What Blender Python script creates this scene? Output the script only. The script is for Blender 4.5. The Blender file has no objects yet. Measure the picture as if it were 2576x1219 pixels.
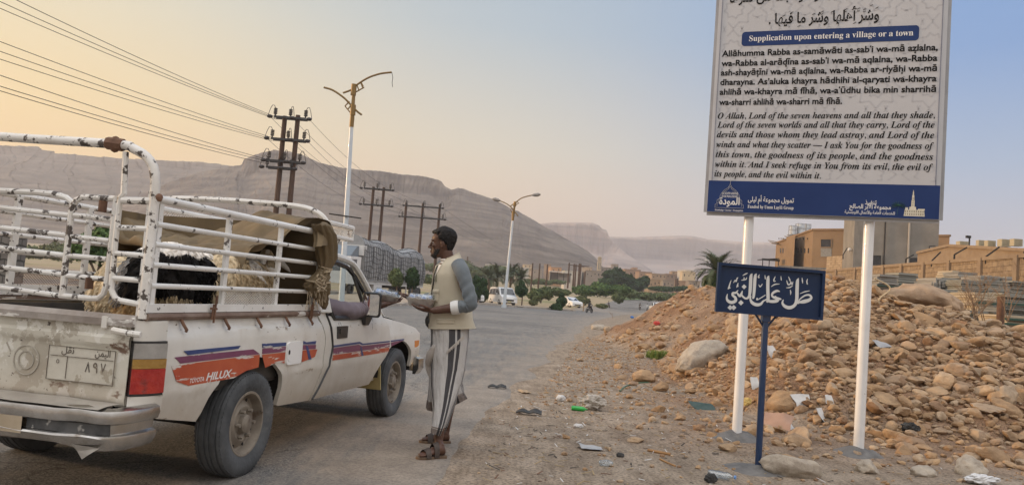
import bpy, bmesh, math, random, unicodedata
import numpy as np
from mathutils import Vector as Ve, Matrix, Euler
random.seed(7)
rng = np.random.default_rng(11)
SC = bpy.context.scene
COL = SC.collection
R = math.radians
# camera
W, H, F = 2576.0, 1219.0, 2000.0
PITCH, ROLL, CAMH = .064, .076, 1.305
cF = Ve((0, math.cos(PITCH), math.sin(PITCH)))
cU0 = Ve((0, -math.sin(PITCH), math.cos(PITCH)))
cX0 = Ve((1, 0, 0))
cR = cX0 * math.cos(ROLL) + cU0 * math.sin(ROLL)
cU = -cX0 * math.sin(ROLL) + cU0 * math.cos(ROLL)
cam = bpy.data.cameras.new('camera')
cam.sensor_width = 36
cam.lens = 36 * F / W
cam.clip_start = .05
cam.clip_end = 20000
camo = bpy.data.objects.new('camera', cam)
COL.objects.link(camo)
m4 = Matrix((cR, cU, -cF)).transposed().to_4x4()
m4.translation = (0, 0, CAMH)
camo.matrix_world = m4
SC.camera = camo
# sky, sun, exposure
SUN_EL, SUN_AZ = 7.0, -78.0          # azimuth measured from +Y towards +X
world = bpy.data.worlds.new('World')
SC.world = world
world.use_nodes = True
nt = world.node_tree
for n in list(nt.nodes):
 nt.nodes.remove(n)
def N(t, typ, **k):
 n = t.nodes.new(typ)
 for a, b in k.items():
  setattr(n, a, b)
 return n
def L(t, a, b):
 t.links.new(a, b)
wo = N(nt, 'ShaderNodeOutputWorld')
bg = N(nt, 'ShaderNodeBackground')
L(nt, bg.outputs[0], wo.inputs[0])
sky = N(nt, 'ShaderNodeTexSky', sky_type='NISHITA', sun_disc=False)
sky.sun_elevation = R(SUN_EL)
sky.sun_rotation = R(SUN_AZ)
sky.dust_density = 3.0
sky.air_density = 1.2
tc = N(nt, 'ShaderNodeTexCoord')
sep = N(nt, 'ShaderNodeSeparateXYZ')
L(nt, tc.outputs['Generated'], sep.inputs[0])
def ramp(t, src, stops, interp='LINEAR'):
 r = N(t, 'ShaderNodeValToRGB')
 r.color_ramp.interpolation = interp
 e = r.color_ramp.elements
 while len(e) < len(stops):
  e.new(.5)
 for el, (p, c) in zip(e, stops):
  el.position = p
  el.color = (*c, 1) if len(c) == 3 else c
 L(t, src, r.inputs[0])
 return r
def s2l(*c):
 return tuple((v / 255 / 12.92 if v / 255 < .04045 else ((v / 255 + .055) / 1.055) ** 2.4) for v in c)
warm = ramp(nt, sep.outputs[2], [(0, s2l(255, 196, 112)), (.09, s2l(253, 206, 122)), (.17, s2l(244, 214, 150)), (.3, s2l(222, 214, 186)), (.6, s2l(150, 180, 205))])
mid = ramp(nt, sep.outputs[2], [(0, s2l(236, 194, 166)), (.08, s2l(232, 202, 172)), (.18, s2l(210, 205, 190)), (.32, s2l(168, 186, 200)), (.6, s2l(130, 165, 205))])
cool = ramp(nt, sep.outputs[2], [(0, s2l(206, 194, 194)), (.08, s2l(188, 192, 208)), (.18, s2l(150, 176, 210)), (.3, s2l(108, 152, 208)), (.6, s2l(100, 150, 210))])
fx1 = N(nt, 'ShaderNodeMapRange', interpolation_type='SMOOTHSTEP')
fx1.inputs[1].default_value = -.62
fx1.inputs[2].default_value = .05
L(nt, sep.outputs[0], fx1.inputs[0])
fx2 = N(nt, 'ShaderNodeMapRange', interpolation_type='SMOOTHSTEP')
fx2.inputs[1].default_value = -.05
fx2.inputs[2].default_value = .52
L(nt, sep.outputs[0], fx2.inputs[0])
def mixc(t, fac, a, b, blend='MIX'):
 m = N(t, 'ShaderNodeMix', data_type='RGBA', blend_type=blend)
 for s, v in ((m.inputs[0], fac), (m.inputs[6], a), (m.inputs[7], b)):
  if hasattr(v, 'is_linked'):
   L(t, v, s)
  elif isinstance(v, (int, float)):
   s.default_value = v
  else:
   s.default_value = (*v, 1) if len(v) == 3 else v
 return m.outputs[2]
g1 = mixc(nt, fx1.outputs[0], warm.outputs[0], mid.outputs[0])
g2 = mixc(nt, fx2.outputs[0], g1, cool.outputs[0])
sk = mixc(nt, 1.0, sky.outputs[0], (.10, .10, .10), 'MULTIPLY')
dusk = mixc(nt, .9, sk, g2)
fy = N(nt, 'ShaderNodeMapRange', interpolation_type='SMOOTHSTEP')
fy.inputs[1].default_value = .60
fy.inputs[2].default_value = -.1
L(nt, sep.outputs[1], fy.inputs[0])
back = ramp(nt, sep.outputs[2], [(0, (.50, .37, .26)), (.07, (.44, .36, .29)), (.18, (.50, .47, .45)), (.45, (1.05, 1.02, 1.0)), (.8, (1.9, 1.88, 1.9))])  # unseen sky behind camera and overhead, brightened as added fill for front faces
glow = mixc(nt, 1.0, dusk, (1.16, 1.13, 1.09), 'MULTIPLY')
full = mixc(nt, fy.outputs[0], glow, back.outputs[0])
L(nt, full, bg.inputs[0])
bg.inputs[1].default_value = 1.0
sun = bpy.data.lights.new('sun', 'SUN')
sun.energy = 5.0
sun.angle = R(6)
sun.color = (1.0, .66, .36)
suno = bpy.data.objects.new('sun', sun)
COL.objects.link(suno)
sd = Ve((math.sin(R(SUN_AZ)) * math.cos(R(SUN_EL)), math.cos(R(SUN_AZ)) * math.cos(R(SUN_EL)), math.sin(R(SUN_EL))))
suno.rotation_euler = sd.to_track_quat('Z', 'Y').to_euler()
vs = SC.view_settings
vs.view_transform = 'Standard'
vs.look = 'None'
vs.exposure = .10
vs.gamma = 1
SC.cycles.max_bounces = 6
SC.cycles.transparent_max_bounces = 8
SC.cycles.volume_bounces = 0
try:
 SC.cycles.use_denoising = True
 SC.cycles.denoiser = 'OPENIMAGEDENOISE'
except Exception:
 pass
# photo rays -> world
def ray(px, py):
 return cF + cR * ((px - W / 2) / F) - cU * ((py - H / 2) / F)
def at_y(px, py, Y):
 d = ray(px, py)
 return Ve((0, 0, CAMH)) + d * (Y / d.y)
def on_z(px, py, z=0.0):
 d = ray(px, py)
 return Ve((0, 0, CAMH)) + d * ((z - CAMH) / d.z)
def horizon(px):
 return H / 2 + F * math.tan(PITCH) + (px - W / 2) * math.tan(ROLL)
# noise
def _h(ix, iy, iz, s):
 n = (ix.astype(np.int64) * 374761393 + iy.astype(np.int64) * 668265263 + iz.astype(np.int64) * 2147483647 + s * 1274126177) & 0xffffffff
 n = ((n ^ (n >> 13)) * 1274126177) & 0xffffffff
 n = ((n ^ (n >> 16)) * 2246822519) & 0xffffffff
 return ((n ^ (n >> 15)) & 0xffff) / 65535.0
def vn(x, y, z=0.0, s=0):
 x, y, z = np.broadcast_arrays(np.asarray(x, float), np.asarray(y, float), np.asarray(z, float))
 ix, iy, iz = np.floor(x), np.floor(y), np.floor(z)
 fx, fy, fz = x - ix, y - iy, z - iz
 fx, fy, fz = (f * f * (3 - 2 * f) for f in (fx, fy, fz))
 r = 0
 for a in (0, 1):
  for b in (0, 1):
   for c in (0, 1):
    r = r + _h(ix + a, iy + b, iz + c, s) * (fx if a else 1 - fx) * (fy if b else 1 - fy) * (fz if c else 1 - fz)
 return r * 2 - 1
def fbm(x, y, z=0.0, o=4, s=0):
 r, a, t = 0, 1.0, 0
 x, y, z = np.asarray(x, float), np.asarray(y, float), np.asarray(z, float)
 for i in range(o):
  r = r + a * vn(x * 2 ** i + i * 17.3, y * 2 ** i + i * 9.1, z * 2 ** i, s + i)
  t += a
  a *= .5
 return r / t
def S(a, b, x):
 t = np.clip((np.asarray(x, float) - a) / (b - a), 0, 1)
 return t * t * (3 - 2 * t)
# mesh builder
class MB:
 def __init__(s):
  s.v, s.f, s.uv, s.mi = [], [], {}, []
 def add(s, vs, fs, uv=None, mi=0):
  o = len(s.v)
  s.v += [tuple(p) for p in vs]
  for k, f in enumerate(fs):
   if uv:
    s.uv[len(s.f)] = [uv[i] for i in f]
   s.f.append(tuple(i + o for i in f))
   s.mi.append(mi)
  return s
 def box(s, c, d, rot=None, mi=0):
  c = Ve(c)
  M = Euler(rot).to_matrix() if rot is not None else Matrix.Identity(3)
  vs = [c + M @ Ve((sx * d[0] / 2, sy * d[1] / 2, sz * d[2] / 2)) for sx in (-1, 1) for sy in (-1, 1) for sz in (-1, 1)]
  return s.add(vs, [(0, 1, 3, 2), (4, 6, 7, 5), (0, 4, 5, 1), (2, 3, 7, 6), (0, 2, 6, 4), (1, 5, 7, 3)], mi=mi)
 def bar(s, a, b, w, h, up=(0, 0, 1), mi=0):
  a, b = Ve(a), Ve(b)
  d = (b - a).normalized()
  u = Ve(up)
  x = d.cross(u)
  if x.length < 1e-4:
   x = d.cross(Ve((1, 0, 0)))
  x.normalize()
  u = x.cross(d)
  vs = [p + x * (sx * w / 2) + u * (su * h / 2) for p in (a, b) for sx, su in ((-1, -1), (1, -1), (1, 1), (-1, 1))]
  return s.add(vs, [(0, 1, 2, 3), (7, 6, 5, 4), (0, 4, 5, 1), (1, 5, 6, 2), (2, 6, 7, 3), (3, 7, 4, 0)], mi=mi)
 def loft(s, rings, cap=True, closed=True, uv=False, mi=0, loop=False):
  n = len(rings[0])
  vs = [p for r in rings for p in r]
  fs = []
  m = n if closed else n - 1
  K = len(rings)
  uvs = None
  if uv:
   uvs = [(j / n, i / (K - 1)) for i in range(K) for j in range(n)]
  for i in range(K if loop else K - 1):
   i2 = (i + 1) % K
   for j in range(m):
    fs.append((i * n + j, i * n + (j + 1) % n, i2 * n + (j + 1) % n, i2 * n + j))
  o = len(s.f)
  s.add(vs, fs, uvs, mi)
  if uv:
   for k in range(o, len(s.f)):
    j = (k - o) % m
    if j == n - 1:
     q = s.uv[k]
     s.uv[k] = [q[0], (1.0, q[1][1]), (1.0, q[2][1]), q[3]]
  if cap and closed and not loop:
   b = len(s.v) - len(vs)
   s.f.append(tuple(b + j for j in range(n))[::-1]); s.mi.append(mi)
   s.f.append(tuple(b + (K - 1) * n + j for j in range(n))); s.mi.append(mi)
  return s
 def tube(s, pts, r, seg=8, cap=True, mi=0, loop=False):
  pts = [Ve(p) for p in pts]
  K = len(pts)
  rs = r if isinstance(r, (list, tuple)) else [r] * K
  rings = []
  prev = None
  for i, p in enumerate(pts):
   if loop:
    t = pts[(i + 1) % K] - pts[i - 1]
   else:
    t = pts[min(i + 1, K - 1)] - pts[max(i - 1, 0)]
   if t.length < 1e-9:
    t = Ve((0, 0, 1))
   t.normalize()
   if prev is None:
    a = Ve((0, 0, 1)) if abs(t.z) < .9 else Ve((1, 0, 0))
    x = t.cross(a).normalized()
   else:
    x = prev - t * prev.dot(t)
    x = x.normalized() if x.length > 1e-6 else t.cross(Ve((1, 0, .3))).normalized()
   prev = x
   y = t.cross(x)
   rings.append([p + (x * math.cos(2 * math.pi * k / seg) + y * math.sin(2 * math.pi * k / seg)) * rs[i] for k in range(seg)])
  return s.loft(rings, cap, mi=mi, loop=loop)
 def lathe(s, prof, seg=24, c=(0, 0, 0), axis='z', cap=False, mi=0):
  c = Ve(c)
  rings = []
  for r, z in prof:
   ring = []
   for k in range(seg):
    a = 2 * math.pi * k / seg
    u, v = r * math.cos(a), r * math.sin(a)
    ring.append(c + (Ve((u, v, z)) if axis == 'z' else Ve((u, z, v)) if axis == 'y' else Ve((z, u, v))))
   rings.append(ring)
  return s.loft(rings, cap, mi=mi)
 def prism(s, poly, ext, mi=0):
  e = Ve(ext)
  a = [Ve(p) for p in poly]
  n = len(a)
  fs = [tuple(range(n))[::-1], tuple(range(n, 2 * n))] + [(i, (i + 1) % n, n + (i + 1) % n, n + i) for i in range(n)]
  return s.add(a + [p + e for p in a], fs, mi=mi)
 def ngon(s, poly, mi=0):
  return s.add(poly, [tuple(range(len(poly)))], mi=mi)
 def grid(s, fn, nu, nv, uv=False, mi=0):
  vs, uvs = [], []
  for i in range(nu + 1):
   for j in range(nv + 1):
    vs.append(fn(i / nu, j / nv))
    uvs.append((i / nu, j / nv))
  fs = [(i * (nv + 1) + j, (i + 1) * (nv + 1) + j, (i + 1) * (nv + 1) + j + 1, i * (nv + 1) + j + 1) for i in range(nu) for j in range(nv)]
  return s.add(vs, fs, uvs if uv else None, mi)
 def ball(s, c, r, seg=12, rings=8, rot=None, mi=0):
  c = Ve(c)
  r = (r, r, r) if isinstance(r, (int, float)) else r
  M = Euler(rot).to_matrix() if rot is not None else Matrix.Identity(3)
  vs = []
  for i in range(rings + 1):
   t = math.pi * i / rings
   for k in range(seg):
    a = 2 * math.pi * k / seg
    vs.append(c + M @ Ve((r[0] * math.sin(t) * math.cos(a), r[1] * math.sin(t) * math.sin(a), r[2] * math.cos(t))))
  fs = [(i * seg + k, (i + 1) * seg + k, (i + 1) * seg + (k + 1) % seg, i * seg + (k + 1) % seg) for i in range(rings) for k in range(seg)]
  return s.add(vs, fs, mi=mi)
 def mesh(s, name, mats, smooth=False, fix=True, weld=False):
  me = bpy.data.meshes.new(name)
  me.from_pydata(s.v, [], s.f)
  for m in (mats if isinstance(mats, (list, tuple)) else [mats]):
   me.materials.append(m)
  if s.uv:
   ul = me.uv_layers.new(name='uv')
   for p in me.polygons:
    q = s.uv.get(p.index)
    if q:
     for k, li in enumerate(p.loop_indices):
      ul.data[li].uv = q[k]
  me.polygons.foreach_set('material_index', s.mi)
  if fix:
   bm = bmesh.new()
   bm.from_mesh(me)
   if weld:
    bmesh.ops.remove_doubles(bm, verts=bm.verts, dist=weld)
   bmesh.ops.recalc_face_normals(bm, faces=bm.faces)
   bm.to_mesh(me)
   bm.free()
  if smooth:
   me.polygons.foreach_set('use_smooth', [True] * len(me.polygons))
   if smooth != 'all':
    sharp(me, smooth if smooth is not True else 40)
  me.update()
  return me
def sharp(me, deg):
 bm = bmesh.new()
 bm.from_mesh(me)
 for e in bm.edges:
  if len(e.link_faces) == 2 and e.calc_face_angle(0) > R(deg):
   e.smooth = False
 bm.to_mesh(me)
 bm.free()
def link(name, me, parent=None, loc=None):
 o = bpy.data.objects.new(name, me)
 COL.objects.link(o)
 if parent:
  o.parent = parent
 if loc is not None:
  o.location = loc
 return o
def obj(name, mb, mats, parent=None, smooth=False, loc=None, fix=True, weld=False):
 return link(name, mb.mesh(name, mats, smooth, fix, weld), parent, loc)
def tag(o, label, cat, group=None):
 o['label'] = label
 o['category'] = cat
 if group:
  o['group'] = group
 return o
def thing(name, label, cat, loc=(0, 0, 0), rz=0, group=None):
 o = bpy.data.objects.new(name, None)
 COL.objects.link(o)
 o.empty_display_size = .2
 o.location = loc
 o.rotation_euler = (0, 0, rz)
 return tag(o, label, cat, group)
def kind(o, k):
 o['kind'] = k
 return o
def np_mesh(name, V, Fc, mat, smooth=False, col=None):
 V = np.asarray(V, np.float32)
 Fc = np.asarray(Fc, np.int32)
 n, k = Fc.shape
 me = bpy.data.meshes.new(name)
 me.vertices.add(len(V))
 me.vertices.foreach_set('co', V.ravel())
 me.loops.add(n * k)
 me.loops.foreach_set('vertex_index', Fc.ravel())
 me.polygons.add(n)
 me.polygons.foreach_set('loop_start', np.arange(0, n * k, k, dtype=np.int32))
 me.polygons.foreach_set('use_smooth', np.full(n, smooth))
 if col is not None:
  for nm, c in col.items():
   c = np.asarray(c, np.float32)
   at = me.attributes.new(nm, 'FLOAT', 'POINT')
   at.data.foreach_set('value', c)
 me.update()
 me.validate()
 for m in (mat if isinstance(mat, (list, tuple)) else [mat]):
  me.materials.append(m)
 return me
def grid_faces(nx, ny):
 i, j = np.meshgrid(np.arange(nx - 1), np.arange(ny - 1), indexing='ij')
 a = (i * ny + j).ravel()
 return np.stack([a, a + ny, a + ny + 1, a + 1], 1)
def copytree(o, parent=None):
 c = o.copy()
 COL.objects.link(c)
 c.parent = parent
 for ch in list(o.children):
  copytree(ch, c)
 return c
def catmull(pts, n=6):
 P = [Ve(p) for p in pts]
 if len(P) < 3:
  return P
 P = [P[0] * 2 - P[1]] + P + [P[-1] * 2 - P[-2]]
 out = []
 for i in range(1, len(P) - 2):
  a, b, c, d = P[i - 1:i + 3]
  for k in range(n):
   t = k / n
   out.append(.5 * (2 * b + (c - a) * t + (2 * a - 5 * b + 4 * c - d) * t * t + (3 * b - a - 3 * c + d) * t ** 3))
 out.append(P[-2])
 return out
# materials
MATS = {}
def mat(name, c1, c2=None, scale=4.0, rough=.75, metal=0.0, bump=0.0, bscale=None, spots=None, spec=.5, detail=6, ramp_pos=(.35, .65), coord='Object', c3=None, emit=None, trans=0, alpha=None, stretch=None, coat=0, sheen=0):
 if name in MATS:
  return MATS[name]
 m = bpy.data.materials.new(name)
 m.use_nodes = True
 t = m.node_tree
 b = t.nodes['Principled BSDF']
 b.inputs['Roughness'].default_value = rough
 b.inputs['Metallic'].default_value = metal
 b.inputs['Specular IOR Level'].default_value = spec
 if coat:
  b.inputs['Coat Weight'].default_value = coat
 if sheen:
  b.inputs['Sheen Weight'].default_value = sheen
 if trans:
  b.inputs['Transmission Weight'].default_value = trans
 if alpha is not None:
  b.inputs['Alpha'].default_value = alpha
 tcn = N(t, 'ShaderNodeTexCoord')
 mp = N(t, 'ShaderNodeMapping')
 L(t, tcn.outputs[coord], mp.inputs[0])
 if stretch:
  mp.inputs['Scale'].default_value = stretch
 vec = mp.outputs[0]
 col = None
 if c2 is not None:
  nz = N(t, 'ShaderNodeTexNoise')
  nz.inputs['Scale'].default_value = scale
  nz.inputs['Detail'].default_value = detail
  nz.inputs['Roughness'].default_value = .6
  L(t, vec, nz.inputs['Vector'])
  st = [(ramp_pos[0], c1), (ramp_pos[1], c2)]
  if c3:
   st = [(ramp_pos[0], c1), (sum(ramp_pos) / 2, c3), (ramp_pos[1], c2)]
  col = ramp(t, nz.outputs[0], st).outputs[0]
 for sp in (spots or []):
  sc_, th, cc, soft = sp[:4]
  n2 = N(t, 'ShaderNodeTexNoise')
  n2.inputs['Scale'].default_value = sc_
  n2.inputs['Detail'].default_value = 8
  n2.inputs['Roughness'].default_value = .65
  if len(sp) > 4:
   mp2 = N(t, 'ShaderNodeMapping')
   L(t, tcn.outputs[coord], mp2.inputs[0])
   mp2.inputs['Scale'].default_value = sp[4]
   mp2.inputs['Location'].default_value = (3.1 * sc_, 1.7, 5.3)
   L(t, mp2.outputs[0], n2.inputs['Vector'])
  else:
   L(t, vec, n2.inputs['Vector'])
  rr = ramp(t, n2.outputs[0], [(th, (0, 0, 0)), (min(th + soft, 1), (1, 1, 1))])
  col = mixc(t, rr.outputs[0], col if col is not None else c1, cc)
 if col is not None:
  L(t, col, b.inputs['Base Color'])
 else:
  b.inputs['Base Color'].default_value = (*c1, 1)
 if bump:
  n3 = N(t, 'ShaderNodeTexNoise')
  n3.inputs['Scale'].default_value = bscale or scale * 3
  n3.inputs['Detail'].default_value = 8
  L(t, vec, n3.inputs['Vector'])
  bp = N(t, 'ShaderNodeBump')
  bp.inputs['Strength'].default_value = bump
  bp.inputs['Distance'].default_value = .02
  L(t, n3.outputs[0], bp.inputs['Height'])
  L(t, bp.outputs[0], b.inputs['Normal'])
 if emit:
  b.inputs['Emission Color'].default_value = (*emit[0], 1)
  b.inputs['Emission Strength'].default_value = emit[1]
 MATS[name] = m
 return m
WHITE = (.74, .73, .70)
RUST = (.09, .045, .028)
M_chip = mat('chipped_white_paint', (.76, .75, .72), (.66, .64, .60), 3, .5, spots=[(15, .60, (.11, .10, .09), .015), (14, .68, (.12, .06, .035), .02)], bump=.15, bscale=30)
M_chip2 = mat('worn_white_paint', (.74, .72, .68), (.62, .59, .54), 3, .55, spots=[(17, .555, (.08, .065, .055), .02), (3, .68, (.16, .08, .045), .06)], bump=.2, bscale=30)
M_white = mat('white_steel_paint', (.80, .80, .79), (.74, .73, .71), 2, .35, spots=[(5, .68, (.45, .42, .38), .02)])
M_black = mat('black_plastic', (.022, .022, .024), (.035, .034, .033), 8, .45)
M_rubber = mat('tyre_rubber', (.035, .036, .038), (.085, .085, .083), 5, .85, bump=.2, bscale=60)
M_dark = mat('dark_underside', (.02, .018, .016), (.03, .026, .022), 6, .9)
M_rust = mat('rusty_iron', (.10, .05, .03), (.19, .10, .06), 12, .85, bump=.3)
M_glass = mat('window_glass', (.75, .8, .8), rough=.03, trans=1.0, spec=.5)
M_wood = mat('weathered_pole_timber', (.055, .032, .022), (.11, .065, .045), 3, .9, stretch=(6, 6, .6), bump=.3)
M_conc = mat('grey_concrete', (.24, .225, .205), (.33, .31, .28), 2.2, .92, bump=.3, bscale=25, spots=[(1.1, .6, (.17, .16, .15), .25)])
## ground
def smax(a, b, k=.25):
 h = np.clip(.5 + .5 * (a - b) / k, 0, 1)
 return b * (1 - h) + a * h + k * h * (1 - h)
def smin(a, b, k=.25):
 return -smax(-a, -b, k)
YB_X = [2.4, 2.98, 3.3, 4.1, 5.1, 5.9, 7.5, 12]
YB_Y = [16.0, 11.2, 9.7, 9.25, 9.3, 9.1, 9.0, 9.0]
XL_Y = [9, 11, 15, 19, 22, 27, 34]
XL_X = [2.9, 2.95, 3.05, 3.5, 3.3, 3.0, 4.4]
def mound(x, y):
 x, y = np.asarray(x, float), np.asarray(y, float)
 wob = .25 * vn(x * .9, y * .9, 0, 3)
 d1 = (x - np.interp(y, XL_Y, XL_X) + wob) * .67
 d2 = (y - np.interp(x, YB_X, YB_Y) + wob) * .40
 d3 = (31 - y) * .45
 cap = np.interp(x, [3, 4.4, 6.2, 7.2, 8.2, 9.6], [1.95, 2.2, 2.0, 1.5, 1.2, 1.05]) + .12 * vn(x * .7, y * .7, 0, 8)
 h = smin(smin(smin(d1, d2, .2), d3, .3), cap, .25)
 h = h + S(.0, .3, h) * (.10 * fbm(x * 1.6, y * 1.6, 0, 3, 5) + .035 * fbm(x * 6, y * 6, 0, 2, 6))
 return np.maximum(h, -.0)
def plateau(x, y):
 m = S(.27 * y - .2, .27 * y + 2.2, x) * S(13, 17, y)
 return m * np.minimum(1.2 + .05 * np.maximum(0, y - 24), 3.0) * (1 - S(260, 420, y))
XR_Y = [0, 3, 5.4, 8, 12, 21.3, 52, 80, 130, 200, 320]
XR_X = [-.5, -.4, -.3, -.2, .47, 1.6, 6.0, 11.5, 24.5, 42, 72]
def road_right(y):
 return np.interp(y, XR_Y, XR_X)
def gz(x, y):
 x, y = np.asarray(x, float), np.asarray(y, float)
 z = .2 * S(58, 70, y) * S(-2, -9, x)
 z = z + .0245 * np.maximum(0, y - 130 - 20 * S(10, 60, x)) * (1 - .3 * S(700, 1500, y)) * (1 - S(20, 90, x - .24 * y) * .35)
 z = z - .45 * S(78, 100, y) * S(-6, 4, x) * (1 - S(190, 260, y))
 off = S(.1, 1.4, x - road_right(y)) * S(140, 60, y)
 z = z + off * (.035 * fbm(x * .7, y * .7, 0, 3, 21) + .018 * fbm(x * 3.1, y * 3.1, 0, 2, 22))
 left = S(-26, -30, x)
 z = z + left * .25 * fbm(x * .1, y * .1, 0, 3, 23)
 z = z + np.where(y > 82, 1, 0) * S(84, 100, y) * .3 * fbm(x * .06, y * .06, 0, 3, 24) * S(road_right(y) + 2, road_right(y) + 12, x + 0 * y)
 return np.maximum(smax(z, mound(x, y), .06) - .012, plateau(x, y) + z * 0) if True else z
def gzf(x, y):
 return float(gz(np.array([x]), np.array([y]))[0])
def graded(lo, hi, a, b, st, g=1.09):
 mid_ = list(np.arange(a, b + 1e-6, st))
 up, s_, v = [], st, mid_[-1]
 while v < hi:
  s_ *= g
  v += s_
  up.append(v)
 dn, s_, v = [], st, mid_[0]
 while v > lo:
  s_ *= g
  v -= s_
  dn.append(v)
 return np.array(dn[::-1] + mid_ + up)
def ground_material():
 m = bpy.data.materials.new('dirt_ground')
 m.use_nodes = True
 t = m.node_tree
 b = t.nodes['Principled BSDF']
 b.inputs['Roughness'].default_value = .95
 b.inputs['Specular IOR Level'].default_value = .2
 g = N(t, 'ShaderNodeNewGeometry')
 def noise(sc, det=8, ro=.6, st=None):
  n = N(t, 'ShaderNodeTexNoise')
  n.inputs['Scale'].default_value = sc
  n.inputs['Detail'].default_value = det
  n.inputs['Roughness'].default_value = ro
  if st:
   mp = N(t, 'ShaderNodeMapping')
   mp.inputs['Scale'].default_value = st
   mp.inputs['Rotation'].default_value = (0, 0, .5)
   L(t, g.outputs['Position'], mp.inputs[0])
   L(t, mp.outputs[0], n.inputs['Vector'])
  else:
   L(t, g.outputs['Position'], n.inputs['Vector'])
  return n.outputs[0]
 sand = ramp(t, noise(2.2), [(.3, (.205, .16, .12)), (.5, (.30, .24, .18)), (.7, (.37, .305, .24))]).outputs[0]
 spk = ramp(t, noise(38, 4, .7), [(.36, (.3, .28, .26)), (.5, (1, 1, 1)), (.66, (1.4, 1.36, 1.3))]).outputs[0]
 sand = mixc(t, .75, sand, spk, 'MULTIPLY')
 streak = ramp(t, noise(1, 8, .65, (9, 1.2, 1)), [(.38, (.58, .56, .54)), (.55, (1, 1, 1))]).outputs[0]
 sand = mixc(t, .6, sand, streak, 'MULTIPLY')
 earth = ramp(t, noise(1.6), [(.3, (.135, .075, .042)), (.5, (.235, .138, .08)), (.7, (.31, .205, .13))]).outputs[0]
 earth = mixc(t, .9, earth, spk, 'MULTIPLY')
 am = N(t, 'ShaderNodeAttribute', attribute_name='earth')
 af = N(t, 'ShaderNodeAttribute', attribute_name='green')
 c = mixc(t, am.outputs['Fac'], sand, earth)
 dry = ramp(t, noise(.05, 8), [(.35, (.27, .22, .145)), (.5, (.35, .27, .17)), (.62, (.20, .19, .09)), (.75, (.10, .135, .05))]).outputs[0]
 c = mixc(t, af.outputs['Fac'], c, dry)
 L(t, c, b.inputs['Base Color'])
 bp = N(t, 'ShaderNodeBump')
 bp.inputs['Strength'].default_value = .7
 bp.inputs['Distance'].default_value = .03
 L(t, noise(22, 10, .7), bp.inputs['Height'])
 L(t, bp.outputs[0], b.inputs['Normal'])
 return m
xs = graded(-1500, 1900, -1.6, 9.5, .085, 1.075)
ys = graded(-14, 2600, 4.0, 20, .085, 1.06)
GX, GY = np.meshgrid(xs, ys, indexing='ij')
GZ = gz(GX, GY)
mo = mound(GX, GY)
import bisect
_xl, _yl, _zl, _ml = xs.tolist(), ys.tolist(), GZ, mo
def _bil(A, x, y):
 i = min(max(bisect.bisect_right(_xl, x) - 1, 0), len(_xl) - 2)
 j = min(max(bisect.bisect_right(_yl, y) - 1, 0), len(_yl) - 2)
 u = min(max((x - _xl[i]) / (_xl[i + 1] - _xl[i]), 0), 1)
 v = min(max((y - _yl[j]) / (_yl[j + 1] - _yl[j]), 0), 1)
 return float((A[i, j] * (1 - u) + A[i + 1, j] * u) * (1 - v) + (A[i, j + 1] * (1 - u) + A[i + 1, j + 1] * u) * v)
def gzf(x, y):
 return _bil(GZ, x, y)
earth = np.clip(S(.02, .45, mo) * (.45 + .6 * S(-.3, .5, fbm(GX * .5, GY * .5, 0, 3, 31))) + .75 * S(.5, 2.4, GX - road_right(GY)) * S(6.5, 8.5, GY) * S(30, 14, GY) * (.5 + .7 * vn(GX * .8, GY * .8, 0, 32)), 0, 1)
green = S(84, 110, GY) + S(-30, -34, GX) * 0
me = np_mesh('ground', np.stack([GX.ravel(), GY.ravel(), GZ.ravel()], 1), grid_faces(len(xs), len(ys)), ground_material(), True, {'earth': earth.ravel(), 'green': green.ravel()})
kind(link('ground', me), 'structure')
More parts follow.
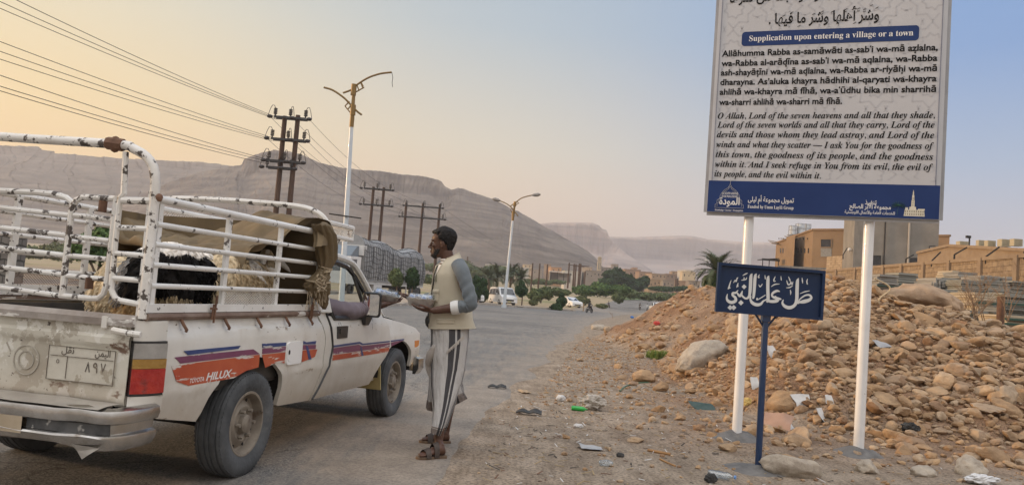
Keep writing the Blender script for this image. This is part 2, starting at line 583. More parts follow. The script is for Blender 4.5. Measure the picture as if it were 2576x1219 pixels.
# asphalt
def road_material():
 m = bpy.data.materials.new('dusty_asphalt')
 m.use_nodes = True
 t = m.node_tree
 b = t.nodes['Principled BSDF']
 b.inputs['Roughness'].default_value = .82
 b.inputs['Specular IOR Level'].default_value = .35
 g = N(t, 'ShaderNodeNewGeometry')
 def noise(sc, det=8, ro=.6, st=None, rot=0):
  n = N(t, 'ShaderNodeTexNoise')
  n.inputs['Scale'].default_value = sc
  n.inputs['Detail'].default_value = det
  n.inputs['Roughness'].default_value = ro
  if st:
   mp = N(t, 'ShaderNodeMapping')
   mp.inputs['Scale'].default_value = st
   mp.inputs['Rotation'].default_value = (0, 0, rot)
   L(t, g.outputs['Position'], mp.inputs[0])
   L(t, mp.outputs[0], n.inputs['Vector'])
  else:
   L(t, g.outputs['Position'], n.inputs['Vector'])
  return n.outputs[0]
 asp = ramp(t, noise(.7), [(.3, (.122, .119, .116)), (.7, (.172, .167, .16))]).outputs[0]
 grit = ramp(t, noise(70, 3, .8), [(.38, (.25, .25, .24)), (.5, (1, 1, 1)), (.60, (2.3, 2.15, 1.9))]).outputs[0]
 asp = mixc(t, .8, asp, grit, 'MULTIPLY')
 vo = N(t, 'ShaderNodeTexVoronoi', feature='DISTANCE_TO_EDGE')
 vo.inputs['Scale'].default_value = .42
 nd = N(t, 'ShaderNodeTexNoise')
 nd.inputs['Scale'].default_value = 1.3
 nd.inputs['Detail'].default_value = 8
 L(t, g.outputs['Position'], nd.inputs['Vector'])
 av = N(t, 'ShaderNodeVectorMath', operation='ADD')
 L(t, g.outputs['Position'], av.inputs[0])
 L(t, nd.outputs['Color'], av.inputs[1])
 L(t, av.outputs[0], vo.inputs['Vector'])
 asp = mixc(t, .8, asp, ramp(t, vo.outputs[0], [(0, (.35, .34, .33)), (.012, (1, 1, 1))]).outputs[0], 'MULTIPLY')
 asp = mixc(t, .9, asp, ramp(t, noise(.16, 5), [(.38, (.74, .74, .75)), (.5, (1, 1, 1)), (.62, (1.16, 1.13, 1.08))]).outputs[0], 'MULTIPLY')
 dust = ramp(t, noise(2.5), [(.3, (.205, .175, .145)), (.7, (.305, .262, .215))]).outputs[0]
 spk = ramp(t, noise(45, 4, .7), [(.36, (.55, .53, .5)), (.52, (1, 1, 1)), (.68, (1.3, 1.25, 1.2))]).outputs[0]
 dust = mixc(t, .7, dust, spk, 'MULTIPLY')
 at = N(t, 'ShaderNodeAttribute', attribute_name='dusty')
 ad = N(t, 'ShaderNodeMath', operation='ADD')
 st = noise(1.0, 8, .65, (5, .7, 1), -.25)
 sc = N(t, 'ShaderNodeMapRange')
 sc.inputs[1].default_value = .3
 sc.inputs[2].default_value = .7
 sc.inputs[3].default_value = -.45
 sc.inputs[4].default_value = .45
 L(t, st, sc.inputs[0])
 L(t, at.outputs['Fac'], ad.inputs[0])
 L(t, sc.outputs[0], ad.inputs[1])
 fac = ramp(t, ad.outputs[0], [(.15, (0, 0, 0)), (.85, (1, 1, 1))]).outputs[0]
 L(t, mixc(t, fac, asp, dust), b.inputs['Base Color'])
 bp = N(t, 'ShaderNodeBump')
 bp.inputs['Strength'].default_value = .55
 bp.inputs['Distance'].default_value = .012
 L(t, noise(65, 6, .75), bp.inputs['Height'])
 L(t, bp.outputs[0], b.inputs['Normal'])
 return m
def road():
 yy = np.concatenate([np.arange(-13, 3, .5), np.arange(3, 26, .16), np.geomspace(26.2, 330, 120)])
 us = np.concatenate([np.linspace(0, .5, 30)[:-1], np.linspace(.5, .85, 30)[:-1], np.linspace(.85, 1, 40)])
 V, D = [], []
 for y in yy:
  xr = float(road_right(y)) + .30 * float(fbm(y * .7, 3.3, 0, 4, 41)) * (1 if y < 40 else .5)
  if y < 79.6:
   xl = -28.0
  else:
   xl = float(np.interp(y, [79.6, 82, 100, 130, 200, 330], [-28, 7.2, 8.2, 13, 26, 50]))
  for u in us:
   x = xl + (xr - xl) * u
   V.append((x, y, 0))
   D.append(0)
 V = np.array(V)
 V[:, 2] = gz(V[:, 0], V[:, 1]) * 0
 zz = gz(V[:, 0], V[:, 1])
 V[len(us) - 1::len(us), 2] = 0
 V[:, 2] = zz + .006 + .02 * S(30, 70, V[:, 1]) + .25 * S(120, 330, V[:, 1])
 V[len(us) - 1::len(us), 2] -= .05
 V[len(us) - 2::len(us), 2] -= .008
 dd = (road_right(V[:, 1]) - V[:, 0])
 y = V[:, 1]
 dusty = np.exp(-np.maximum(dd, 0) / np.interp(y, [3, 6, 12, 30, 60], [1.25, 1.0, .8, .7, 1.5])) * 1.05
 dusty = np.clip(dusty + .28 * S(1.2, 0, np.abs(V[:, 0] + .3) - .2) * S(12, 8, y) + .75 * S(84, 92, y) * S(17, 9, V[:, 0] - .06 * (y - 80)) + .12, 0, 1.2)
 me = np_mesh('road', V, grid_faces(len(yy), len(us)), road_material(), True, {'dusty': dusty})
 kind(link('road', me), 'structure')
road()
def kerb():
 line = [(-26, 26.0), (-12, 33), (-7.6, 42), (-6.7, 50), (-6.0, 60), (-4.6, 71), (-2.5, 76.5), (1, 77.4), (4.5, 78.6), (6.6, 79.2)]
 P_ = catmull([(x, y, 0) for x, y in line], 12)
 mb = MB()
 for i in range(len(P_) - 1):
  a, b = P_[i], P_[i + 1]
  n = max(1, int((b - a).length / .9))
  for k in range(n):
   p, q = a.lerp(b, k / n), a.lerp(b, (k + .97) / n)
   h = .17 + .03 * random.random() - (.12 if random.random() < .1 else 0)
   z = gzf(p.x, p.y)
   mb.bar(p + Ve((0, 0, z + h / 2)), q + Ve((0, 0, z + h / 2 + .01 * random.random())), .28, h)
 kind(obj('kerb', mb, mat('worn_kerb_concrete', (.30, .27, .24), (.40, .36, .31), 3, .9, bump=.3)), 'structure')
 V, Fc = [], []
 n = len(P_)
 for i, p in enumerate(P_):
  t = (P_[min(i + 1, n - 1)] - P_[max(i - 1, 0)]).normalized()
  nrm = Ve((-t.y, t.x, 0))
  w = 9 * min(1, (n - 1 - i) / 25) + .1
  for j, k in enumerate((0, .15, .4, .7, 1)):
   c = p + nrm * (.12 + w * k)
   V.append((c.x, c.y, gzf(c.x, c.y) + (.13 if j < 4 else .0) + .12 * vn(c.x * .5, c.y * .5) * (1 if 0 < j < 4 else 0)))
 me = np_mesh('traffic_island', V, grid_faces(n, 5), mat('island_dirt', (.27, .21, .15), (.38, .31, .24), 1.5, .95, bump=.4, bscale=10), True)
 kind(link('traffic_island', me), 'structure')
kerb()
# mountains
def rock_slope_material(name, lo, hi, dark, s=.02):
 m = bpy.data.materials.new(name)
 m.use_nodes = True
 t = m.node_tree
 b = t.nodes['Principled BSDF']
 b.inputs['Roughness'].default_value = 1
 b.inputs['Specular IOR Level'].default_value = 0
 g = N(t, 'ShaderNodeNewGeometry')
 mp = N(t, 'ShaderNodeMapping')
 mp.inputs['Scale'].default_value = (s, s, s * 1.6)
 L(t, g.outputs['Position'], mp.inputs[0])
 n = N(t, 'ShaderNodeTexNoise')
 n.inputs['Scale'].default_value = 1
 n.inputs['Detail'].default_value = 12
 n.inputs['Roughness'].default_value = .68
 L(t, mp.outputs[0], n.inputs['Vector'])
 c1 = ramp(t, n.outputs[0], [(.33, dark), (.5, lo), (.68, hi)]).outputs[0]
 mq = N(t, 'ShaderNodeMapping')
 mq.inputs['Scale'].default_value = (s * .25, s * .25, s * 9)
 L(t, g.outputs['Position'], mq.inputs[0])
 nq = N(t, 'ShaderNodeTexNoise')
 nq.inputs['Scale'].default_value = 1
 nq.inputs['Detail'].default_value = 7
 L(t, mq.outputs[0], nq.inputs['Vector'])
 c1 = mixc(t, .75, c1, ramp(t, nq.outputs[0], [(.38, (.62, .60, .60)), (.5, (1, 1, 1)), (.62, (1.18, 1.14, 1.1))]).outputs[0], 'MULTIPLY')
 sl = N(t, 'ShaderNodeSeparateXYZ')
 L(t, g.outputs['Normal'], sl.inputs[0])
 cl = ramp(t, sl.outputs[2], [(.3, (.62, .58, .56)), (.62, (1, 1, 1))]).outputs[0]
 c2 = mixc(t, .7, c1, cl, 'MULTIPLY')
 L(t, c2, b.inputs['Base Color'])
 bp = N(t, 'ShaderNodeBump')
 bp.inputs['Strength'].default_value = .8
 bp.inputs['Distance'].default_value = .08 / s
 L(t, n.outputs[0], bp.inputs['Height'])
 L(t, bp.outputs[0], b.inputs['Normal'])
 return m
def mountain(name, sil, Yc, Yb, zb, material, cliff, seed, ncol=260, nrow=70, gul=1.0, px0=None, cap=.8, benches=()):
 """terrain whose crest follows the skyline at its own distance, with talus below a cliff band"""
 px = [p[0] for p in sil]
 X0, X1 = px[0], px[-1]
 cols = np.linspace(X0, X1, ncol)
 py = np.interp(cols, px, [p[1] for p in sil])
 back = 14
 V = []
 for i, (a, b) in enumerate(zip(cols, py)):
  yc = Yc if not callable(Yc) else Yc(a)
  C = at_y(a, b, yc)
  B = at_y(a, b, Yb if not callable(Yb) else Yb(a))
  clf = cliff(a) if callable(cliff) else cliff
  hgt = C.z - zb
  for j in range(nrow):
   v = j / (nrow - 1)
   if v < cap:
    s_ = (v / cap)
    z = (1 - clf) * s_ ** 1.18
    for (bz, bh) in benches:
     z += bh * float(S(bz - .03, bz + .03, s_)) * (1 - s_) * .6
    d = s_ * .93
   elif v < cap + .1:
    s_ = (v - cap) / .1
    z = (1 - clf) + clf * .93 * s_
    d = .93 + .03 * s_
   else:
    s_ = (v - cap - .1) / (.9 - cap)
    z = 1 - clf * .07 * (1 - s_)
    d = .96 + .04 * s_
   V.append((B.x + (C.x - B.x) * d, B.y + (C.y - B.y) * d, zb + hgt * z, v, hgt, a))
  for j in range(1, back):
   s_ = j / (back - 1)
   V.append((C.x * (1 + .35 * s_), C.y * (1 + .35 * s_), zb + hgt * (1 - s_ ** 1.6 * 1.02), 1, 0, a))
 V = np.array(V)
 v, hg = V[:, 3], V[:, 4]
 k = 1 / 60.0 * (900 / (Yc if not callable(Yc) else 900))
 cw = V[:, 5] / 26.0 + .8 * fbm(V[:, 5] / 60.0, v * 2.5, 0, 3, seed + 7)
 gul_ = np.abs(fbm(cw, v * .9, 0, 4, seed + 9))
 fine = np.abs(fbm(cw * 4.3, v * 5.0, 0, 4, seed + 11))
 g1_ = fbm(V[:, 0] * k, V[:, 1] * k * .25, 0, 5, seed)
 g2_ = np.abs(fbm(V[:, 0] * k * 2.3, V[:, 2] * k * .3, 0, 4, seed + 3))
 w = np.sin(np.clip(v, 0, 1) * math.pi * .5) * (1 - S(.9, 1.0, v))
 V[:, 2] += hg * gul * (.05 * g1_ - .03 * g2_ - .07 * (.35 - gul_) * S(.05, .4, v) - .018 * (.3 - fine)) * w * (1 - .6 * S(.8, .95, v))
 V[:, 1] += hg * gul * (.22 * g1_ + .12 * g2_ + .16 * gul_ + .07 * fine * S(cap - .02, cap + .02, v)) * S(.1, .5, v) * (1 - S(.93, 1, v) * .6)
 me = np_mesh(name, V[:, :3], grid_faces(ncol, nrow + back - 1), material, True)
 return kind(link(name, me), 'structure')
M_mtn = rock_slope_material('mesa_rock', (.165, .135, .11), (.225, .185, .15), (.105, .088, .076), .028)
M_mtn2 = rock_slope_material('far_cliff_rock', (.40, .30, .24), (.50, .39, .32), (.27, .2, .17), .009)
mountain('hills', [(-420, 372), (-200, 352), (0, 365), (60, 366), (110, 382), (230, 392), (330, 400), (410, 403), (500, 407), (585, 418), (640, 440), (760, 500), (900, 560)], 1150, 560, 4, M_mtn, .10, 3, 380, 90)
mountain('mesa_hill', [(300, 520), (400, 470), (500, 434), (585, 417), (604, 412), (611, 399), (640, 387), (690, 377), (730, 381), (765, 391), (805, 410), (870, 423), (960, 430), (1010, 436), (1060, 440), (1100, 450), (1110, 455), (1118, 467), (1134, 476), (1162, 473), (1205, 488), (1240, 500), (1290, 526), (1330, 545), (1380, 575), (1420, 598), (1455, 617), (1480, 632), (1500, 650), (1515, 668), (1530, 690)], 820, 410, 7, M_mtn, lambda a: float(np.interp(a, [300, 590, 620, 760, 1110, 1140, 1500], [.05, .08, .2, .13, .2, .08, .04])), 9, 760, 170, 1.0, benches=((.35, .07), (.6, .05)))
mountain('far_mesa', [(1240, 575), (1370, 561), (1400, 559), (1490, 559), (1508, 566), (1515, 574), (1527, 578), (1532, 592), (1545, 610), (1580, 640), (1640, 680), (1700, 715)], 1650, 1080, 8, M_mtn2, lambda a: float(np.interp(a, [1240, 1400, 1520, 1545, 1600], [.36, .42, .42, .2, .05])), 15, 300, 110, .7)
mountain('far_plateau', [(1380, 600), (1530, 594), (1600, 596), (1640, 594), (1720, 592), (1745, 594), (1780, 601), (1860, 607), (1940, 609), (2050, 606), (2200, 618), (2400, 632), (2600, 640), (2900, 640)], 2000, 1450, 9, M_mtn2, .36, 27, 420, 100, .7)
# haze: one closed box of dusty evening air
mb = MB()
mb.box((300, 1380, 102), (3800, 3000, 216))
mh = bpy.data.materials.new('dusty_evening_air')
mh.use_nodes = True
t = mh.node_tree
for n in list(t.nodes):
 t.nodes.remove(n)
o_ = N(t, 'ShaderNodeOutputMaterial')
pv = N(t, 'ShaderNodeVolumePrincipled')
pv.inputs['Color'].default_value = (.90, .90, .95, 1)
pv.inputs['Density'].default_value = .00046
pv.inputs['Anisotropy'].default_value = .2
L(t, pv.outputs[0], o_.inputs['Volume'])
hz = kind(obj('haze', mb, mh), 'stuff')
## the stock-carrying pickup
TA, TX, TY = .198, -2.426, 5.381
tF = Ve((math.sin(TA), math.cos(TA), 0))
tL = Ve((-math.cos(TA), math.sin(TA), 0))
T0 = Ve((TX, TY, 0))
def _loc(px, py, n, k):
 d = ray(px, py)
 o = Ve((0, 0, CAMH)) - T0
 s = (k - o.dot(n)) / d.dot(n)
 p = o + d * s
 return Ve((p.dot(tF), p.dot(tL), p.z))
def ts(px, py, Y=-.78):
 return _loc(px, py, tL, Y)
def tr(px, py, X=-1.1):
 return _loc(px, py, tF, X)
def t2w(x, y, z):
 return T0 + tF * x + tL * y + Ve((0, 0, z))
def lerp_tab(tab):
 a = [p[0] for p in tab]
 b = [p[1] for p in tab]
 return lambda v: float(np.interp(v, a, b))
def truck_paint(name, base=(.70, .685, .64), base2=(.60, .575, .52), dirt=.6, worn=.64):
 return mat(name, base, base2, 1.6, .42, coat=.15, spots=[(2.3, dirt, (.40, .33, .245), .25), (1.5, .55, (.50, .44, .36), .3, (2, 1, .5)), (3.2, worn + .02, (.34, .29, .23), .03, (1, 1, 2.2)), (22, .665, (.15, .12, .09), .02, (.5, 1, 1.6)), (7, .675, (.10, .08, .07), .015, (1.4, 1, .25))], bump=.07, bscale=7)
def add_dust(m, z0, z1, c):
 t = m.node_tree
 b = t.nodes['Principled BSDF']
 src = b.inputs['Base Color'].links[0].from_socket
 g = N(t, 'ShaderNodeTexCoord')
 s = N(t, 'ShaderNodeSeparateXYZ')
 L(t, g.outputs['Object'], s.inputs[0])
 n = N(t, 'ShaderNodeTexNoise')
 n.inputs['Scale'].default_value = 5
 n.inputs['Detail'].default_value = 8
 L(t, g.outputs['Object'], n.inputs['Vector'])
 a = N(t, 'ShaderNodeMath', operation='MULTIPLY_ADD')
 a.inputs[1].default_value = -.42
 L(t, n.outputs[0], a.inputs[0])
 L(t, s.outputs[2], a.inputs[2])
 f = ramp(t, a.outputs[0], [(z0 - .21, (.75, .75, .75)), (z1 - .21, (0, 0, 0))]).outputs[0]
 L(t, mixc(t, f, src, c), b.inputs['Base Color'])
M_truck = truck_paint('old_white_truck_paint')
add_dust(M_truck, .34, .74, (.36, .29, .21))
M_gate = mat('peeling_tailgate_paint', (.56, .535, .46), (.46, .43, .355), 2.5, .7, spots=[(4.2, .545, (.38, .345, .28), .015), (9, .56, (.62, .60, .54), .015), (2.6, .60, (.16, .10, .07), .03, (1, 1, 1.8)), (13, .63, (.08, .06, .05), .02)], bump=.5, bscale=6)
add_dust(M_gate, .52, .80, (.34, .27, .2))
M_chrome = mat('dull_chrome', (.60, .595, .585), (.40, .38, .35), 5, .27, 1.0, bump=.12, bscale=5, spots=[(6, .6, (.30, .25, .19), .12), (12, .68, (.12, .08, .06), .03)])
M_alu = mat('battered_step_metal', (.50, .48, .44), (.38, .36, .33), 6, .45, .6, bump=.2, bscale=12)
M_inner = mat('bed_interior', (.045, .042, .04), (.08, .07, .06), 5, .9)
def glassmat(name, tint, gl):
 m = bpy.data.materials.new(name)
 m.use_nodes = True
 t = m.node_tree
 for n in list(t.nodes):
  t.nodes.remove(n)
 o = N(t, 'ShaderNodeOutputMaterial')
 a = N(t, 'ShaderNodeBsdfTransparent')
 a.inputs[0].default_value = (*tint, 1)
 g = N(t, 'ShaderNodeBsdfGlossy')
 g.inputs['Roughness'].default_value = .05
 mx = N(t, 'ShaderNodeMixShader')
 mx.inputs[0].default_value = gl
 L(t, a.outputs[0], mx.inputs[1])
 L(t, g.outputs[0], mx.inputs[2])
 L(t, mx.outputs[0], o.inputs[0])
 return m
M_pane = glassmat('clear_pane', (.78, .84, .82), .1)
truck = thing('pickup_truck', 'battered white pickup truck carrying sheep in a chipped pipe cage, with red side stripes', 'pickup truck', T0, math.pi / 2 - TA)
yprof = lerp_tab([(.30, -.76), (.36, -.785), (.45, -.808), (.60, -.832), (.64, -.842), (.655, -.833), (.80, -.835), (.90, -.828), (.955, -.815), (.97, -.797), (1.03, -.785)])
ycab = lerp_tab([(.30, -.76), (.36, -.785), (.45, -.81), (.60, -.832), (.64, -.842), (.655, -.834), (.80, -.836), (.92, -.826), (1.0, -.80), (1.03, -.785)])
def arch(x, c, rx, top, base):
 d = abs(x - c)
 if d >= rx:
  return None
 return base + (top - base) * math.sqrt(1 - (d / rx) ** 2)
def side_panel(mb, xa, xb, zb, zt, yp, nx, nz, sgn=1, thick=.03):
 """curved sheet-metal side with turned-in edges"""
 G = []
 for i in range(nx + 1):
  u = i / nx
  x0 = xa(.7) * (1 - u) + xb(.7) * u
  row = []
  a, b = zb(x0), zt(x0)
  for j in range(nz + 1):
   z = a + (b - a) * j / nz
   x = xa(z) * (1 - u) + xb(z) * u
   row.append(Ve((x, yp(z) * sgn, z)))
  G.append(row)
 vs = [p for r in G for p in r]
 fs = [(i * (nz + 1) + j, (i + 1) * (nz + 1) + j, (i + 1) * (nz + 1) + j + 1, i * (nz + 1) + j + 1) for i in range(nx) for j in range(nz)]
 mb.add(vs, fs)
 loop = [G[i][0] for i in range(nx + 1)] + [G[nx][j] for j in range(1, nz + 1)] + [G[i][nz] for i in range(nx - 1, -1, -1)] + [G[0][j] for j in range(nz - 1, 0, -1)]
 inn = [p + Ve((0, sgn * thick, 0)) for p in loop]
 n = len(loop)
 mb.add(loop + inn, [(i, (i + 1) % n, n + (i + 1) % n, n + i) for i in range(n)])
fdoor = lerp_tab([(.36, 1.00), (.45, 1.06), (.62, 1.17), (.76, 1.215), (.98, 1.16), (1.2, 1.08)])
ffront = lerp_tab([(.36, 2.36), (.45, 2.44), (.55, 2.51), (.65, 2.55), (.76, 2.575), (.9, 2.535), (1.02, 2.37)])
def bed_bottom(x):
 a = arch(x, -.02, .50, .77, .43)
 if a:
  return a
 return float(np.interp(x, [-1.12, -.55, .47, .5, 1.05], [.53, .43, .43, .395, .375]))
def door_bottom(x):
 a = arch(x, 2.87, .47, .75, .40)
 return max(a or 0, .375)
def fender_bottom(x):
 a = arch(x, 2.87, .47, .75, .45)
 return a if a else float(np.interp(x, [2.3, 3.34, 3.53], [.45, .45, .56]))
fender_top = lerp_tab([(2.3, 1.02), (2.62, .985), (3.1, .915), (3.4, .865), (3.53, .80)])
body = MB()
for sg in (1, -1):
 side_panel(body, lambda z: -.955 if sg == 1 else -1.11, lambda z: float(np.interp(z, [.36, .6, .85, .93, 1.03], [.95, 1.05, 1.07, 1.03, .97])), bed_bottom, lambda x: 1.02, yprof, 64, 20, sg)
 side_panel(body, lambda z: float(np.interp(z, [.36, .6, .85, .93, 1.03], [.962, 1.062, 1.082, 1.042, .985])), lambda z: fdoor(z) - .012, lambda x: .37, lambda x: 1.06, ycab, 4, 16, sg)
 side_panel(body, lambda z: ffront(z) + .012, lambda z: float(np.interp(z, [.4, .6, .8, 1], [3.45, 3.52, 3.54, 3.5])), fender_bottom, lambda x: fender_top(x), lambda z: float(np.interp(z, [.45, .64, .80, .92, 1.02], [-.815, -.838, -.825, -.795, -.765])), 40, 14, sg)
body.grid(lambda u, v: Ve((2.36 + 1.15 * u, -.775 + 1.55 * v, fender_top(2.36 + 1.15 * u) + .055 * math.sin(math.pi * min(max(v, 0), 1)) ** .5 - .004)), 14, 20)
body.grid(lambda u, v: Ve((3.51 + .05 * math.sin(math.pi * u), -.80 + 1.6 * v, .52 + .29 * u)), 6, 8)
body.box((1.75, 0, .42), (1.5, 1.5, .06))
body.box((1.035, 0, .74), (.05, 1.52, .62))
for sg in (1, -1):
 body.bar((1.10, -.785 * sg, 1.04), (1.13, -.64 * sg, 1.47), .14, .06)
 body.tube(catmull([(2.42, -.775 * sg, 1.0), (2.20, -.715 * sg, 1.23), (2.03, -.655 * sg, 1.41), (1.90, -.635 * sg, 1.475), (1.65, -.63 * sg, 1.505), (1.35, -.63 * sg, 1.505), (1.12, -.64 * sg, 1.475)], 5), .030, 8)
body.grid(lambda u, v: Ve((1.08 + .92 * u, -.62 + 1.24 * v, 1.495 + .075 * math.sin(math.pi * v) ** .6 + .02 * math.sin(math.pi * u) - .06 * max(0, u - .8) / .2)), 12, 16)
body.box((1.045, 0, 1.40), (.05, 1.28, .16))
body.box((1.04, .66, 1.2), (.05, .20, .30))
body.box((1.04, -.66, 1.2), (.05, .20, .30))
for sg in (1, -1):
 body.loft([[Ve((x, y * sg, z)) for x, y in ((-1.125, -.755), (-1.10, -.795), (-1.04, -.828), (-.95, -.836), (-.95, -.80), (-1.06, -.74))] for z in (.54, .63)])
 body.loft([[Ve((x, y * sg, z)) for x, y in ((-1.125, -.755), (-1.10, -.79), (-1.04, -.82), (-.95, -.826), (-.95, -.79), (-1.06, -.74))] for z in (.915, 1.02)])
bd = obj('body', body, M_truck, truck, smooth=30, weld=.0006)
# inside of the bed
mb = MB()
mb.box((-.05, 0, .60), (2.1, 1.5, .05))
for sg in (1, -1):
 mb.box((-.02, -.755 * sg, .80), (2.06, .02, .40))
 mb.box((-.02, -.60 * sg, .70), (.9, .26, .16))
mb.box((1.0, 0, .80), (.02, 1.5, .40))
obj('cargo_bed', mb, M_inner, truck)
# chassis
mb = MB()
for sg in (1, -1):
 mb.box((1.2, .42 * sg, .47), (4.5, .09, .13))
 for k in range(3):
  mb.tube([(-.6 + .1 * k, -.50 * sg, .44 - .02 * k), (-.02, -.50 * sg, .33 - .012 * k), (.6 - .1 * k, -.50 * sg, .44 - .02 * k)], .022, 6)
mb.tube([(0, -.7, .34), (0, .7, .34)], .05, 10)
mb.ball((0, .05, .34), .14)
mb.tube([(2.85, -.7, .34), (2.85, .7, .34)], .04, 8)
mb.tube([(-1.3, .35, .33), (.6, .35, .38), (2.2, .3, .40)], .03, 8)
mb.box((2.9, 0, .62), (.9, .9, .35))
obj('chassis', mb, M_dark, truck)
for cx, rx in ((-.02, .50), (2.87, .47)):
 for sg in (1, -1):
  mb = MB()
  mb.grid(lambda u, v: Ve((cx - rx * math.cos(math.pi * u) * 1.0, sg * (-.80 + .34 * v), .42 + .345 * math.sin(math.pi * u) ** .6)), 20, 2)
  mb.grid(lambda u, v: Ve((cx - rx * math.cos(math.pi * u), sg * -.46, .42 + (.345 * math.sin(math.pi * u) ** .6) * v)), 20, 2)
  obj('wheel_arch', mb, M_dark, truck)
# wheels
def tyre_mesh():
 mb = MB()
 prof = [(.205, -.075), (.235, -.092), (.28, -.100), (.315, -.092), (.331, -.080), (.336, -.066), (.327, -.062), (.327, -.054), (.337, -.050), (.338, -.022), (.328, -.019), (.328, -.012), (.339, -.008), (.339, .008), (.328, .012), (.328, .019), (.338, .022), (.337, .050), (.327, .054), (.327, .062), (.336, .066), (.331, .080), (.315, .092), (.28, .100), (.235, .092), (.205, .075)]
 mb.lathe(prof, 72, axis='y')
 for k in range(72):
  for s in (1, -1):
   a = 2 * math.pi * (k + .5 * (s > 0)) / 72
   c = Ve((math.cos(a) * .327, s * .079, math.sin(a) * .327))
   mb.box(c, (.006, .018, .014), (0, -a, 0))
 return mb
def rim_mesh():
 mb = MB()
 prof = [(.208, .072), (.212, -.074), (.205, -.080), (.192, -.078), (.182, -.05), (.176, -.02), (.162, -.012), (.135, -.035), (.112, -.052), (.09, -.050), (.075, -.040), (.062, -.046), (.058, -.075), (.05, -.082), (.0, -.084)]
 mb.lathe(prof, 48, axis='y')
 for k in range(6):
  a = 2 * math.pi * k / 6
  c = Ve((math.cos(a) * .092, -.055, math.sin(a) * .092))
  mb.tube([c, c + Ve((0, -.028, 0))], [.014, .012], 6)
 mb.tube([(.19, -.065, .06), (.17, -.09, .052)], .005, 6)
 return mb
def slots_mesh():
 mb = MB()
 for k in range(8):
  a = 2 * math.pi * (k + .5) / 8
  mb.ball((math.cos(a) * .152, -.026, math.sin(a) * .152), (.016, .006, .010), 8, 6, (0, -a, 0))
 return mb
M_rim = mat('dusty_steel_rim', (.285, .245, .195), (.19, .16, .128), 7, .65, .2, spots=[(9, .54, (.12, .085, .06), .12)], bump=.15)
M_tyre = mat('dusty_tyre', (.042, .045, .048), (.11, .115, .12), 3.2, .85, spots=[(5, .57, (.17, .165, .155), .3)], bump=.25, bscale=40)
tm, rm, sm_ = tyre_mesh().mesh('tyre', M_tyre, 35), rim_mesh().mesh('rim', M_rim, 40), slots_mesh().mesh('vent_slots', M_dark, True)
for (wx, sg) in ((0, 1), (0, -1), (2.85, 1), (2.85, -1)):
 w = bpy.data.objects.new('wheel', None)
 COL.objects.link(w)
 w.parent = truck
 w.location = (wx, -.735 * sg if wx else -.742 * sg, .338)
 w.rotation_euler = (0, .7 * wx, 0 if sg == 1 else math.pi)
 link('tyre', tm, w)
 r_ = link('rim', rm, w)
 link('vent_slots', sm_, w)
for sg in (1, -1):
 mb = MB()
 mb.box((2.43, .70 * sg, .42), (.015, .24, .24), (0, -.25, 0))
 obj('mud_flap', mb, mat('yellowed_rubber', (.45, .36, .16), (.35, .28, .13), 6, .8), truck)
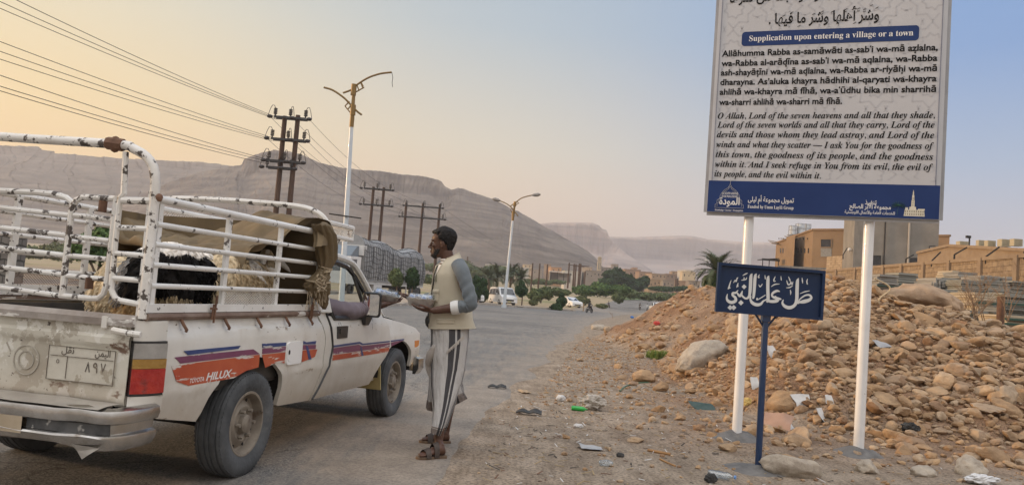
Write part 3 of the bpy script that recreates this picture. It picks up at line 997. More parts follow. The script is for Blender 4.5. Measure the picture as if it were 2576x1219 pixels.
# doors
def door(sg):
 mb = MB()
 side_panel(mb, lambda z: fdoor(z) + .012, lambda z: ffront(z) - .006, door_bottom, lambda x: 1.015, ycab, 26, 18, sg)
 d = obj('door', mb, M_truck, truck, smooth=30, weld=.0006)
 mb = MB()
 mb.box((1.78, -.755 * sg, .72), (1.05, .03, .52))
 obj('door_trim', mb, mat('dark_vinyl', (.035, .032, .03), (.05, .045, .04), 8, .6), d)
 mb = MB()
 yz = lambda z: (-.79 + (z - 1.0) * .30) * sg
 fr = [(1.26, 1.00), (1.62, .995), (1.98, 1.0), (2.12, 1.03), (2.02, 1.22), (1.88, 1.355), (1.74, 1.425), (1.55, 1.45), (1.30, 1.455), (1.155, 1.44), (1.17, 1.2), (1.22, 1.05)]
 mb.tube([(x, yz(z) - .012 * sg, z) for x, z in fr], .021, 6, loop=True)
 mb.bar((1.99, yz(1.0) - .012 * sg, 1.0), (1.86, yz(1.36) - .01 * sg, 1.36), .03, .02)
 mb.tube([(fdoor(z) - .002, (ycab(z) - .002) * sg, z) for z in np.linspace(.38, 1.02, 14)], .0115, 5)
 mb.tube([(fdoor(1.02), ycab(1.02) * sg, 1.02), (1.12, yz(1.2) - .02 * sg, 1.2), (1.13, yz(1.44) - .02 * sg, 1.44)], .013, 5)
 obj('window_frame', mb, M_black, d)
 mb = MB()
 mb.box((1.39, (ycab(.885) - .004) * sg, .885), (.20, .016, .098))
 mb.box((1.37, (ycab(.885) - .014) * sg, .895), (.10, .012, .04))
 obj('handle', mb, M_black, d)
 if sg == -1:
  mb = MB()
  mb.ngon([(1.26, yz(1.0), 1.0), (1.95, yz(1.0), 1.0), (1.83, yz(1.37), 1.37), (1.55, yz(1.44), 1.44), (1.2, yz(1.44), 1.44)])
  obj('door_glass', mb, M_pane, d)
 else:
  mb = MB()
  mb.ngon([(1.95, yz(1.02), 1.02), (2.10, yz(1.04), 1.04), (2.0, yz(1.22), 1.22), (1.87, yz(1.35), 1.35)])
  obj('quarter_glass', mb, M_pane, d)
 mb = MB()
 b0 = Ve((1.90, -.815 * sg, .985))
 mb.loft([[b0 + Ve((x, y * sg, z)) for x, y, z in q] for q in (
  ((-.09, -.0, .05), (.09, 0, .04), (.09, -.05, .035), (-.09, -.05, .045)),
  ((-.05, 0, -.055), (.05, 0, -.06), (.04, -.03, -.055), (-.04, -.03, -.05)))])
 mb.tube([b0 + Ve((0, -.025 * sg, .04)), b0 + Ve((.0, -.07 * sg, .085))], .02, 8)
 c = Ve((1.835, -.895 * sg, 1.115))
 rz = .18 * sg
 M = Euler((0, -.06, rz)).to_matrix()
 def rr(w, h, x, r=.025):
  pts = []
  for (cx, cy, a0) in ((w / 2 - r, h / 2 - r, 0), (-w / 2 + r, h / 2 - r, 90), (-w / 2 + r, -h / 2 + r, 180), (w / 2 - r, -h / 2 + r, 270)):
   for k in range(5):
    a = R(a0 + 22.5 * k)
    pts.append(c + M @ Ve((x, cx + r * math.cos(a), cy + r * math.sin(a))))
  return pts
 mb.loft([rr(.150, .205, -.012), rr(.165, .22, .0), rr(.16, .215, .035), rr(.11, .16, .06)])
 o = obj('mirror', mb, M_black, d, smooth=40)
 mb = MB()
 mb.ngon(rr(.135, .185, -.0135, .02))
 obj('mirror_glass', mb, mat('mirror_silver', (.9, .88, .85), rough=.02, metal=1.0), o)
 return d
door(1)
door(-1)
mb = MB()
mb.ngon([(2.40, -.72, 1.02), (2.40, .72, 1.02), (2.03, .61, 1.43), (2.03, -.61, 1.43)])
obj('windscreen', mb, M_pane, truck)
mb = MB()
mb.box((2.22, 0, .93), (.34, 1.46, .16))
mb.box((1.42, 0, .70), (.55, 1.4, .16))
mb.box((1.16, 0, .98), (.14, 1.4, .50), (0, -.12, 0))
mb.tube([(1.92 + .06 * math.cos(a), .38 + .18 * math.sin(a), 1.0 + .17 * math.cos(a)) for a in np.linspace(0, 6.1, 20)], .012, 6)
obj('cab_interior', mb, mat('dark_brown_vinyl', (.045, .03, .025), (.07, .045, .035), 5, .6), truck)
mb = MB()
mb.box((3.545, 0, .69), (.03, 1.0, .17))
for k in range(5):
 mb.box((3.565, 0, .625 + .033 * k), (.02, 1.0, .010))
obj('grille', mb, M_black, truck)
for sg in (1, -1):
 mb = MB()
 mb.box((3.545, -.62 * sg, .69), (.05, .22, .15))
 obj('headlight', mb, mat('lamp_glass', (.7, .7, .68), rough=.1, spec=.8), truck)
 mb = MB()
 mb.loft([[Ve((x, y * sg, z)) for x, y in ((3.35, -.838), (3.50, -.835), (3.56, -.77), (3.52, -.75), (3.36, -.80))] for z in (.66, .73)])
 obj('indicator', mb, mat('orange_lens', (.62, .22, .05), rough=.25), truck)
mb = MB()
pf = [(-.02, .56), (.03, .54), (.035, .44), (.0, .38), (-.03, .38), (-.03, .54)]
path = [(3.36, -.86), (3.50, -.87), (3.62, -.83), (3.70, -.70), (3.73, 0), (3.70, .70), (3.62, .83), (3.50, .87), (3.36, .86)]
def sweep(mb, path, pf):
 rings = []
 n = len(path)
 for i, (x, y) in enumerate(path):
  a = Ve(path[max(i - 1, 0)])
  b = Ve(path[min(i + 1, n - 1)])
  t_ = (b - a).normalized()
  nr = Ve((t_.y, -t_.x))
  rings.append([Ve((x + nr.x * o, y + nr.y * o, z)) for o, z in pf])
 mb.loft(rings)
sweep(mb, path, pf)
obj('front_bumper', mb, M_chrome, truck, smooth=40)
# tail lamps
M_red = mat('red_lens', (.30, .012, .012), (.40, .03, .018), 14, .3, spec=.6, bump=.3, bscale=50, spots=[(9, .6, (.20, .03, .025), .1)])
M_amb = mat('faded_amber_lens', (.36, .21, .045), (.28, .15, .035), 8, .35, bump=.3, bscale=50)
M_clear = mat('clear_lens', (.36, .345, .32), (.25, .24, .22), 9, .2)
for sg in (1, -1):
 def quad(z0, z1, off, x=0):
  a, b = Ve((-1.128 + x, -.762)), Ve((-.965 + x * .3, -.842))
  n_ = Ve((-.45, -.9)).normalized()
  pts = [a, Ve((-1.075, -.802)), Ve((-1.02, -.828)), b]
  return [[Ve((p.x + n_.x * off, (p.y + n_.y * off) * sg, z)) for p in pts] for z in (z0, z1)]
 def lens(z0, z1, off, m, name, par):
  q0, q1 = quad(z0, z1, off)
  r0, r1 = quad(z0, z1, -.03)
  mb = MB()
  mb.loft([q0 + r0[::-1], q1 + r1[::-1]])
  return obj(name, mb, m, par)
 tl = lens(.632, .915, .004, M_black, 'tail_light', truck)
 lens(.645, .772, .012, M_red, 'brake_lens', tl)
 lens(.774, .822, .012, M_amb, 'indicator_lens', tl)
 lens(.824, .903, .010, M_clear, 'reversing_lens', tl)
# tailgate
mb = MB()
def tgx(z):
 return float(np.interp(z, [.575, .60, .66, .865, .885, .925, .94, .985], [-1.125, -1.135, -1.128, -1.128, -1.142, -1.142, -1.13, -1.135]))
mb.grid(lambda u, v: Ve((tgx(.575 + .41 * v) + .006 * float(vn(u * 9, v * 5, 0, 77)), -.745 + 1.49 * u, .575 + .41 * v)), 50, 26)
mb.box((-1.09, 0, .78), (.05, 1.485, .40))
tg = obj('tailgate', mb, M_gate, truck, smooth=25)
mb = MB()
mb.loft([[Ve((-1.155, y, .985)), Ve((-1.155, y, 1.02)), Ve((-1.12, y, 1.045)), Ve((-1.06, y, 1.04)), Ve((-1.06, y, .985))] for y in np.linspace(-.76, .76, 20)])
obj('tailgate_cap', mb, mat('scuffed_cap_rail', (.34, .31, .28), (.20, .165, .14), 5, .6, spots=[(6, .55, (.62, .60, .56), .03, (1, .3, 1))], bump=.3), tg)
mb = MB()
mb.tube([(-1.165, -.66, .965), (-1.17, -.74, .958), (-1.16, -.82, .953)], .016, 8)
mb.box((-1.15, -.60, 1.0), (.02, .03, .06))
obj('latch', mb, M_truck, tg)
def ring(mb, c, r0, r1, x, n=32):
 vs = []
 for k in range(n):
  a = 2 * math.pi * k / n
  for rr_, xx in ((r0, 0), (r0, -x), (r1, -x), (r1, 0)):
   vs.append(Ve((c[0] + xx, c[1] + rr_ * math.cos(a), c[2] + rr_ * math.sin(a))))
 fs = [(k * 4 + j, k * 4 + (j + 1) % 4, ((k + 1) % n) * 4 + (j + 1) % 4, ((k + 1) % n) * 4 + j) for k in range(n) for j in range(4)]
 mb.add(vs, fs)
mb = MB()
ring(mb, (-1.127, -.135, .763), .074, .080, .004)
ring(mb, (-1.127, -.135, .763), .043, .049, .004)
mb.bar((-1.128, -.035, .80), (-1.128, -.005, .845), .006, .008)
obj('embossed_letter', mb, mat('flaking_grey_edge', (.33, .30, .25), (.42, .39, .33), 14, .8), tg)
# step bumper
mb = MB()
prf = [(-.22, .575), (-.02, .588), (.012, .575), (.020, .548), (.012, .515), (-.012, .505), (-.014, .462), (.006, .452), (.010, .44), (-.01, .40), (-.06, .385), (-.22, .40)]
pth = [(-1.0, .845), (-1.10, .85), (-1.22, .825), (-1.285, .74), (-1.305, .5), (-1.31, 0), (-1.305, -.5), (-1.285, -.74), (-1.22, -.825), (-1.10, -.85), (-1.0, -.845)]
pc = [(p.x, p.y) for p in catmull([(a, b, 0) for a, b in pth], 5)]
rings = []
for i, (x, y) in enumerate(pc):
 a, b = Ve(pc[max(i - 1, 0)]), Ve(pc[min(i + 1, len(pc) - 1)])
 t_ = (b - a).normalized()
 nr = Ve((t_.y, -t_.x)) if True else 0
 if nr.dot(Ve((x - .2, y))) < 0:
  nr = -nr
 sc = .10 / .22 if abs(y) > .80 and x > -1.25 else 1
 ring_ = []
 for o, z in prf:
  oo = o * (sc if o < -.05 else 1)
  dz = .012 * float(vn(y * 6, z * 9, 0, 5)) if z < .45 else .006 * float(vn(y * 8, 1, 0, 6))
  if z < .41:
   dz += .02 * S(-.5, -.66, y) * S(-.95, -.72, y) * -1
  ring_.append(Ve((x + nr.x * oo + .006 * float(vn(y * 5, z * 20, 0, 9)), y + nr.y * oo, z + dz)))
 rings.append(ring_)
mb.loft(rings)
bp_ = obj('rear_bumper', mb, M_chrome, truck, smooth=35)
mb = MB()
mb.grid(lambda u, v: Ve((-1.315 + .17 * v + .0, -.74 + 1.48 * u, .586 + .012 * v + .004 * float(vn(u * 9, v * 3, 0, 12)))), 24, 3)
obj('step_pad', mb, M_alu, bp_, smooth=True)
def bump_face(y):
 return float(np.interp(abs(y), [0, .5, .74, .80], [-1.31, -1.305, -1.285, -1.255]))
for sg in (1, -1):
 mb = MB()
 mb.grid(lambda u, v: Ve((bump_face(.34 + .44 * u), sg * (.34 + .44 * u), .458 + .050 * v)), 16, 1)
 obj('bumper_strip', mb, mat('black_bumper_strip', (.03, .033, .035), (.09, .09, .09), 9, .5, spots=[(10, .6, (.3, .29, .27), .03)]), bp_)
mb = MB()
mb.grid(lambda u, v: Ve((-1.322, -.325 + .62 * u, .43 + .10 * v)), 8, 2)
obj('bumper_plate', mb, mat('tan_bumper_patch', (.36, .29, .20), (.46, .38, .28), 5, .7), bp_)
mb = MB()
mb.add([(-1.30, -.60, .405), (-1.30, -.76, .40), (-1.30, -.70, .36), (-1.295, -.665, .335), (-1.29, -.63, .37)], [(0, 1, 2, 3, 4)])
obj('torn_flap', mb, M_alu, bp_)
# fuel flap, bed lip pipe and rusty hooks
mb = MB()
yf = -.8395
pts = []
for (cx, cz, a0) in ((.625, .815, 0), (.455, .815, 90), (.455, .715, 180), (.625, .715, 270)):
 for k in range(5):
  a = R(a0 + 22.5 * k)
  pts.append(Ve((cx + .03 * math.cos(a), yf - .006, cz + .03 * math.sin(a))))
mb.prism(pts, (0, .02, 0))
ff = obj('fuel_flap', mb, M_white, truck)
mb = MB()
mb.ball((.45, yf - .008, .775), (.012, .004, .018), 10, 6)
obj('flap_lock', mb, M_dark, ff)
for sg in (1, -1):
 mb = MB()
 mb.tube([(-1.1, -.795 * sg, 1.04), (.98, -.795 * sg, 1.04)], .021, 8)
 obj('bed_lip', mb, mat('rusted_lip_pipe', (.22, .16, .125), (.13, .075, .05), 6, .7, spots=[(4, .56, (.62, .59, .55), .02, (.4, 1, 1))], bump=.3), truck)
for hx in (-.80, -.36, .03, .43, .80):
 mb = MB()
 mb.tube([(hx, -.80, 1.025), (hx - .003, -.822, .995), (hx + .006, -.838, .968), (hx + .008, -.832, .958)], .009, 6)
 obj('rope_hook', mb, M_rust, truck)
# stripes (painted film 2 mm proud of the panels)
M_blue = mat('navy_stripe', (.025, .05, .17), (.04, .07, .20), 5, .4, spots=[(9, .62, (.55, .53, .5), .02, (.35, 1, 2.5))])
M_purp = mat('plum_stripe', (.16, .045, .10), (.20, .06, .12), 5, .4, spots=[(8, .58, (.60, .57, .54), .02, (.35, 1, 2.5))])
M_oran = mat('orange_red_stripe', (.40, .062, .026), (.48, .105, .042), 4, .45, spots=[(7, .58, (.62, .58, .53), .02, (.35, 1, 2.5)), (4, .66, (.28, .06, .04), .05)])
def stripe(poly, m, yp):
 mb = MB()
 vs = [Ve((x, yp(z) - .0028, z)) for x, z in poly]
 mb.prism(vs, (0, .002, 0))
 o = obj('side_stripe', mb, m, bd)
 o.parent = truck
 return o
yb = lambda z: min(yprof(z), -.8345)
stripe([(-.80, .853), (-.20, .853), (-.225, .835), (-.755, .828)], M_blue, yb)
stripe([(-.88, .823), (-.04, .822), (.05, .786), (-.82, .785), (-.845, .803)], M_purp, yb)
stripe([(-.90, .778), (.05, .782), (.05, .70), (-.10, .69), (-.25, .655), (-.72, .655), (-.84, .69)], M_oran, yb)
stripe([(.07, .852), (.41, .845), (.41, .822), (.08, .824)], M_blue, yb)
stripe([(.08, .819), (.41, .817), (.41, .782), (.08, .784)], M_purp, yb)
stripe([(.08, .779), (.41, .777), (.41, .70), (.30, .715), (.14, .69)], M_oran, yb)
stripe([(.68, .845), (.73, .832), (.90, .835), (.89, .81), (.68, .82)], M_blue, yb)
stripe([(.68, .815), (.90, .805), (.90, .775), (.68, .780)], M_purp, yb)
stripe([(.68, .775), (.93, .770), (.90, .715), (.78, .70), (.68, .69)], M_oran, yb)
stripe([(.72, .81), (.76, .80), (.84, .70), (.79, .70)], M_blue, lambda z: yb(z) - .0012)
stripe([(1.235, .785), (1.78, .79), (1.86, .770), (2.55, .765), (2.55, .752), (1.84, .757), (1.78, .772), (1.235, .768)], M_blue, lambda z: ycab(z))
stripe([(1.235, .762), (1.76, .766), (1.84, .75), (2.56, .745), (2.56, .705), (1.88, .708), (1.235, .712)], M_purp, lambda z: ycab(z))
stripe([(1.235, .706), (2.555, .70), (2.55, .660), (1.7, .662), (1.235, .664)], M_oran, lambda z: ycab(z))
stripe([(1.80, .745), (1.83, .742), (1.90, .662), (1.85, .662)], M_blue, lambda z: ycab(z) - .0012)
ff_ = lambda z: float(np.interp(z, [.45, .64, .80, .92, 1.02], [-.815, -.838, -.825, -.795, -.765])) - .001
stripe([(2.60, .765), (3.0, .765), (3.0, .752), (2.60, .752)], M_blue, ff_)
stripe([(2.60, .745), (2.98, .75), (2.62, .708)], M_purp, ff_)
## lettering
_FORMS = {}
for cp in list(range(0xFE70, 0xFEFF)):
 d = unicodedata.decomposition(chr(cp)).split()
 if len(d) >= 2 and d[0] in ('<isolated>', '<final>', '<initial>', '<medial>'):
  _FORMS.setdefault(tuple(int(v, 16) for v in d[1:]), {})[d[0][1:-1]] = chr(cp)
def shape_arabic(s):
 """contextual Arabic letter forms, returned in left-to-right drawing order"""
 u = []
 i = 0
 while i < len(s):
  if i + 1 < len(s) and (ord(s[i]), ord(s[i + 1])) in _FORMS and s[i] == '\u0644':
   u.append((ord(s[i]), ord(s[i + 1])))
   i += 2
  else:
   u.append((ord(s[i]),))
   i += 1
 out = []
 for k, g in enumerate(u):
  f = _FORMS.get(g)
  if not f:
   out.append(chr(g[0]))
   continue
  pf = _FORMS.get(u[k - 1]) if k else None
  nf = _FORMS.get(u[k + 1]) if k + 1 < len(u) else None
  pj = bool(pf and 'initial' in pf and ('final' in f))
  nj = bool(nf and 'final' in nf and 'initial' in f)
  out.append(f['medial'] if pj and nj and 'medial' in f else f['final'] if pj else f['initial'] if nj else f['isolated'])
 r = ''.join(out)[::-1]
 return r
def math_text(s, up, lo):
 return ''.join(chr(up + ord(c) - 65) if 'A' <= c <= 'Z' else chr(lo + ord(c) - 97) if 'a' <= c <= 'z' else c for c in s)
def text_geo(s, bold=0.0, shear=0.0, spacing=1.0):
 c = bpy.data.curves.new('lettering', 'FONT')
 c.body = s
 c.size = 1
 c.offset = bold
 c.shear = shear
 c.space_character = spacing
 c.resolution_u = 3
 o = bpy.data.objects.new('lettering', c)
 COL.objects.link(o)
 bpy.context.view_layer.update()
 dg = bpy.context.evaluated_depsgraph_get()
 me = bpy.data.meshes.new_from_object(o.evaluated_get(dg))
 vs = [v.co.copy() for v in me.vertices]
 fs = [tuple(p.vertices) for p in me.polygons]
 bpy.data.objects.remove(o)
 bpy.data.curves.remove(c)
 bpy.data.meshes.remove(me)
 return vs, fs
def put_text(mb, s, fn, x0, x1, yb_, size=None, **k):
 """draw s between x0 and x1 on baseline yb_ (panel units); fn maps (x, y) to 3-D"""
 vs, fs = text_geo(s, **k)
 if not vs:
  return
 a, b = min(v.x for v in vs), max(v.x for v in vs)
 sx = (x1 - x0) / (b - a)
 sy = size if size else sx
 mb.add([fn(x0 + (v.x - a) * sx, yb_ + v.y * sy) for v in vs], fs)
M_ink = mat('black_ink', (.006, .006, .007), rough=.6, spec=.15)
M_ltr = mat('white_lettering', (.72, .71, .69), rough=.4)
mb = MB()
fn = lambda x, y: Ve((x, yb(y) - .0034, y))
put_text(mb, 'HILUX', fn, -.555, -.275, .668, .062, bold=.03, shear=.25)
put_text(mb, 'TOYOTA', fn, -.715, -.575, .668, .036, bold=.02, shear=.25)
o = obj('maker_lettering', mb, M_ltr, truck, fix=False)
mb = MB()
px_ = -1.1325
pl = lambda x, y: Ve((px_ - .0035, -.276 - x, .68 + y))
mb.prism([pl(0, 0), pl(.395, 0), pl(.395, .175), pl(0, .175)], (.012, 0, 0))
plate = obj('number_plate', mb, mat('overpainted_plate', (.58, .55, .47), (.48, .45, .38), 6, .7, spots=[(7, .58, (.36, .32, .25), .02)], bump=.4, bscale=14), tg)
mb = MB()
def line(a, b, w=.003, fn=None, off=.003):
 n_ = Ve((-off, 0, 0))
 pa, pb = fn(*a) + n_, fn(*b) + n_
 mb.bar(pa, pb, w, w * .6)
for a, b in (((0, 0), (.395, 0)), ((.395, 0), (.395, .175)), ((.395, .175), (0, .175)), ((0, .175), (0, 0)), ((.01, .125), (.385, .125)), ((.115, .01), (.115, .125))):
 line(a, b, .0032, pl)
tx_ = lambda x, y: pl(x, y) + Ve((-.002, 0, 0))
put_text(mb, shape_arabic('اليمن'), tx_, .275, .365, .141, .05, bold=.012)
put_text(mb, shape_arabic('نقل'), tx_, .075, .15, .141, .05, bold=.012)
for k, ch in enumerate('٨٩٧'):
 put_text(mb, ch, tx_, .225 + .045 * k, .225 + .045 * k + .03, .055, .075, bold=.01)
put_text(mb, '٥', tx_, .05, .068, .085, .04)
obj('plate_lettering', mb, mat('flaked_plate_ink', (.05, .04, .035), (.16, .13, .10), 14, .6), plate, fix=False)
## pipe cage on the bed
rack = bpy.data.objects.new('stock_rack', None)
COL.objects.link(rack)
rack.parent = truck
YR = -.785
XB = -1.10
def px_tube(mb, pts, r, side=None, rear=None, seg=8, smooth_=False):
 P_ = [ts(a, b, side) if side is not None else tr(a, b, rear) for a, b in pts]
 mb.tube(catmull(P_, 6) if smooth_ else P_, r, seg)
mb = MB()
def rail_z(a, b, Y):
 return (ts(*a, Y).z + ts(*b, Y).z) / 2
for a, b, r in (((419, 504), (786, 582), .022), ((419, 568), (800, 628), .0155), ((415, 617), (805, 664), .0155), ((412, 667), (786, 698), .0155), ((407, 719), (792, 734), .015)):
 z = rail_z(a, b, YR)
 mb.tube([(-1.08, YR, z), (1.0, YR, z)], r, 10)
zt = rail_z((419, 504), (786, 582), YR)
def post(mb, p, q, Y, w=.04):
 a, b = ts(*p, Y), ts(*q, Y)
 x = (a.x + b.x) / 2
 mb.box((x, Y + .012, (a.z + b.z) / 2), (w, .022, a.z - b.z))
post(mb, (583, 551), (559.5, 779), YR)
post(mb, (712, 573), (693, 779), YR)
mb.box((.97, YR + .012, 1.35), (.05, .024, .58))
mb.box((.90, YR + .012, 1.15), (.04, .024, .22))
mb.box((-1.055, YR + .008, 1.36), (.035, .03, .60))
mb.box((-.05, YR + .0, 1.085), (2.12, .035, .045))
sr = obj('side_rack', mb, M_chip, rack, smooth=40)
sr['label'] = 'right side of the pipe cage, facing the viewer'
def meshpanel(mb, A, B, C, D, nu, nv, r=.0022):
 """expanded-metal diamonds between corners A-B (bottom) and D-C (top)"""
 A, B, C, D = map(Ve, (A, B, C, D))
 f = lambda u, v: (A.lerp(B, u)).lerp(D.lerp(C, u), v)
 for i in range(-nv, nu + 1):
  for sgn in (1, -1):
   u0, v0, u1, v1 = (i / nu, 0, (i + nv) / nu, 1) if sgn == 1 else (i / nu, 1, (i + nv) / nu, 0)
   if u0 < 0:
    t_ = (0 - u0) / (u1 - u0)
    v0 = v0 + (v1 - v0) * t_
    u0 = 0
   if u1 > 1:
    t_ = (1 - u0) / (u1 - u0)
    v1 = v0 + (v1 - v0) * t_
    u1 = 1
   if u1 - u0 > 1e-4:
    mb.bar(f(u0, v0), f(u1, v1), r * 2, r * 1.2)
M_mesh = mat('white_expanded_mesh', (.72, .70, .66), (.60, .56, .50), 8, .5, spots=[(12, .64, (.16, .09, .06), .03)])
mb = MB()
xa, xb_ = ts(566, 727, YR).x, ts(693, 727, YR).x
meshpanel(mb, (xa, YR, 1.10), (xb_, YR, 1.10), (xb_, YR, 1.205), (xa, YR, 1.205), 20, 6)
obj('mesh_panel', mb, M_mesh, sr)
mb = MB()
hoop = [tr(0, 345, XB), tr(160, 357, XB), tr(310, 371, XB), tr(350, 381, XB), tr(390, 401, XB), tr(412, 441, XB), tr(405, 560, XB), tr(395, 660, XB), tr(380, 795, XB)]
hy = [(p.y, p.z) for p in hoop]
pts = [Ve((XB, y, z)) for y, z in hy]
left = [Ve((XB, -y, z)) for y, z in hy[3:]][::-1]
pts = [Ve((XB, .60, 1.955)), Ve((XB, 0, 1.945)), Ve((XB, -.52, 1.935)), Ve((XB, -.62, 1.915)), Ve((XB, -.72, 1.86)), Ve((XB, -.765, 1.76)), Ve((XB, -.775, 1.55)), Ve((XB, -.775, 1.3)), Ve((XB, -.775, 1.03))]
lft = [Ve((XB, -p.y, p.z)) for p in pts[4:]][::-1] + [Ve((XB, .70, 1.905))]
mb.tube(catmull(lft + pts, 5), .025, 10)
mb.box((XB + .012, -.752, 1.37), (.035, .03, .66))
ho = obj('rear_hoop', mb, M_chip2, rack, smooth=40)
mb = MB()
mb.tube([(XB, -.46, 1.94), (XB, -.555, 1.932)], .034, 8)
mb.ball((XB, -.505, 1.935), (.03, .03, .045), 8, 6)
obj('welded_clamp', mb, M_rust, ho)
mb = MB()
mb.ball((XB + .005, -.797, 1.665), (.028, .012, .022), 9, 6)
obj('weld', mb, M_rust, ho)
for q_ in ((-.475, 1.60, .014, .06), (-.445, 1.19, .012, .06)):
 mb = MB()
 mb.box((XB - .005, q_[0], q_[1]), (.05, q_[2], q_[3]))
 obj('hinge', mb, M_rust, ho)
def rt(px, py):
 p = tr(px, py, XB)
 return Ve((XB, p.y, p.z))
def z1(x, y):
 return (x * .4192, 319.4 + y * .4192)
mb = MB()
px_tube(mb, [z1(755, 150), z1(742, 400), z1(722, 420), z1(690, 700), z1(672, 930), z1(668, 975), z1(690, 1022), z1(720, 1040), z1(885, 1072)], .0155, rear=XB)
for a, b in ((z1(735, 440), z1(950, 445)), (z1(712, 603), z1(935, 612)), (z1(695, 757), z1(920, 775)), (z1(675, 905), z1(905, 925))):
 px_tube(mb, [a, b], .0145 if a[1] > 510 else .019, rear=XB)
obj('rear_gate', mb, M_chip2, rack, smooth=40)
mb = MB()
px_tube(mb, [z1(375, 1005), z1(395, 800), z1(415, 640), z1(430, 500), z1(440, 470), z1(460, 437), z1(500, 420), z1(560, 424), z1(690, 430)], .0165, rear=XB + .015)
px_tube(mb, [z1(700, 415), z1(690, 500), z1(668, 700), z1(645, 900), z1(638, 950), z1(620, 1000), z1(590, 1026), z1(540, 1027), z1(360, 1010)], .0155, rear=XB + .015)
for a, b in ((z1(445, 528), z1(675, 555)), (z1(425, 655), z1(655, 682)), (z1(410, 770), z1(640, 792)), (z1(395, 890), z1(630, 912))):
 px_tube(mb, [a, b], .0135, rear=XB + .015)
obj('rear_gate', mb, M_chip2, rack, smooth=40)
mb = MB()
px_tube(mb, [(-130, 470), z1(0, 383), z1(200, 392), z1(330, 402), z1(400, 425), z1(438, 455), z1(445, 500)], .0165, rear=XB + .03)
for a, b in (((-130, 508), z1(425, 530)), ((-130, 557), z1(405, 650)), ((-130, 608), z1(395, 770)), ((-130, 655), z1(385, 885)), ((-130, 705), z1(365, 1012))):
 px_tube(mb, [a, b], .0145, rear=XB + .03)
obj('rear_gate', mb, M_chip2, rack, smooth=40)
YL = .785
mb = MB()
for z, r in ((1.70, .020), (1.585, .016), (1.44, .016), (1.33, .016), (1.21, .018)):
 mb.tube([(-1.08, YL, z), (1.0, YL, z)], r, 8)
for x in (-1.05, -.33, .33, .97):
 mb.box((x, YL - .01, 1.38), (.05, .022, .64))
mb.box((-.05, YL, 1.085), (2.12, .035, .07))
sl = obj('side_rack', mb, M_chip2, rack, smooth=40)
sl['label'] = 'left side of the pipe cage, seen through the rear gate'
mb = MB()
meshpanel(mb, (-.30, YL, 1.12), (.33, YL, 1.12), (.33, YL, 1.21), (-.30, YL, 1.21), 26, 5, .0018)
obj('mesh_panel', mb, mat('rusty_mesh', (.20, .13, .09), (.30, .22, .17), 8, .8), sl)
mb = MB()
XF = 1.08
fh = [(.775, 1.03), (.775, 1.5), (.77, 1.76), (.73, 1.85), (.62, 1.875), (.2, 1.885), (-.2, 1.88), (-.46, 1.87), (-.60, 1.85), (-.71, 1.80), (-.765, 1.72), (-.775, 1.6), (-.775, 1.04)]
mb.tube(catmull([(XF, y, z) for y, z in fh], 5), .023, 8)
obj('front_hoop', mb, M_chip2, rack, smooth=40)
mb = MB()
xa, xb_ = 1.08, 1.56
for z, r in ((1.755, .020), (1.655, .017)):
 mb.tube([(xa, -.775, z), (xb_, -.775, z), (2.55, .775, z + .04), (xa, .775, z + .04)], r, 8)
for x, y, dz in ((xb_, -.775, 0), (2.55, .775, .04), (2.05, 0, .02)):
 mb.tube([(x, y, 1.655 + dz), (x, y, 1.755 + dz)], .014, 6)
mb.bar((1.45, -.70, 1.655), (1.40, -.66, 1.56), .04, .03)
mb.bar((1.8, .62, 1.69), (1.75, .60, 1.56), .04, .03)
cr = obj('cab_rack', mb, M_chip, rack, smooth=40)
mb = MB()
meshpanel(mb, (xa, -.775, 1.66), (xb_, -.775, 1.66), (xb_, -.775, 1.75), (xa, -.775, 1.75), 15, 3, .0026)
meshpanel(mb, (xb_, -.775, 1.66), (2.55, .775, 1.70), (2.55, .775, 1.79), (xb_, -.775, 1.75), 52, 3, .0026)
meshpanel(mb, (xa, .775, 1.70), (2.55, .775, 1.70), (2.55, .775, 1.79), (xa, .775, 1.79), 42, 3, .0026)
obj('mesh_panel', mb, M_mesh, cr)
for hx in (-.52, .80):
 mb = MB()
 mb.tube([(hx - .03, -.822, 1.085), (hx + .03, -.822, 1.082)], .008, 6)
 mb.tube([(hx + .01, -.822, 1.0), (hx + .012, -.828, 1.16)], .007, 6)
 mb.tube([(hx - .012, -.822, 1.02), (hx - .01, -.826, 1.11)], .006, 6)
 obj('tie_bracket', mb, M_rust, rack)
## bodies
def organic(name, mb, voxel, mats, smooth=4, factor=.5):
 """fuse overlapping closed shapes into one continuous skin"""
 me = mb.mesh(name, mats)
 o = bpy.data.objects.new(name, me)
 COL.objects.link(o)
 r = o.modifiers.new('fuse', 'REMESH')
 r.mode = 'VOXEL'
 r.voxel_size = voxel
 r.use_smooth_shade = True
 if smooth:
  s_ = o.modifiers.new('soften', 'SMOOTH')
  s_.factor = factor
  s_.iterations = smooth
 bpy.context.view_layer.update()
 m2 = bpy.data.meshes.new_from_object(o.evaluated_get(bpy.context.evaluated_depsgraph_get()))
 bpy.data.objects.remove(o)
 bpy.data.meshes.remove(me)
 m2.name = name
 m2.materials.clear()
 m2.materials.append(mats if not isinstance(mats, (list, tuple)) else mats[0])
 m2.polygons.foreach_set('material_index', [0] * len(m2.polygons))
 m2.polygons.foreach_set('use_smooth', [True] * len(m2.polygons))
 return m2
M_skin = mat('brown_skin', (.080, .038, .024), (.108, .052, .033), 14, .5, bump=.06, bscale=60, spec=.4)
M_skin2 = mat('dark_brown_skin', (.06, .028, .019), (.085, .042, .028), 14, .5, bump=.06, bscale=60, spec=.4)
M_hair = mat('black_hair', (.006, .005, .005), (.014, .011, .010), 40, .7, bump=.6, bscale=90, spec=.3)
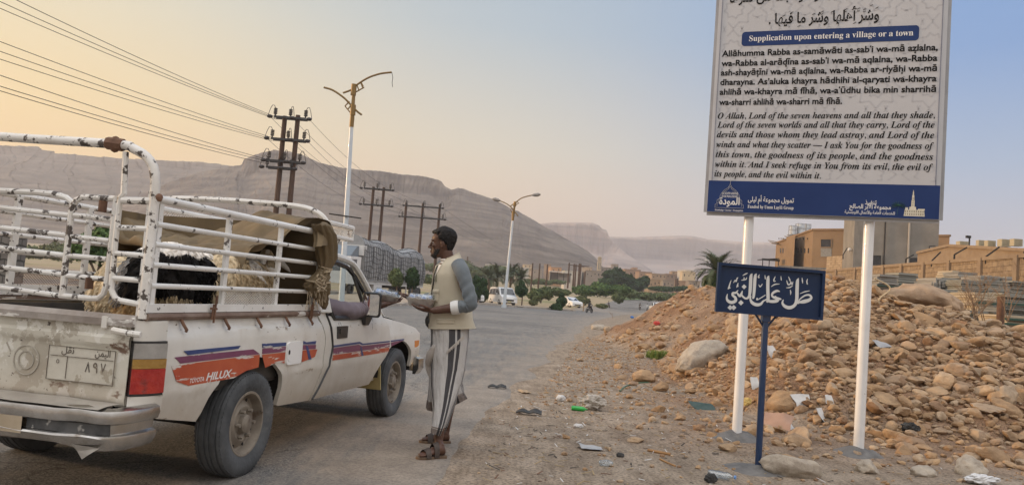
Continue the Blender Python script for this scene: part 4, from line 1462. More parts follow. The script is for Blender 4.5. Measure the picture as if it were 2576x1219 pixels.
def finger(mb, base, d, bend_axis, lens, r, curl):
 pts = [base]
 q = d.copy()
 for i, l_ in enumerate(lens):
  q = Matrix.Rotation(curl[i], 3, bend_axis) @ q
  pts.append(pts[-1] + q * l_)
 mb.tube(pts, [r, r * .97, r * .88, r * .68], 8)
 for p, k in zip(pts[1:], (.97, .9, .7)):
  mb.ball(p, r * k, 8, 6)
def hand(mb, wrist, fwd, up, side, curl=.5, thumb_out=.9, thumb_curl=.3, sc=1.0, spread=.08):
 """wrist position, direction of the fingers, back-of-hand normal, side = +1 puts the thumb at fwd x up"""
 f = Ve(fwd).normalized()
 u = Ve(up)
 u = (u - f * u.dot(f)).normalized()
 s_ = f.cross(u) * side
 w = Ve(wrist)
 rings = []
 for t, hw, th in ((0, .026, .019), (.02, .030, .020), (.05, .040, .017), (.08, .042, .014), (.095, .040, .011)):
  c = w + f * (t * sc)
  rings.append([c + (s_ * math.cos(a) * hw + u * math.sin(a) * th) * sc for a in np.linspace(0, 2 * math.pi, 13)[:-1]])
 mb.loft(rings)
 axis = f.cross(u)
 for k, (off, ll, rr_) in enumerate(((.030, .92, .0088), (.011, 1.0, .0092), (-.009, .94, .0088), (-.028, .74, .0078))):
  b = w + f * (.088 * sc) + s_ * (off * sc)
  d = (f + s_ * (off * spread / .03)).normalized()
  cu = curl * (1 + .12 * (k - 1))
  finger(mb, b, d, -axis, [.042 * ll * sc, .027 * ll * sc, .021 * ll * sc], rr_ * sc, [cu * .55, cu, cu * .7])
 b = w + f * (.028 * sc) + s_ * (.026 * sc) - u * .004
 d = (f * .75 + s_ * thumb_out - u * .15).normalized()
 finger(mb, b, d, u.cross(s_) * .0 + (-u * side), [.040 * sc, .030 * sc, .024 * sc], .0108 * sc, [0, -thumb_curl * .6, -thumb_curl])
HEAD = [(-.118, .068, .02, .022), (-.106, .086, -.00, .036), (-.086, .089, -.035, .047), (-.06, .087, -.06, .056), (-.03, .087, -.078, .064), (0, .083, -.090, .070), (.025, .090, -.096, .074), (.05, .088, -.098, .076), (.08, .070, -.088, .067), (.10, .036, -.058, .046), (.113, .0, -.02, .016)]
def head(mb, C, f, u, sc=1.0):
 f = Ve(f).normalized()
 u = Ve(u)
 u = (u - f * u.dot(f)).normalized()
 l_ = u.cross(f)
 P_ = lambda a, b, c: C + (f * a + l_ * b + u * c) * sc
 rings = []
 for h, fr, bk, w in HEAD:
  c, rx = (fr + bk) / 2, (fr - bk) / 2
  rg = []
  for a in np.linspace(0, 2 * math.pi, 25)[:-1]:
   ca, sa = math.cos(a), math.sin(a)
   e = .82
   rg.append(P_(c + rx * math.copysign(abs(ca) ** e, ca), w * math.copysign(abs(sa) ** e, sa), h))
  rings.append(rg)
 mb.loft(rings)
 M = Matrix((f, l_, u)).transposed()
 rot = M.to_euler()
 def bl(a, b, c, r):
  mb.ball(P_(a, b, c), tuple(v * sc for v in r), 12, 8, rot)
 mb.tube([P_(.084, 0, .016), P_(.096, 0, -.006), P_(.107, 0, -.028), P_(.112, 0, -.036)], [.0075 * sc, .009 * sc, .011 * sc, .010 * sc], 8)
 bl(.111, 0, -.034, (.010, .0115, .0095))
 for s_ in (1, -1):
  bl(.096, .012 * s_, -.039, (.011, .0085, .008))
  bl(.079, .033 * s_, .022, (.014, .022, .008))
  bl(.070, .045 * s_, -.022, (.018, .016, .016))
  bl(-.004, .074 * s_, -.006, (.020, .009, .030))
  bl(.004, .075 * s_, -.030, (.009, .008, .012))
 bl(.091, 0, -.062, (.010, .023, .0075))
 bl(.090, 0, -.074, (.0105, .021, .0075))
 bl(.084, 0, -.100, (.013, .022, .014))
 return P_, rot
def curls(P_, sc, seed, hairline, r=.014, n=520, lift=.006):
 mb = MB()
 rs = random.Random(seed)
 hs = [q[0] for q in HEAD]
 for _ in range(n):
  h = rs.uniform(-.07, .114)
  a = rs.uniform(0, 2 * math.pi)
  fr, bk, w = (float(np.interp(h, hs, [q[i] for q in HEAD])) for i in (1, 2, 3))
  c, rx = (fr + bk) / 2, (fr - bk) / 2
  x, y = c + rx * math.cos(a), w * math.sin(a)
  if h > hairline(x):
   k = 1 + lift / .08 * (1 + .8 * max(0, h) / .1)
   mb.ball(P_(x * k, y * k, h * k + .002), r * sc * rs.uniform(.8, 1.2), 7, 5)
 return mb
# the man handing out meals
MY = 6.45
MO = Ve((-.53, MY, 0))
man = thing('person', 'man in cream vest, grey sleeves and striped wrap skirt standing beside the pickup', 'person', MO)
def M_(px, py, dy=0.0):
 return at_y(px, py, MY + dy) - MO
mb = MB()
fwd = Ve((-1, -.06, -.04))
Pm, _ = head(mb, M_(1113.5, 612), fwd, (-.05, 0, 1), .985)
mb.tube([M_(1122, 632), M_(1126, 650), M_(1134, 672)], [.052, .054, .066], 14)
def oval_ring(cl, cr, cy, dep, dyc=0.0, n=28, e=.85, tilt=0.0):
 """horizontal section between two photo points, given depth"""
 a, b = M_(cl, cy - tilt, dyc), M_(cr, cy + tilt, dyc)
 c, rx = (a + b) / 2, (b - a).length / 2
 ax = (b - a).normalized()
 rg = []
 for k in range(n):
  t_ = 2 * math.pi * k / n
  ct, st_ = math.cos(t_), math.sin(t_)
  rg.append(c - ax * (rx * math.copysign(abs(ct) ** e, ct)) + Ve((0, -1, 0)) * (dep * math.copysign(abs(st_) ** e, st_)))
 return rg
torso = [oval_ring(1104, 1160, 662, .13), oval_ring(1094, 1170, 690, .16), oval_ring(1092, 1172, 740, .15), oval_ring(1092, 1174, 790, .145), oval_ring(1090, 1176, 840, .155), oval_ring(1098, 1172, 870, .14)]
mb.loft(torso)
sh_l, el_l, wr_l = M_(1160, 676, -.165), M_(1184, 768, -.235), M_(1088, 781, -.20)
sh_r, el_r, wr_r = M_(1112, 674, .165), M_(1100, 750, .34), M_(1043, 751, .66)
mb.tube([sh_l, sh_l.lerp(el_l, .5), el_l, el_l.lerp(wr_l, .4), wr_l], [.058, .05, .042, .041, .027], 12)
mb.tube([sh_r, sh_r.lerp(el_r, .5), el_r, el_r.lerp(wr_r, .4), wr_r], [.058, .05, .042, .041, .027], 12)
hand(mb, M_(1090, 781, -.20), (-1, -.02, .04), (0, -.25, -1), 1, curl=.28, thumb_out=.75, thumb_curl=.35)
hand(mb, M_(1046, 751, .66), (-1, .45, .0), (.0, -.35, -1), 1, curl=.45, thumb_out=.6, thumb_curl=.5)
hpL, knL, anL = M_(1126, 860, -.08), M_(1116, 965, -.12), M_(1103, 1112, -.19)
hpR, knR, anR = M_(1136, 860, .09), M_(1136, 970, .16), M_(1122, 1078, .38)
for hp, kn, an in ((hpL, knL, anL), (hpR, knR, anR)):
 mb.tube([hp, hp.lerp(kn, .5), kn, kn.lerp(an, .3), kn.lerp(an, .75), an], [.085, .072, .055, .056, .040, .034], 12)
def foot(mb, an, heel, toe, w=.042):
 an, heel, toe = Ve(an), Ve(heel), Ve(toe)
 d = toe - heel
 d.z = 0
 L_ = d.length
 d.normalize()
 s_ = Ve((-d.y, d.x, 0))
 rings = []
 for t, hw, h in ((-.02, .022, .05), (.05, .031, .075), (.22, .034, .088), (.45, .038, .062), (.7, .046, .040), (.86, .044, .027), (.97, .034, .02)):
  c = heel + d * (t * L_)
  rings.append([c + s_ * hw * math.cos(a) + Ve((0, 0, max(0, h * .5 + h * .5 * math.sin(a)))) for a in np.linspace(0, 2 * math.pi, 15)[:-1]])
 mb.loft(rings)
 for k in range(5):
  b = heel + d * (.86 * L_) + s_ * (.032 - .016 * k)
  mb.tube([b + Ve((0, 0, .012)), b + d * (.045 - .006 * abs(k - (0 if True else 4))) + Ve((0, 0, .011))], [.0105 if k == 0 else .0085, .009 if k == 0 else .007], 8)
 mb.tube([an, heel + d * (.16 * L_) + Ve((0, 0, .055))], [.035, .036], 12)
zs = .028
def fp(px, py, z=0.0):
 p = on_z(px, py, z) - MO
 return p
fL = (fp(1116, 1143, zs), fp(1055, 1147, zs))
fR = (fp(1128, 1107, zs), fp(1062, 1106, zs))
foot(mb, anL, *fL)
foot(mb, anR, *fR)
me = organic('body', mb, .0042, M_skin, 3)
link('body', me, man)
hl = lambda x: float(np.interp(x, [-.10, -.05, -.02, .02, .045, .07, .09], [-.066, -.05, .004, .024, .062, .077, .083]))
link('hair', organic('hair', curls(Pm, 1, 5, hl, .0105, 1500, .007), .0045, M_hair, 1), man)
mb = MB()
rs = random.Random(3)
for _ in range(420):
 h = rs.uniform(-.122, -.045)
 a = rs.uniform(-1.5, 1.5)
 fr, bk, w = (float(np.interp(h, [q[0] for q in HEAD], [q[i] for q in HEAD])) for i in (1, 2, 3))
 x, y = (fr + bk) / 2 + (fr - bk) / 2 * math.cos(a), w * math.sin(a)
 jaw = h < -.082 - .012 * math.cos(a) or (abs(a) > .85 and h < -.05) or (-.056 < h < -.047 and abs(a) < .5)
 if jaw:
  mb.ball(Pm(x * 1.01, y * 1.01, h), .0062, 6, 4)
link('beard', organic('beard', mb, .0035, mat('short_beard', (.012, .009, .008), (.022, .016, .013), 50, .8, bump=.5, bscale=120), 1), man)
for s_ in (1, -1):
 mb = MB()
 mb.ball(Pm(.0715, .032 * s_, .002), .0125, 12, 8)
 link('eye', mb.mesh('eye', mat('eye_white', (.22, .19, .17), rough=.3), True), man)
 mb = MB()
 mb.ball(Pm(.0815, .034 * s_, .001), .0058, 10, 6)
 link('pupil', mb.mesh('pupil', mat('dark_iris', (.012, .007, .005), rough=.15), True), man)
 mb = MB()
 mb.tube([Pm(.091, .014 * s_, .022), Pm(.087, .034 * s_, .027), Pm(.072, .052 * s_, .020)], [.004, .0045, .002], 6)
 link('eyebrow', mb.mesh('eyebrow', M_hair, True), man)
# shirt: white tee, grey sleeves, white cuffs
M_tee = mat('white_tee_cotton', (.66, .62, .57), (.58, .54, .49), 5, .9, bump=.2, bscale=12)
M_slv = mat('grey_sleeve_knit', (.105, .125, .14), (.145, .165, .18), 6, .95, bump=.8, bscale=9, sheen=.2)
mb = MB()
tee = [oval_ring(1110, 1152, 657, .075), oval_ring(1100, 1164, 668, .145), oval_ring(1092, 1173, 692, .168), oval_ring(1089, 1175, 740, .158), oval_ring(1089, 1177, 790, .153), oval_ring(1088, 1179, 832, .16)]
mb.loft(tee, cap=False)
mb.tube([p + Ve((0, 0, .004)) for p in oval_ring(1109, 1152, 655, .074, n=20)], .009, 6, loop=True)
obj('undershirt', mb, M_tee, man, smooth='all')
def sleeve(pts, rads, seed, n=40):
 C_ = catmull(pts, 12)
 K = len(C_)
 rr = [float(np.interp(i / (K - 1), np.linspace(0, 1, len(rads)), rads)) for i in range(K)]
 mb = MB()
 prev = None
 rings = []
 for i, p in enumerate(C_):
  t_ = (C_[min(i + 1, K - 1)] - C_[max(i - 1, 0)]).normalized()
  x = t_.cross(Ve((0, 1, .2))) if prev is None else prev - t_ * prev.dot(t_)
  x.normalize()
  prev = x
  y = t_.cross(x)
  rg = []
  for k in range(n):
   a = 2 * math.pi * k / n
   s = i / K
   w = .0055 * float(vn(math.cos(a) * 1.6, s * 13 + .7 * math.sin(a + seed), seed, 7)) + .003 * math.sin(s * 60 + 2.2 * math.cos(a))
   w *= float(S(.1, .45, s))
   rg.append(p + (x * math.cos(a) + y * math.sin(a)) * (rr[i] + w))
  rings.append(rg)
 mb.loft(rings)
 return mb
mid_l = M_(1175, 722, -.215)
cuff_l = el_l.lerp(wr_l, .36)
slL = obj('sleeve', sleeve([M_(1152, 664, -.125), M_(1163, 684, -.185), mid_l, M_(1184, 762, -.24), el_l.lerp(wr_l, .10) + Ve((0, 0, .002)), cuff_l], [.060, .060, .051, .051, .051, .047], 1), M_slv, man, smooth='all')
mb = MB()
a_, b_ = el_l.lerp(wr_l, .30), el_l.lerp(wr_l, .50)
mb.tube([a_, a_.lerp(b_, .5), b_], [.056, .0565, .052], 22)
obj('cuff', mb, mat('white_cuff_cotton', (.70, .69, .67), (.62, .61, .59), 8, .9, bump=.2), slL, smooth=40)
obj('sleeve', sleeve([M_(1118, 668, .12), M_(1112, 684, .18), M_(1106, 718, .25), M_(1100, 748, .335), el_r.lerp(wr_r, .2), el_r.lerp(wr_r, .45)], [.066, .066, .060, .058, .055, .050], 2), M_slv, man, smooth='all')
# vest, open down the front
M_vest = mat('cream_vest_canvas', (.50, .45, .35), (.44, .395, .30), 4, .9, bump=.8, bscale=5, spots=[(6, .6, (.40, .34, .235), .2)])
vr = [(1107, 1155, 653, .088), (1096, 1167, 667, .150), (1089, 1176, 692, .176), (1084, 1181, 735, .172), (1081, 1186, 775, .170), (1079, 1192, 805, .178), (1078, 1197, 824, .182)]
def vest_half(lo, hi, n=30):
 """lo/hi: fraction round the body, 0 = chest, 0.25 = side towards the viewer"""
 rings = []
 pr = [[float(np.interp(i / 24, np.linspace(0, 1, len(vr)), [r[j] for r in vr])) for j in range(4)] for i in range(25)]
 for i, (l_, r_, y, dep) in enumerate(pr):
  a, b = M_(l_, y), M_(r_, y)
  c, rx = (a + b) / 2, (b - a).length / 2
  ax = (b - a).normalized()
  u0 = lo(i / 24)
  u1 = hi(i / 24)
  rg = []
  for k in range(n + 1):
   t_ = 2 * math.pi * (u0 + (u1 - u0) * k / n)
   ct, st_ = math.cos(t_), math.sin(t_)
   w = 1 + (.03 * float(vn(3 * math.cos(t_), 3 * math.sin(t_) + i * .22, i * .16, 11)) + .014 * math.sin(7 * t_ + i * .35) * max(0, i - 9) / 15) * min(1, i / 6)
   p = c - ax * (rx * w * math.copysign(abs(ct) ** .8, ct)) - Ve((0, dep * w * math.copysign(abs(st_) ** .8, st_), 0))
   p.z -= (.045 * ct - .012) * max(0, 1 - i / 5)
   rg.append(p)
  rings.append(rg)
 mb = MB()
 mb.loft(rings, cap=False, closed=False)
 for e in (0, n):
  mb.tube([rg[e] for rg in rings], .004, 5)
 mb.tube(rings[-1], .0045, 5)
 mb.tube(rings[0], .004, 5)
 return mb, rings
gap = lambda t: .055 + .035 * (1 - t) * (1 - t)
mbv, vrings = vest_half(lambda t: float(np.interp(t, [0, .15, .45, 1], [.205, .185, .112, .064])), lambda t: float(np.interp(t, [0, .15, .45, 1], [1.095, 1.095, 1.064, 1.05])))
vest = obj('vest', mbv, M_vest, man, smooth='all', fix=False)
def vest_pt(u, v, off=.004):
 i = v * 24
 lo_ = float(np.interp(v, [0, .15, .45, 1], [.205, .185, .112, .064]))
 hi_ = float(np.interp(v, [0, .15, .45, 1], [1.095, 1.095, 1.064, 1.05]))
 k = (u - lo_) / (hi_ - lo_) * 30
 rg0, rg1 = vrings[int(i)], vrings[min(int(i) + 1, 24)]
 k = max(0, min(k, 29.99))
 p = rg0[int(k)].lerp(rg0[int(k) + 1], k - int(k)).lerp(rg1[int(k)].lerp(rg1[int(k) + 1], k - int(k)), i - int(i))
 c = (vrings[int(i)][0] + vrings[int(i)][15]) / 2
 n_ = (p - c)
 n_.z = 0
 return p + n_.normalized() * off
def pocket(u0, u1, v0, v1, name='pocket', flap=.35):
 mb = MB()
 mb.grid(lambda a, b: vest_pt(u0 + (u1 - u0) * a, v0 + (v1 - v0) * b, .010 if .02 < a < .98 and .02 < b < .98 else .003), 8, 8)
 mb.grid(lambda a, b: vest_pt(u0 - .004 + (u1 - u0 + .008) * a, v0 + (v1 - v0) * flap * b, .016 if 0 < a < 1 and 0 < b < 1 else .004), 6, 4)
 return obj(name, mb, M_vest, vest, smooth='all')
pocket(.115, .18, .47, .60)
pocket(.17, .27, .80, .89)
pocket(1.0, 1.045, .50, .64)
mb = MB()
g_ = lambda x, y: vest_pt(.122 + .032 * x, .395 - .07 * y, .006)
for a, b in (((0, 0), (1, 0)), ((0, 0), (.05, .5)), ((1, 0), (.95, .5)), ((.05, .5), (.5, 1)), ((.95, .5), (.5, 1)), ((.5, 1), (.5, 1.35)), ((.2, .18), (.8, .18)), ((.2, .35), (.8, .35))):
 mb.bar(g_(*a), g_(*b), .003, .002)
for k in range(2):
 mb.bar(vest_pt(.125, .535 + .02 * k, .0165), vest_pt(.155, .535 + .02 * k, .0165), .002, .003)
obj('badge', mb, mat('olive_print', (.10, .11, .06), rough=.8), vest)
# striped wrap skirt
def cloth_stripes(h0=.915):
 m = bpy.data.materials.new('striped_wrap_cloth')
 m.use_nodes = True
 t = m.node_tree
 b = t.nodes['Principled BSDF']
 b.inputs['Roughness'].default_value = .9
 u = N(t, 'ShaderNodeUVMap')
 s = N(t, 'ShaderNodeSeparateXYZ')
 L(t, u.outputs[0], s.inputs[0])
 w, d, g = (.50, .485, .47), (.06, .058, .062), (.25, .235, .225)
 st = [(0, w), (.045, d), (.075, w), (.085, d), (.095, w), (.252, d), (.299, w), (.313, d), (.345, w), (.43, g), (.436, w), (.444, d), (.452, w), (.460, d), (.468, w), (.476, d), (.498, w), (.505, d), (.52, w), (.60, d), (.63, w), (.72, d), (.75, w), (.85, d)]
 st = st[:24]
 c = ramp(t, s.outputs[0], st, 'CONSTANT').outputs[0]
 hem = ramp(t, s.outputs[1], [(0, (1, 1, 1)), (h0, (.44, .37, .33)), (h0 + .015, (.80, .76, .72)), (h0 + .025, (.36, .30, .27))], 'CONSTANT').outputs[0]
 c = mixc(t, 1, c, hem, 'MULTIPLY')
 n = N(t, 'ShaderNodeTexNoise')
 n.inputs['Scale'].default_value = 160
 L(t, u.outputs[0], n.inputs['Vector'])
 c = mixc(t, .5, c, ramp(t, n.outputs[0], [(.3, (.75, .75, .75)), (.7, (1.1, 1.1, 1.1))]).outputs[0], 'MULTIPLY')
 L(t, c, b.inputs['Base Color'])
 wn_ = N(t, 'ShaderNodeTexNoise')
 wn_.inputs['Scale'].default_value = 5
 wn_.inputs['Detail'].default_value = 5
 mp = N(t, 'ShaderNodeMapping')
 mp.inputs['Scale'].default_value = (7, 1.6, 1)
 mp.inputs['Rotation'].default_value = (0, 0, .5)
 L(t, u.outputs[0], mp.inputs[0])
 L(t, mp.outputs[0], wn_.inputs['Vector'])
 bp = N(t, 'ShaderNodeBump')
 bp.inputs['Strength'].default_value = .9
 bp.inputs['Distance'].default_value = .03
 L(t, wn_.outputs[0], bp.inputs['Height'])
 L(t, bp.outputs[0], b.inputs['Normal'])
 return m
M_wrap = cloth_stripes()
M_wrap2 = cloth_stripes(.72)
def skirt(rows, seed, n=72, sub=7, amp=.015, cap=False):
 Kf = (len(rows) - 1) * sub
 rings = []
 for i in range(Kf + 1):
  s = i / sub
  v = [float(np.interp(s, range(len(rows)), [r[j] for r in rows])) for j in range(6)]
  l_, r_, y, dep, dyc, tilt = v
  rg = oval_ring(l_, r_, y, dep, dyc, n, .92, tilt)
  c = sum(rg, Ve()) / n
  out = []
  for k, p in enumerate(rg):
   d = (p - c)
   a = 2 * math.pi * k / n
   w = amp * (1 if i > sub else .3) * float(fbm(math.cos(a) * 1.5 + i * .05, math.sin(a) * 1.5 + i * .03, i * .035, 3, seed)) + amp * .5 * math.sin(5 * a + i * .12 + seed) * min(1, i / Kf * 1.6)
   out.append(p + d.normalized() * w)
  rings.append(out)
 mb = MB()
 mb.loft(rings, cap=cap, uv=True)
 return mb
mb = skirt([(1083, 1181, 818, .172, 0, 0), (1084, 1180, 855, .172, 0, 0), (1083, 1176, 890, .168, -.01, 0), (1086, 1170, 925, .155, -.02, 0), (1086, 1160, 960, .145, -.04, 0), (1089, 1148, 1000, .125, -.08, 0), (1089, 1138, 1030, .115, -.11, 1), (1087, 1127, 1060, .105, -.14, 3), (1085, 1114, 1087, .10, -.16, 6)], 4)
wrap = obj('wrap_skirt', mb, M_wrap, man, smooth='all', fix=False)
mb = skirt([(1095, 1174, 880, .13, .06, 0), (1098, 1170, 930, .13, .10, 0), (1100, 1163, 965, .13, .14, -2), (1098, 1167, 995, .13, .18, -7), (1095, 1175, 1018, .13, .20, -17)], 9, amp=.014)
obj('skirt_back_fold', mb, M_wrap2, wrap, smooth='all', fix=False)
mb = skirt([(1082, 1106, 905, .10, .12, 0), (1079, 1104, 960, .10, .16, 0), (1076, 1104, 1000, .11, .2, 0), (1072, 1105, 1028, .12, .22, 3)], 13, amp=.008)
obj('skirt_front_fold', mb, M_wrap2, wrap, smooth='all', fix=False)
mb = MB()
P_ = [M_(1092, 868, -.13), M_(1083, 892, -.10), M_(1078, 915, -.05), M_(1081, 940, -.03), M_(1089, 958, -.05)]
mb.tube(catmull(P_, 6), [.012, .018, .024, .028, .032, .034, .034, .033, .032, .032, .03, .03, .028, .027, .026, .024, .022, .020, .018, .016, .014, .012, .01, .008, .006][:len(catmull(P_, 6))], 12)
obj('skirt_knot', mb, mat('grey_brown_fold', (.30, .27, .24), (.40, .37, .34), 9, .95, bump=.4), wrap, smooth='all')
mb = MB()
rs = random.Random(2)
e0, e1 = M_(1167, 842, -.168), M_(1124, 882, -.178)
for k in range(60):
 p = e0.lerp(e1, k / 59)
 p.y -= .012 * math.sin(math.pi * k / 59)
 mb.bar(p, p + Ve((rs.uniform(-.006, .006), -.004, -rs.uniform(.02, .035))), .0025, .002)
obj('fringe', mb, mat('fringe_threads', (.52, .48, .43), (.40, .36, .32), 9, .95), wrap)
mb = MB()
mb.ball(M_(1080, 806, -.05), (.035, .03, .055), 10, 8)
mb.ball(M_(1083, 790, -.04), (.025, .03, .03), 10, 8)
obj('belt_pouch', mb, M_black, man, smooth=True)
# sandals
M_lea = mat('brown_sandal_leather', (.035, .024, .018), (.06, .04, .03), 14, .6, bump=.3)
M_sole = mat('tan_sandal_sole', (.17, .11, .065), (.11, .07, .045), 9, .8)
for (hl_, to_) in (fL, fR):
 d = (to_ - hl_)
 d.z = 0
 Ln = d.length
 d.normalize()
 s_ = Ve((-d.y, d.x, 0))
 base = Ve((hl_.x, hl_.y, 0))
 out = [(-.10, 0), (-.06, .030), (.1, .036), (.4, .036), (.65, .048), (.88, .048), (1.05, .034), (1.12, 0), (1.05, -.034), (.88, -.046), (.65, -.045), (.4, -.034), (.1, -.035), (-.06, -.03)]
 mb = MB()
 cv = catmull([base + d * (a * Ln) + s_ * b for a, b in out + out[:1]], 4)[:-1]
 mb.loft([[p + Ve((0, 0, .003)) for p in cv], [p + Ve((0, 0, .024)) for p in cv], [p.lerp(base + d * .4 * Ln, .03) + Ve((0, 0, .028)) for p in cv]])
 sd_ = obj('sandal', mb, M_sole, man)
 for t0, t1, hh, hw in ((.30, .50, .112, .049), (.64, .84, .070, .056)):
  mb = MB()
  rings = []
  for t_ in np.linspace(t0, t1, 4):
   c = base + d * (t_ * Ln)
   rings.append([c + s_ * (hw * math.cos(a)) + Ve((0, 0, .018 + (hh - (t_ - t0) * .08) * math.sin(a))) for a in np.linspace(0, math.pi, 13)])
  mb.loft(rings, cap=False, closed=False)
  mb.loft([[p + Ve((0, 0, .004)) for p in r_] for r_ in rings], cap=False, closed=False)
  obj('strap', mb, M_lea, sd_, smooth=True)
 mb = MB()
 mb.box(base + d * (.40 * Ln) - s_ * .034 + Ve((0, 0, .075)), (.022, .012, .024))
 obj('buckle', mb, mat('dull_buckle', (.5, .48, .45), rough=.35, metal=1), sd_)
# passenger in the cab
pas = thing('person', 'passenger in a mauve shirt reaching an arm out of the cab window', 'person', t2w(1.36, -.42, .62), math.pi / 2 - TA)
def C_(x, y, z):
 return Ve((x - 1.36, y + .42, z - .62))
w2t = lambda p: Ve(((p - T0).dot(tF), (p - T0).dot(tL), p.z))
TRAY1 = at_y(969, 737, 7.22)
tl_ = w2t(TRAY1)
mb = MB()
head(mb, C_(1.27, -.44, 1.345), (.93, -.15, -.1), (0, 0, 1), .95)
mb.tube([C_(1.22, -.42, 1.14), C_(1.25, -.43, 1.26)], .055, 12)
mb.loft([[C_(cx + .13 * math.cos(a) * k, -.42 + .20 * math.sin(a) * k, z) for a in np.linspace(0, 2 * math.pi, 17)[:-1]] for cx, z, k in ((1.36, .62, 1), (1.33, .80, .95), (1.28, 1.0, 1.05), (1.25, 1.12, .9), (1.24, 1.17, .4))])
for sg in (1, -1):
 mb.tube([C_(1.38, -.42 + .09 * sg, .80), C_(1.82, -.42 + .12 * sg, .80), C_(1.95, -.42 + .12 * sg, .50)], [.085, .065, .045], 10)
shp, elp = C_(1.27, -.63, 1.09), C_(1.60, -.79, 1.05)
hnd = at_y(995, 757, 7.22)
hloc = w2t(hnd)
wrp = C_(*(hloc + Ve((-.09, .05, -.03))))
mb.tube([shp, elp, C_(1.84, -.80, 1.06), wrp], [.06, .05, .042, .028], 12)
dirh = (C_(*hloc) - wrp).normalized()
hand(mb, wrp, dirh, (0, .1, -1), -1, curl=.25, thumb_out=.8, thumb_curl=.4)
mb.tube([C_(1.27, -.22, 1.09), C_(1.45, -.12, .90), C_(1.70, -.2, .86)], [.06, .05, .03], 10)
hand(mb, C_(1.70, -.2, .86), (1, -.1, 0), (0, 0, 1), 1, curl=.3)
link('body', organic('body', mb, .006, M_skin2, 3), pas)
M_mauve = mat('mauve_shirt_cotton', (.155, .125, .145), (.205, .17, .19), 5, .9, bump=.4, bscale=10)
slp = obj('sleeve', sleeve([shp + Ve((-.03, .02, .02)), shp.lerp(elp, .4), elp + Ve((0, .0, .005)), C_(1.74, -.795, 1.06), C_(1.875, -.815, 1.07)], [.080, .078, .074, .068, .062], 5), M_mauve, pas, smooth='all')
mb = MB()
mb.tube([C_(1.81, -.808, 1.065), C_(1.855, -.813, 1.068), C_(1.90, -.82, 1.074)], [.068, .07, .068], 18)
obj('cuff', mb, M_mauve, slp, smooth=40)
mb = MB()
mb.loft([[C_(cx + .15 * math.cos(a) * k, -.42 + .225 * math.sin(a) * k, z) for a in np.linspace(0, 2 * math.pi, 21)[:-1]] for cx, z, k in ((1.36, .66, 1.04), (1.33, .80, 1.0), (1.28, 1.0, 1.08), (1.25, 1.13, .92), (1.24, 1.18, .5))])
obj('shirt', mb, M_mauve, pas, smooth='all')
link('hair', organic('hair', curls(lambda a, b, c: C_(1.27, -.44, 1.345) + (Ve((.98, -.15, 0)) * a + Ve((.15, .98, 0)) * b + Ve((0, 0, 1)) * c) * .95, 1, 9, hl, .013, 500, .01), .006, M_hair, 1), pas)
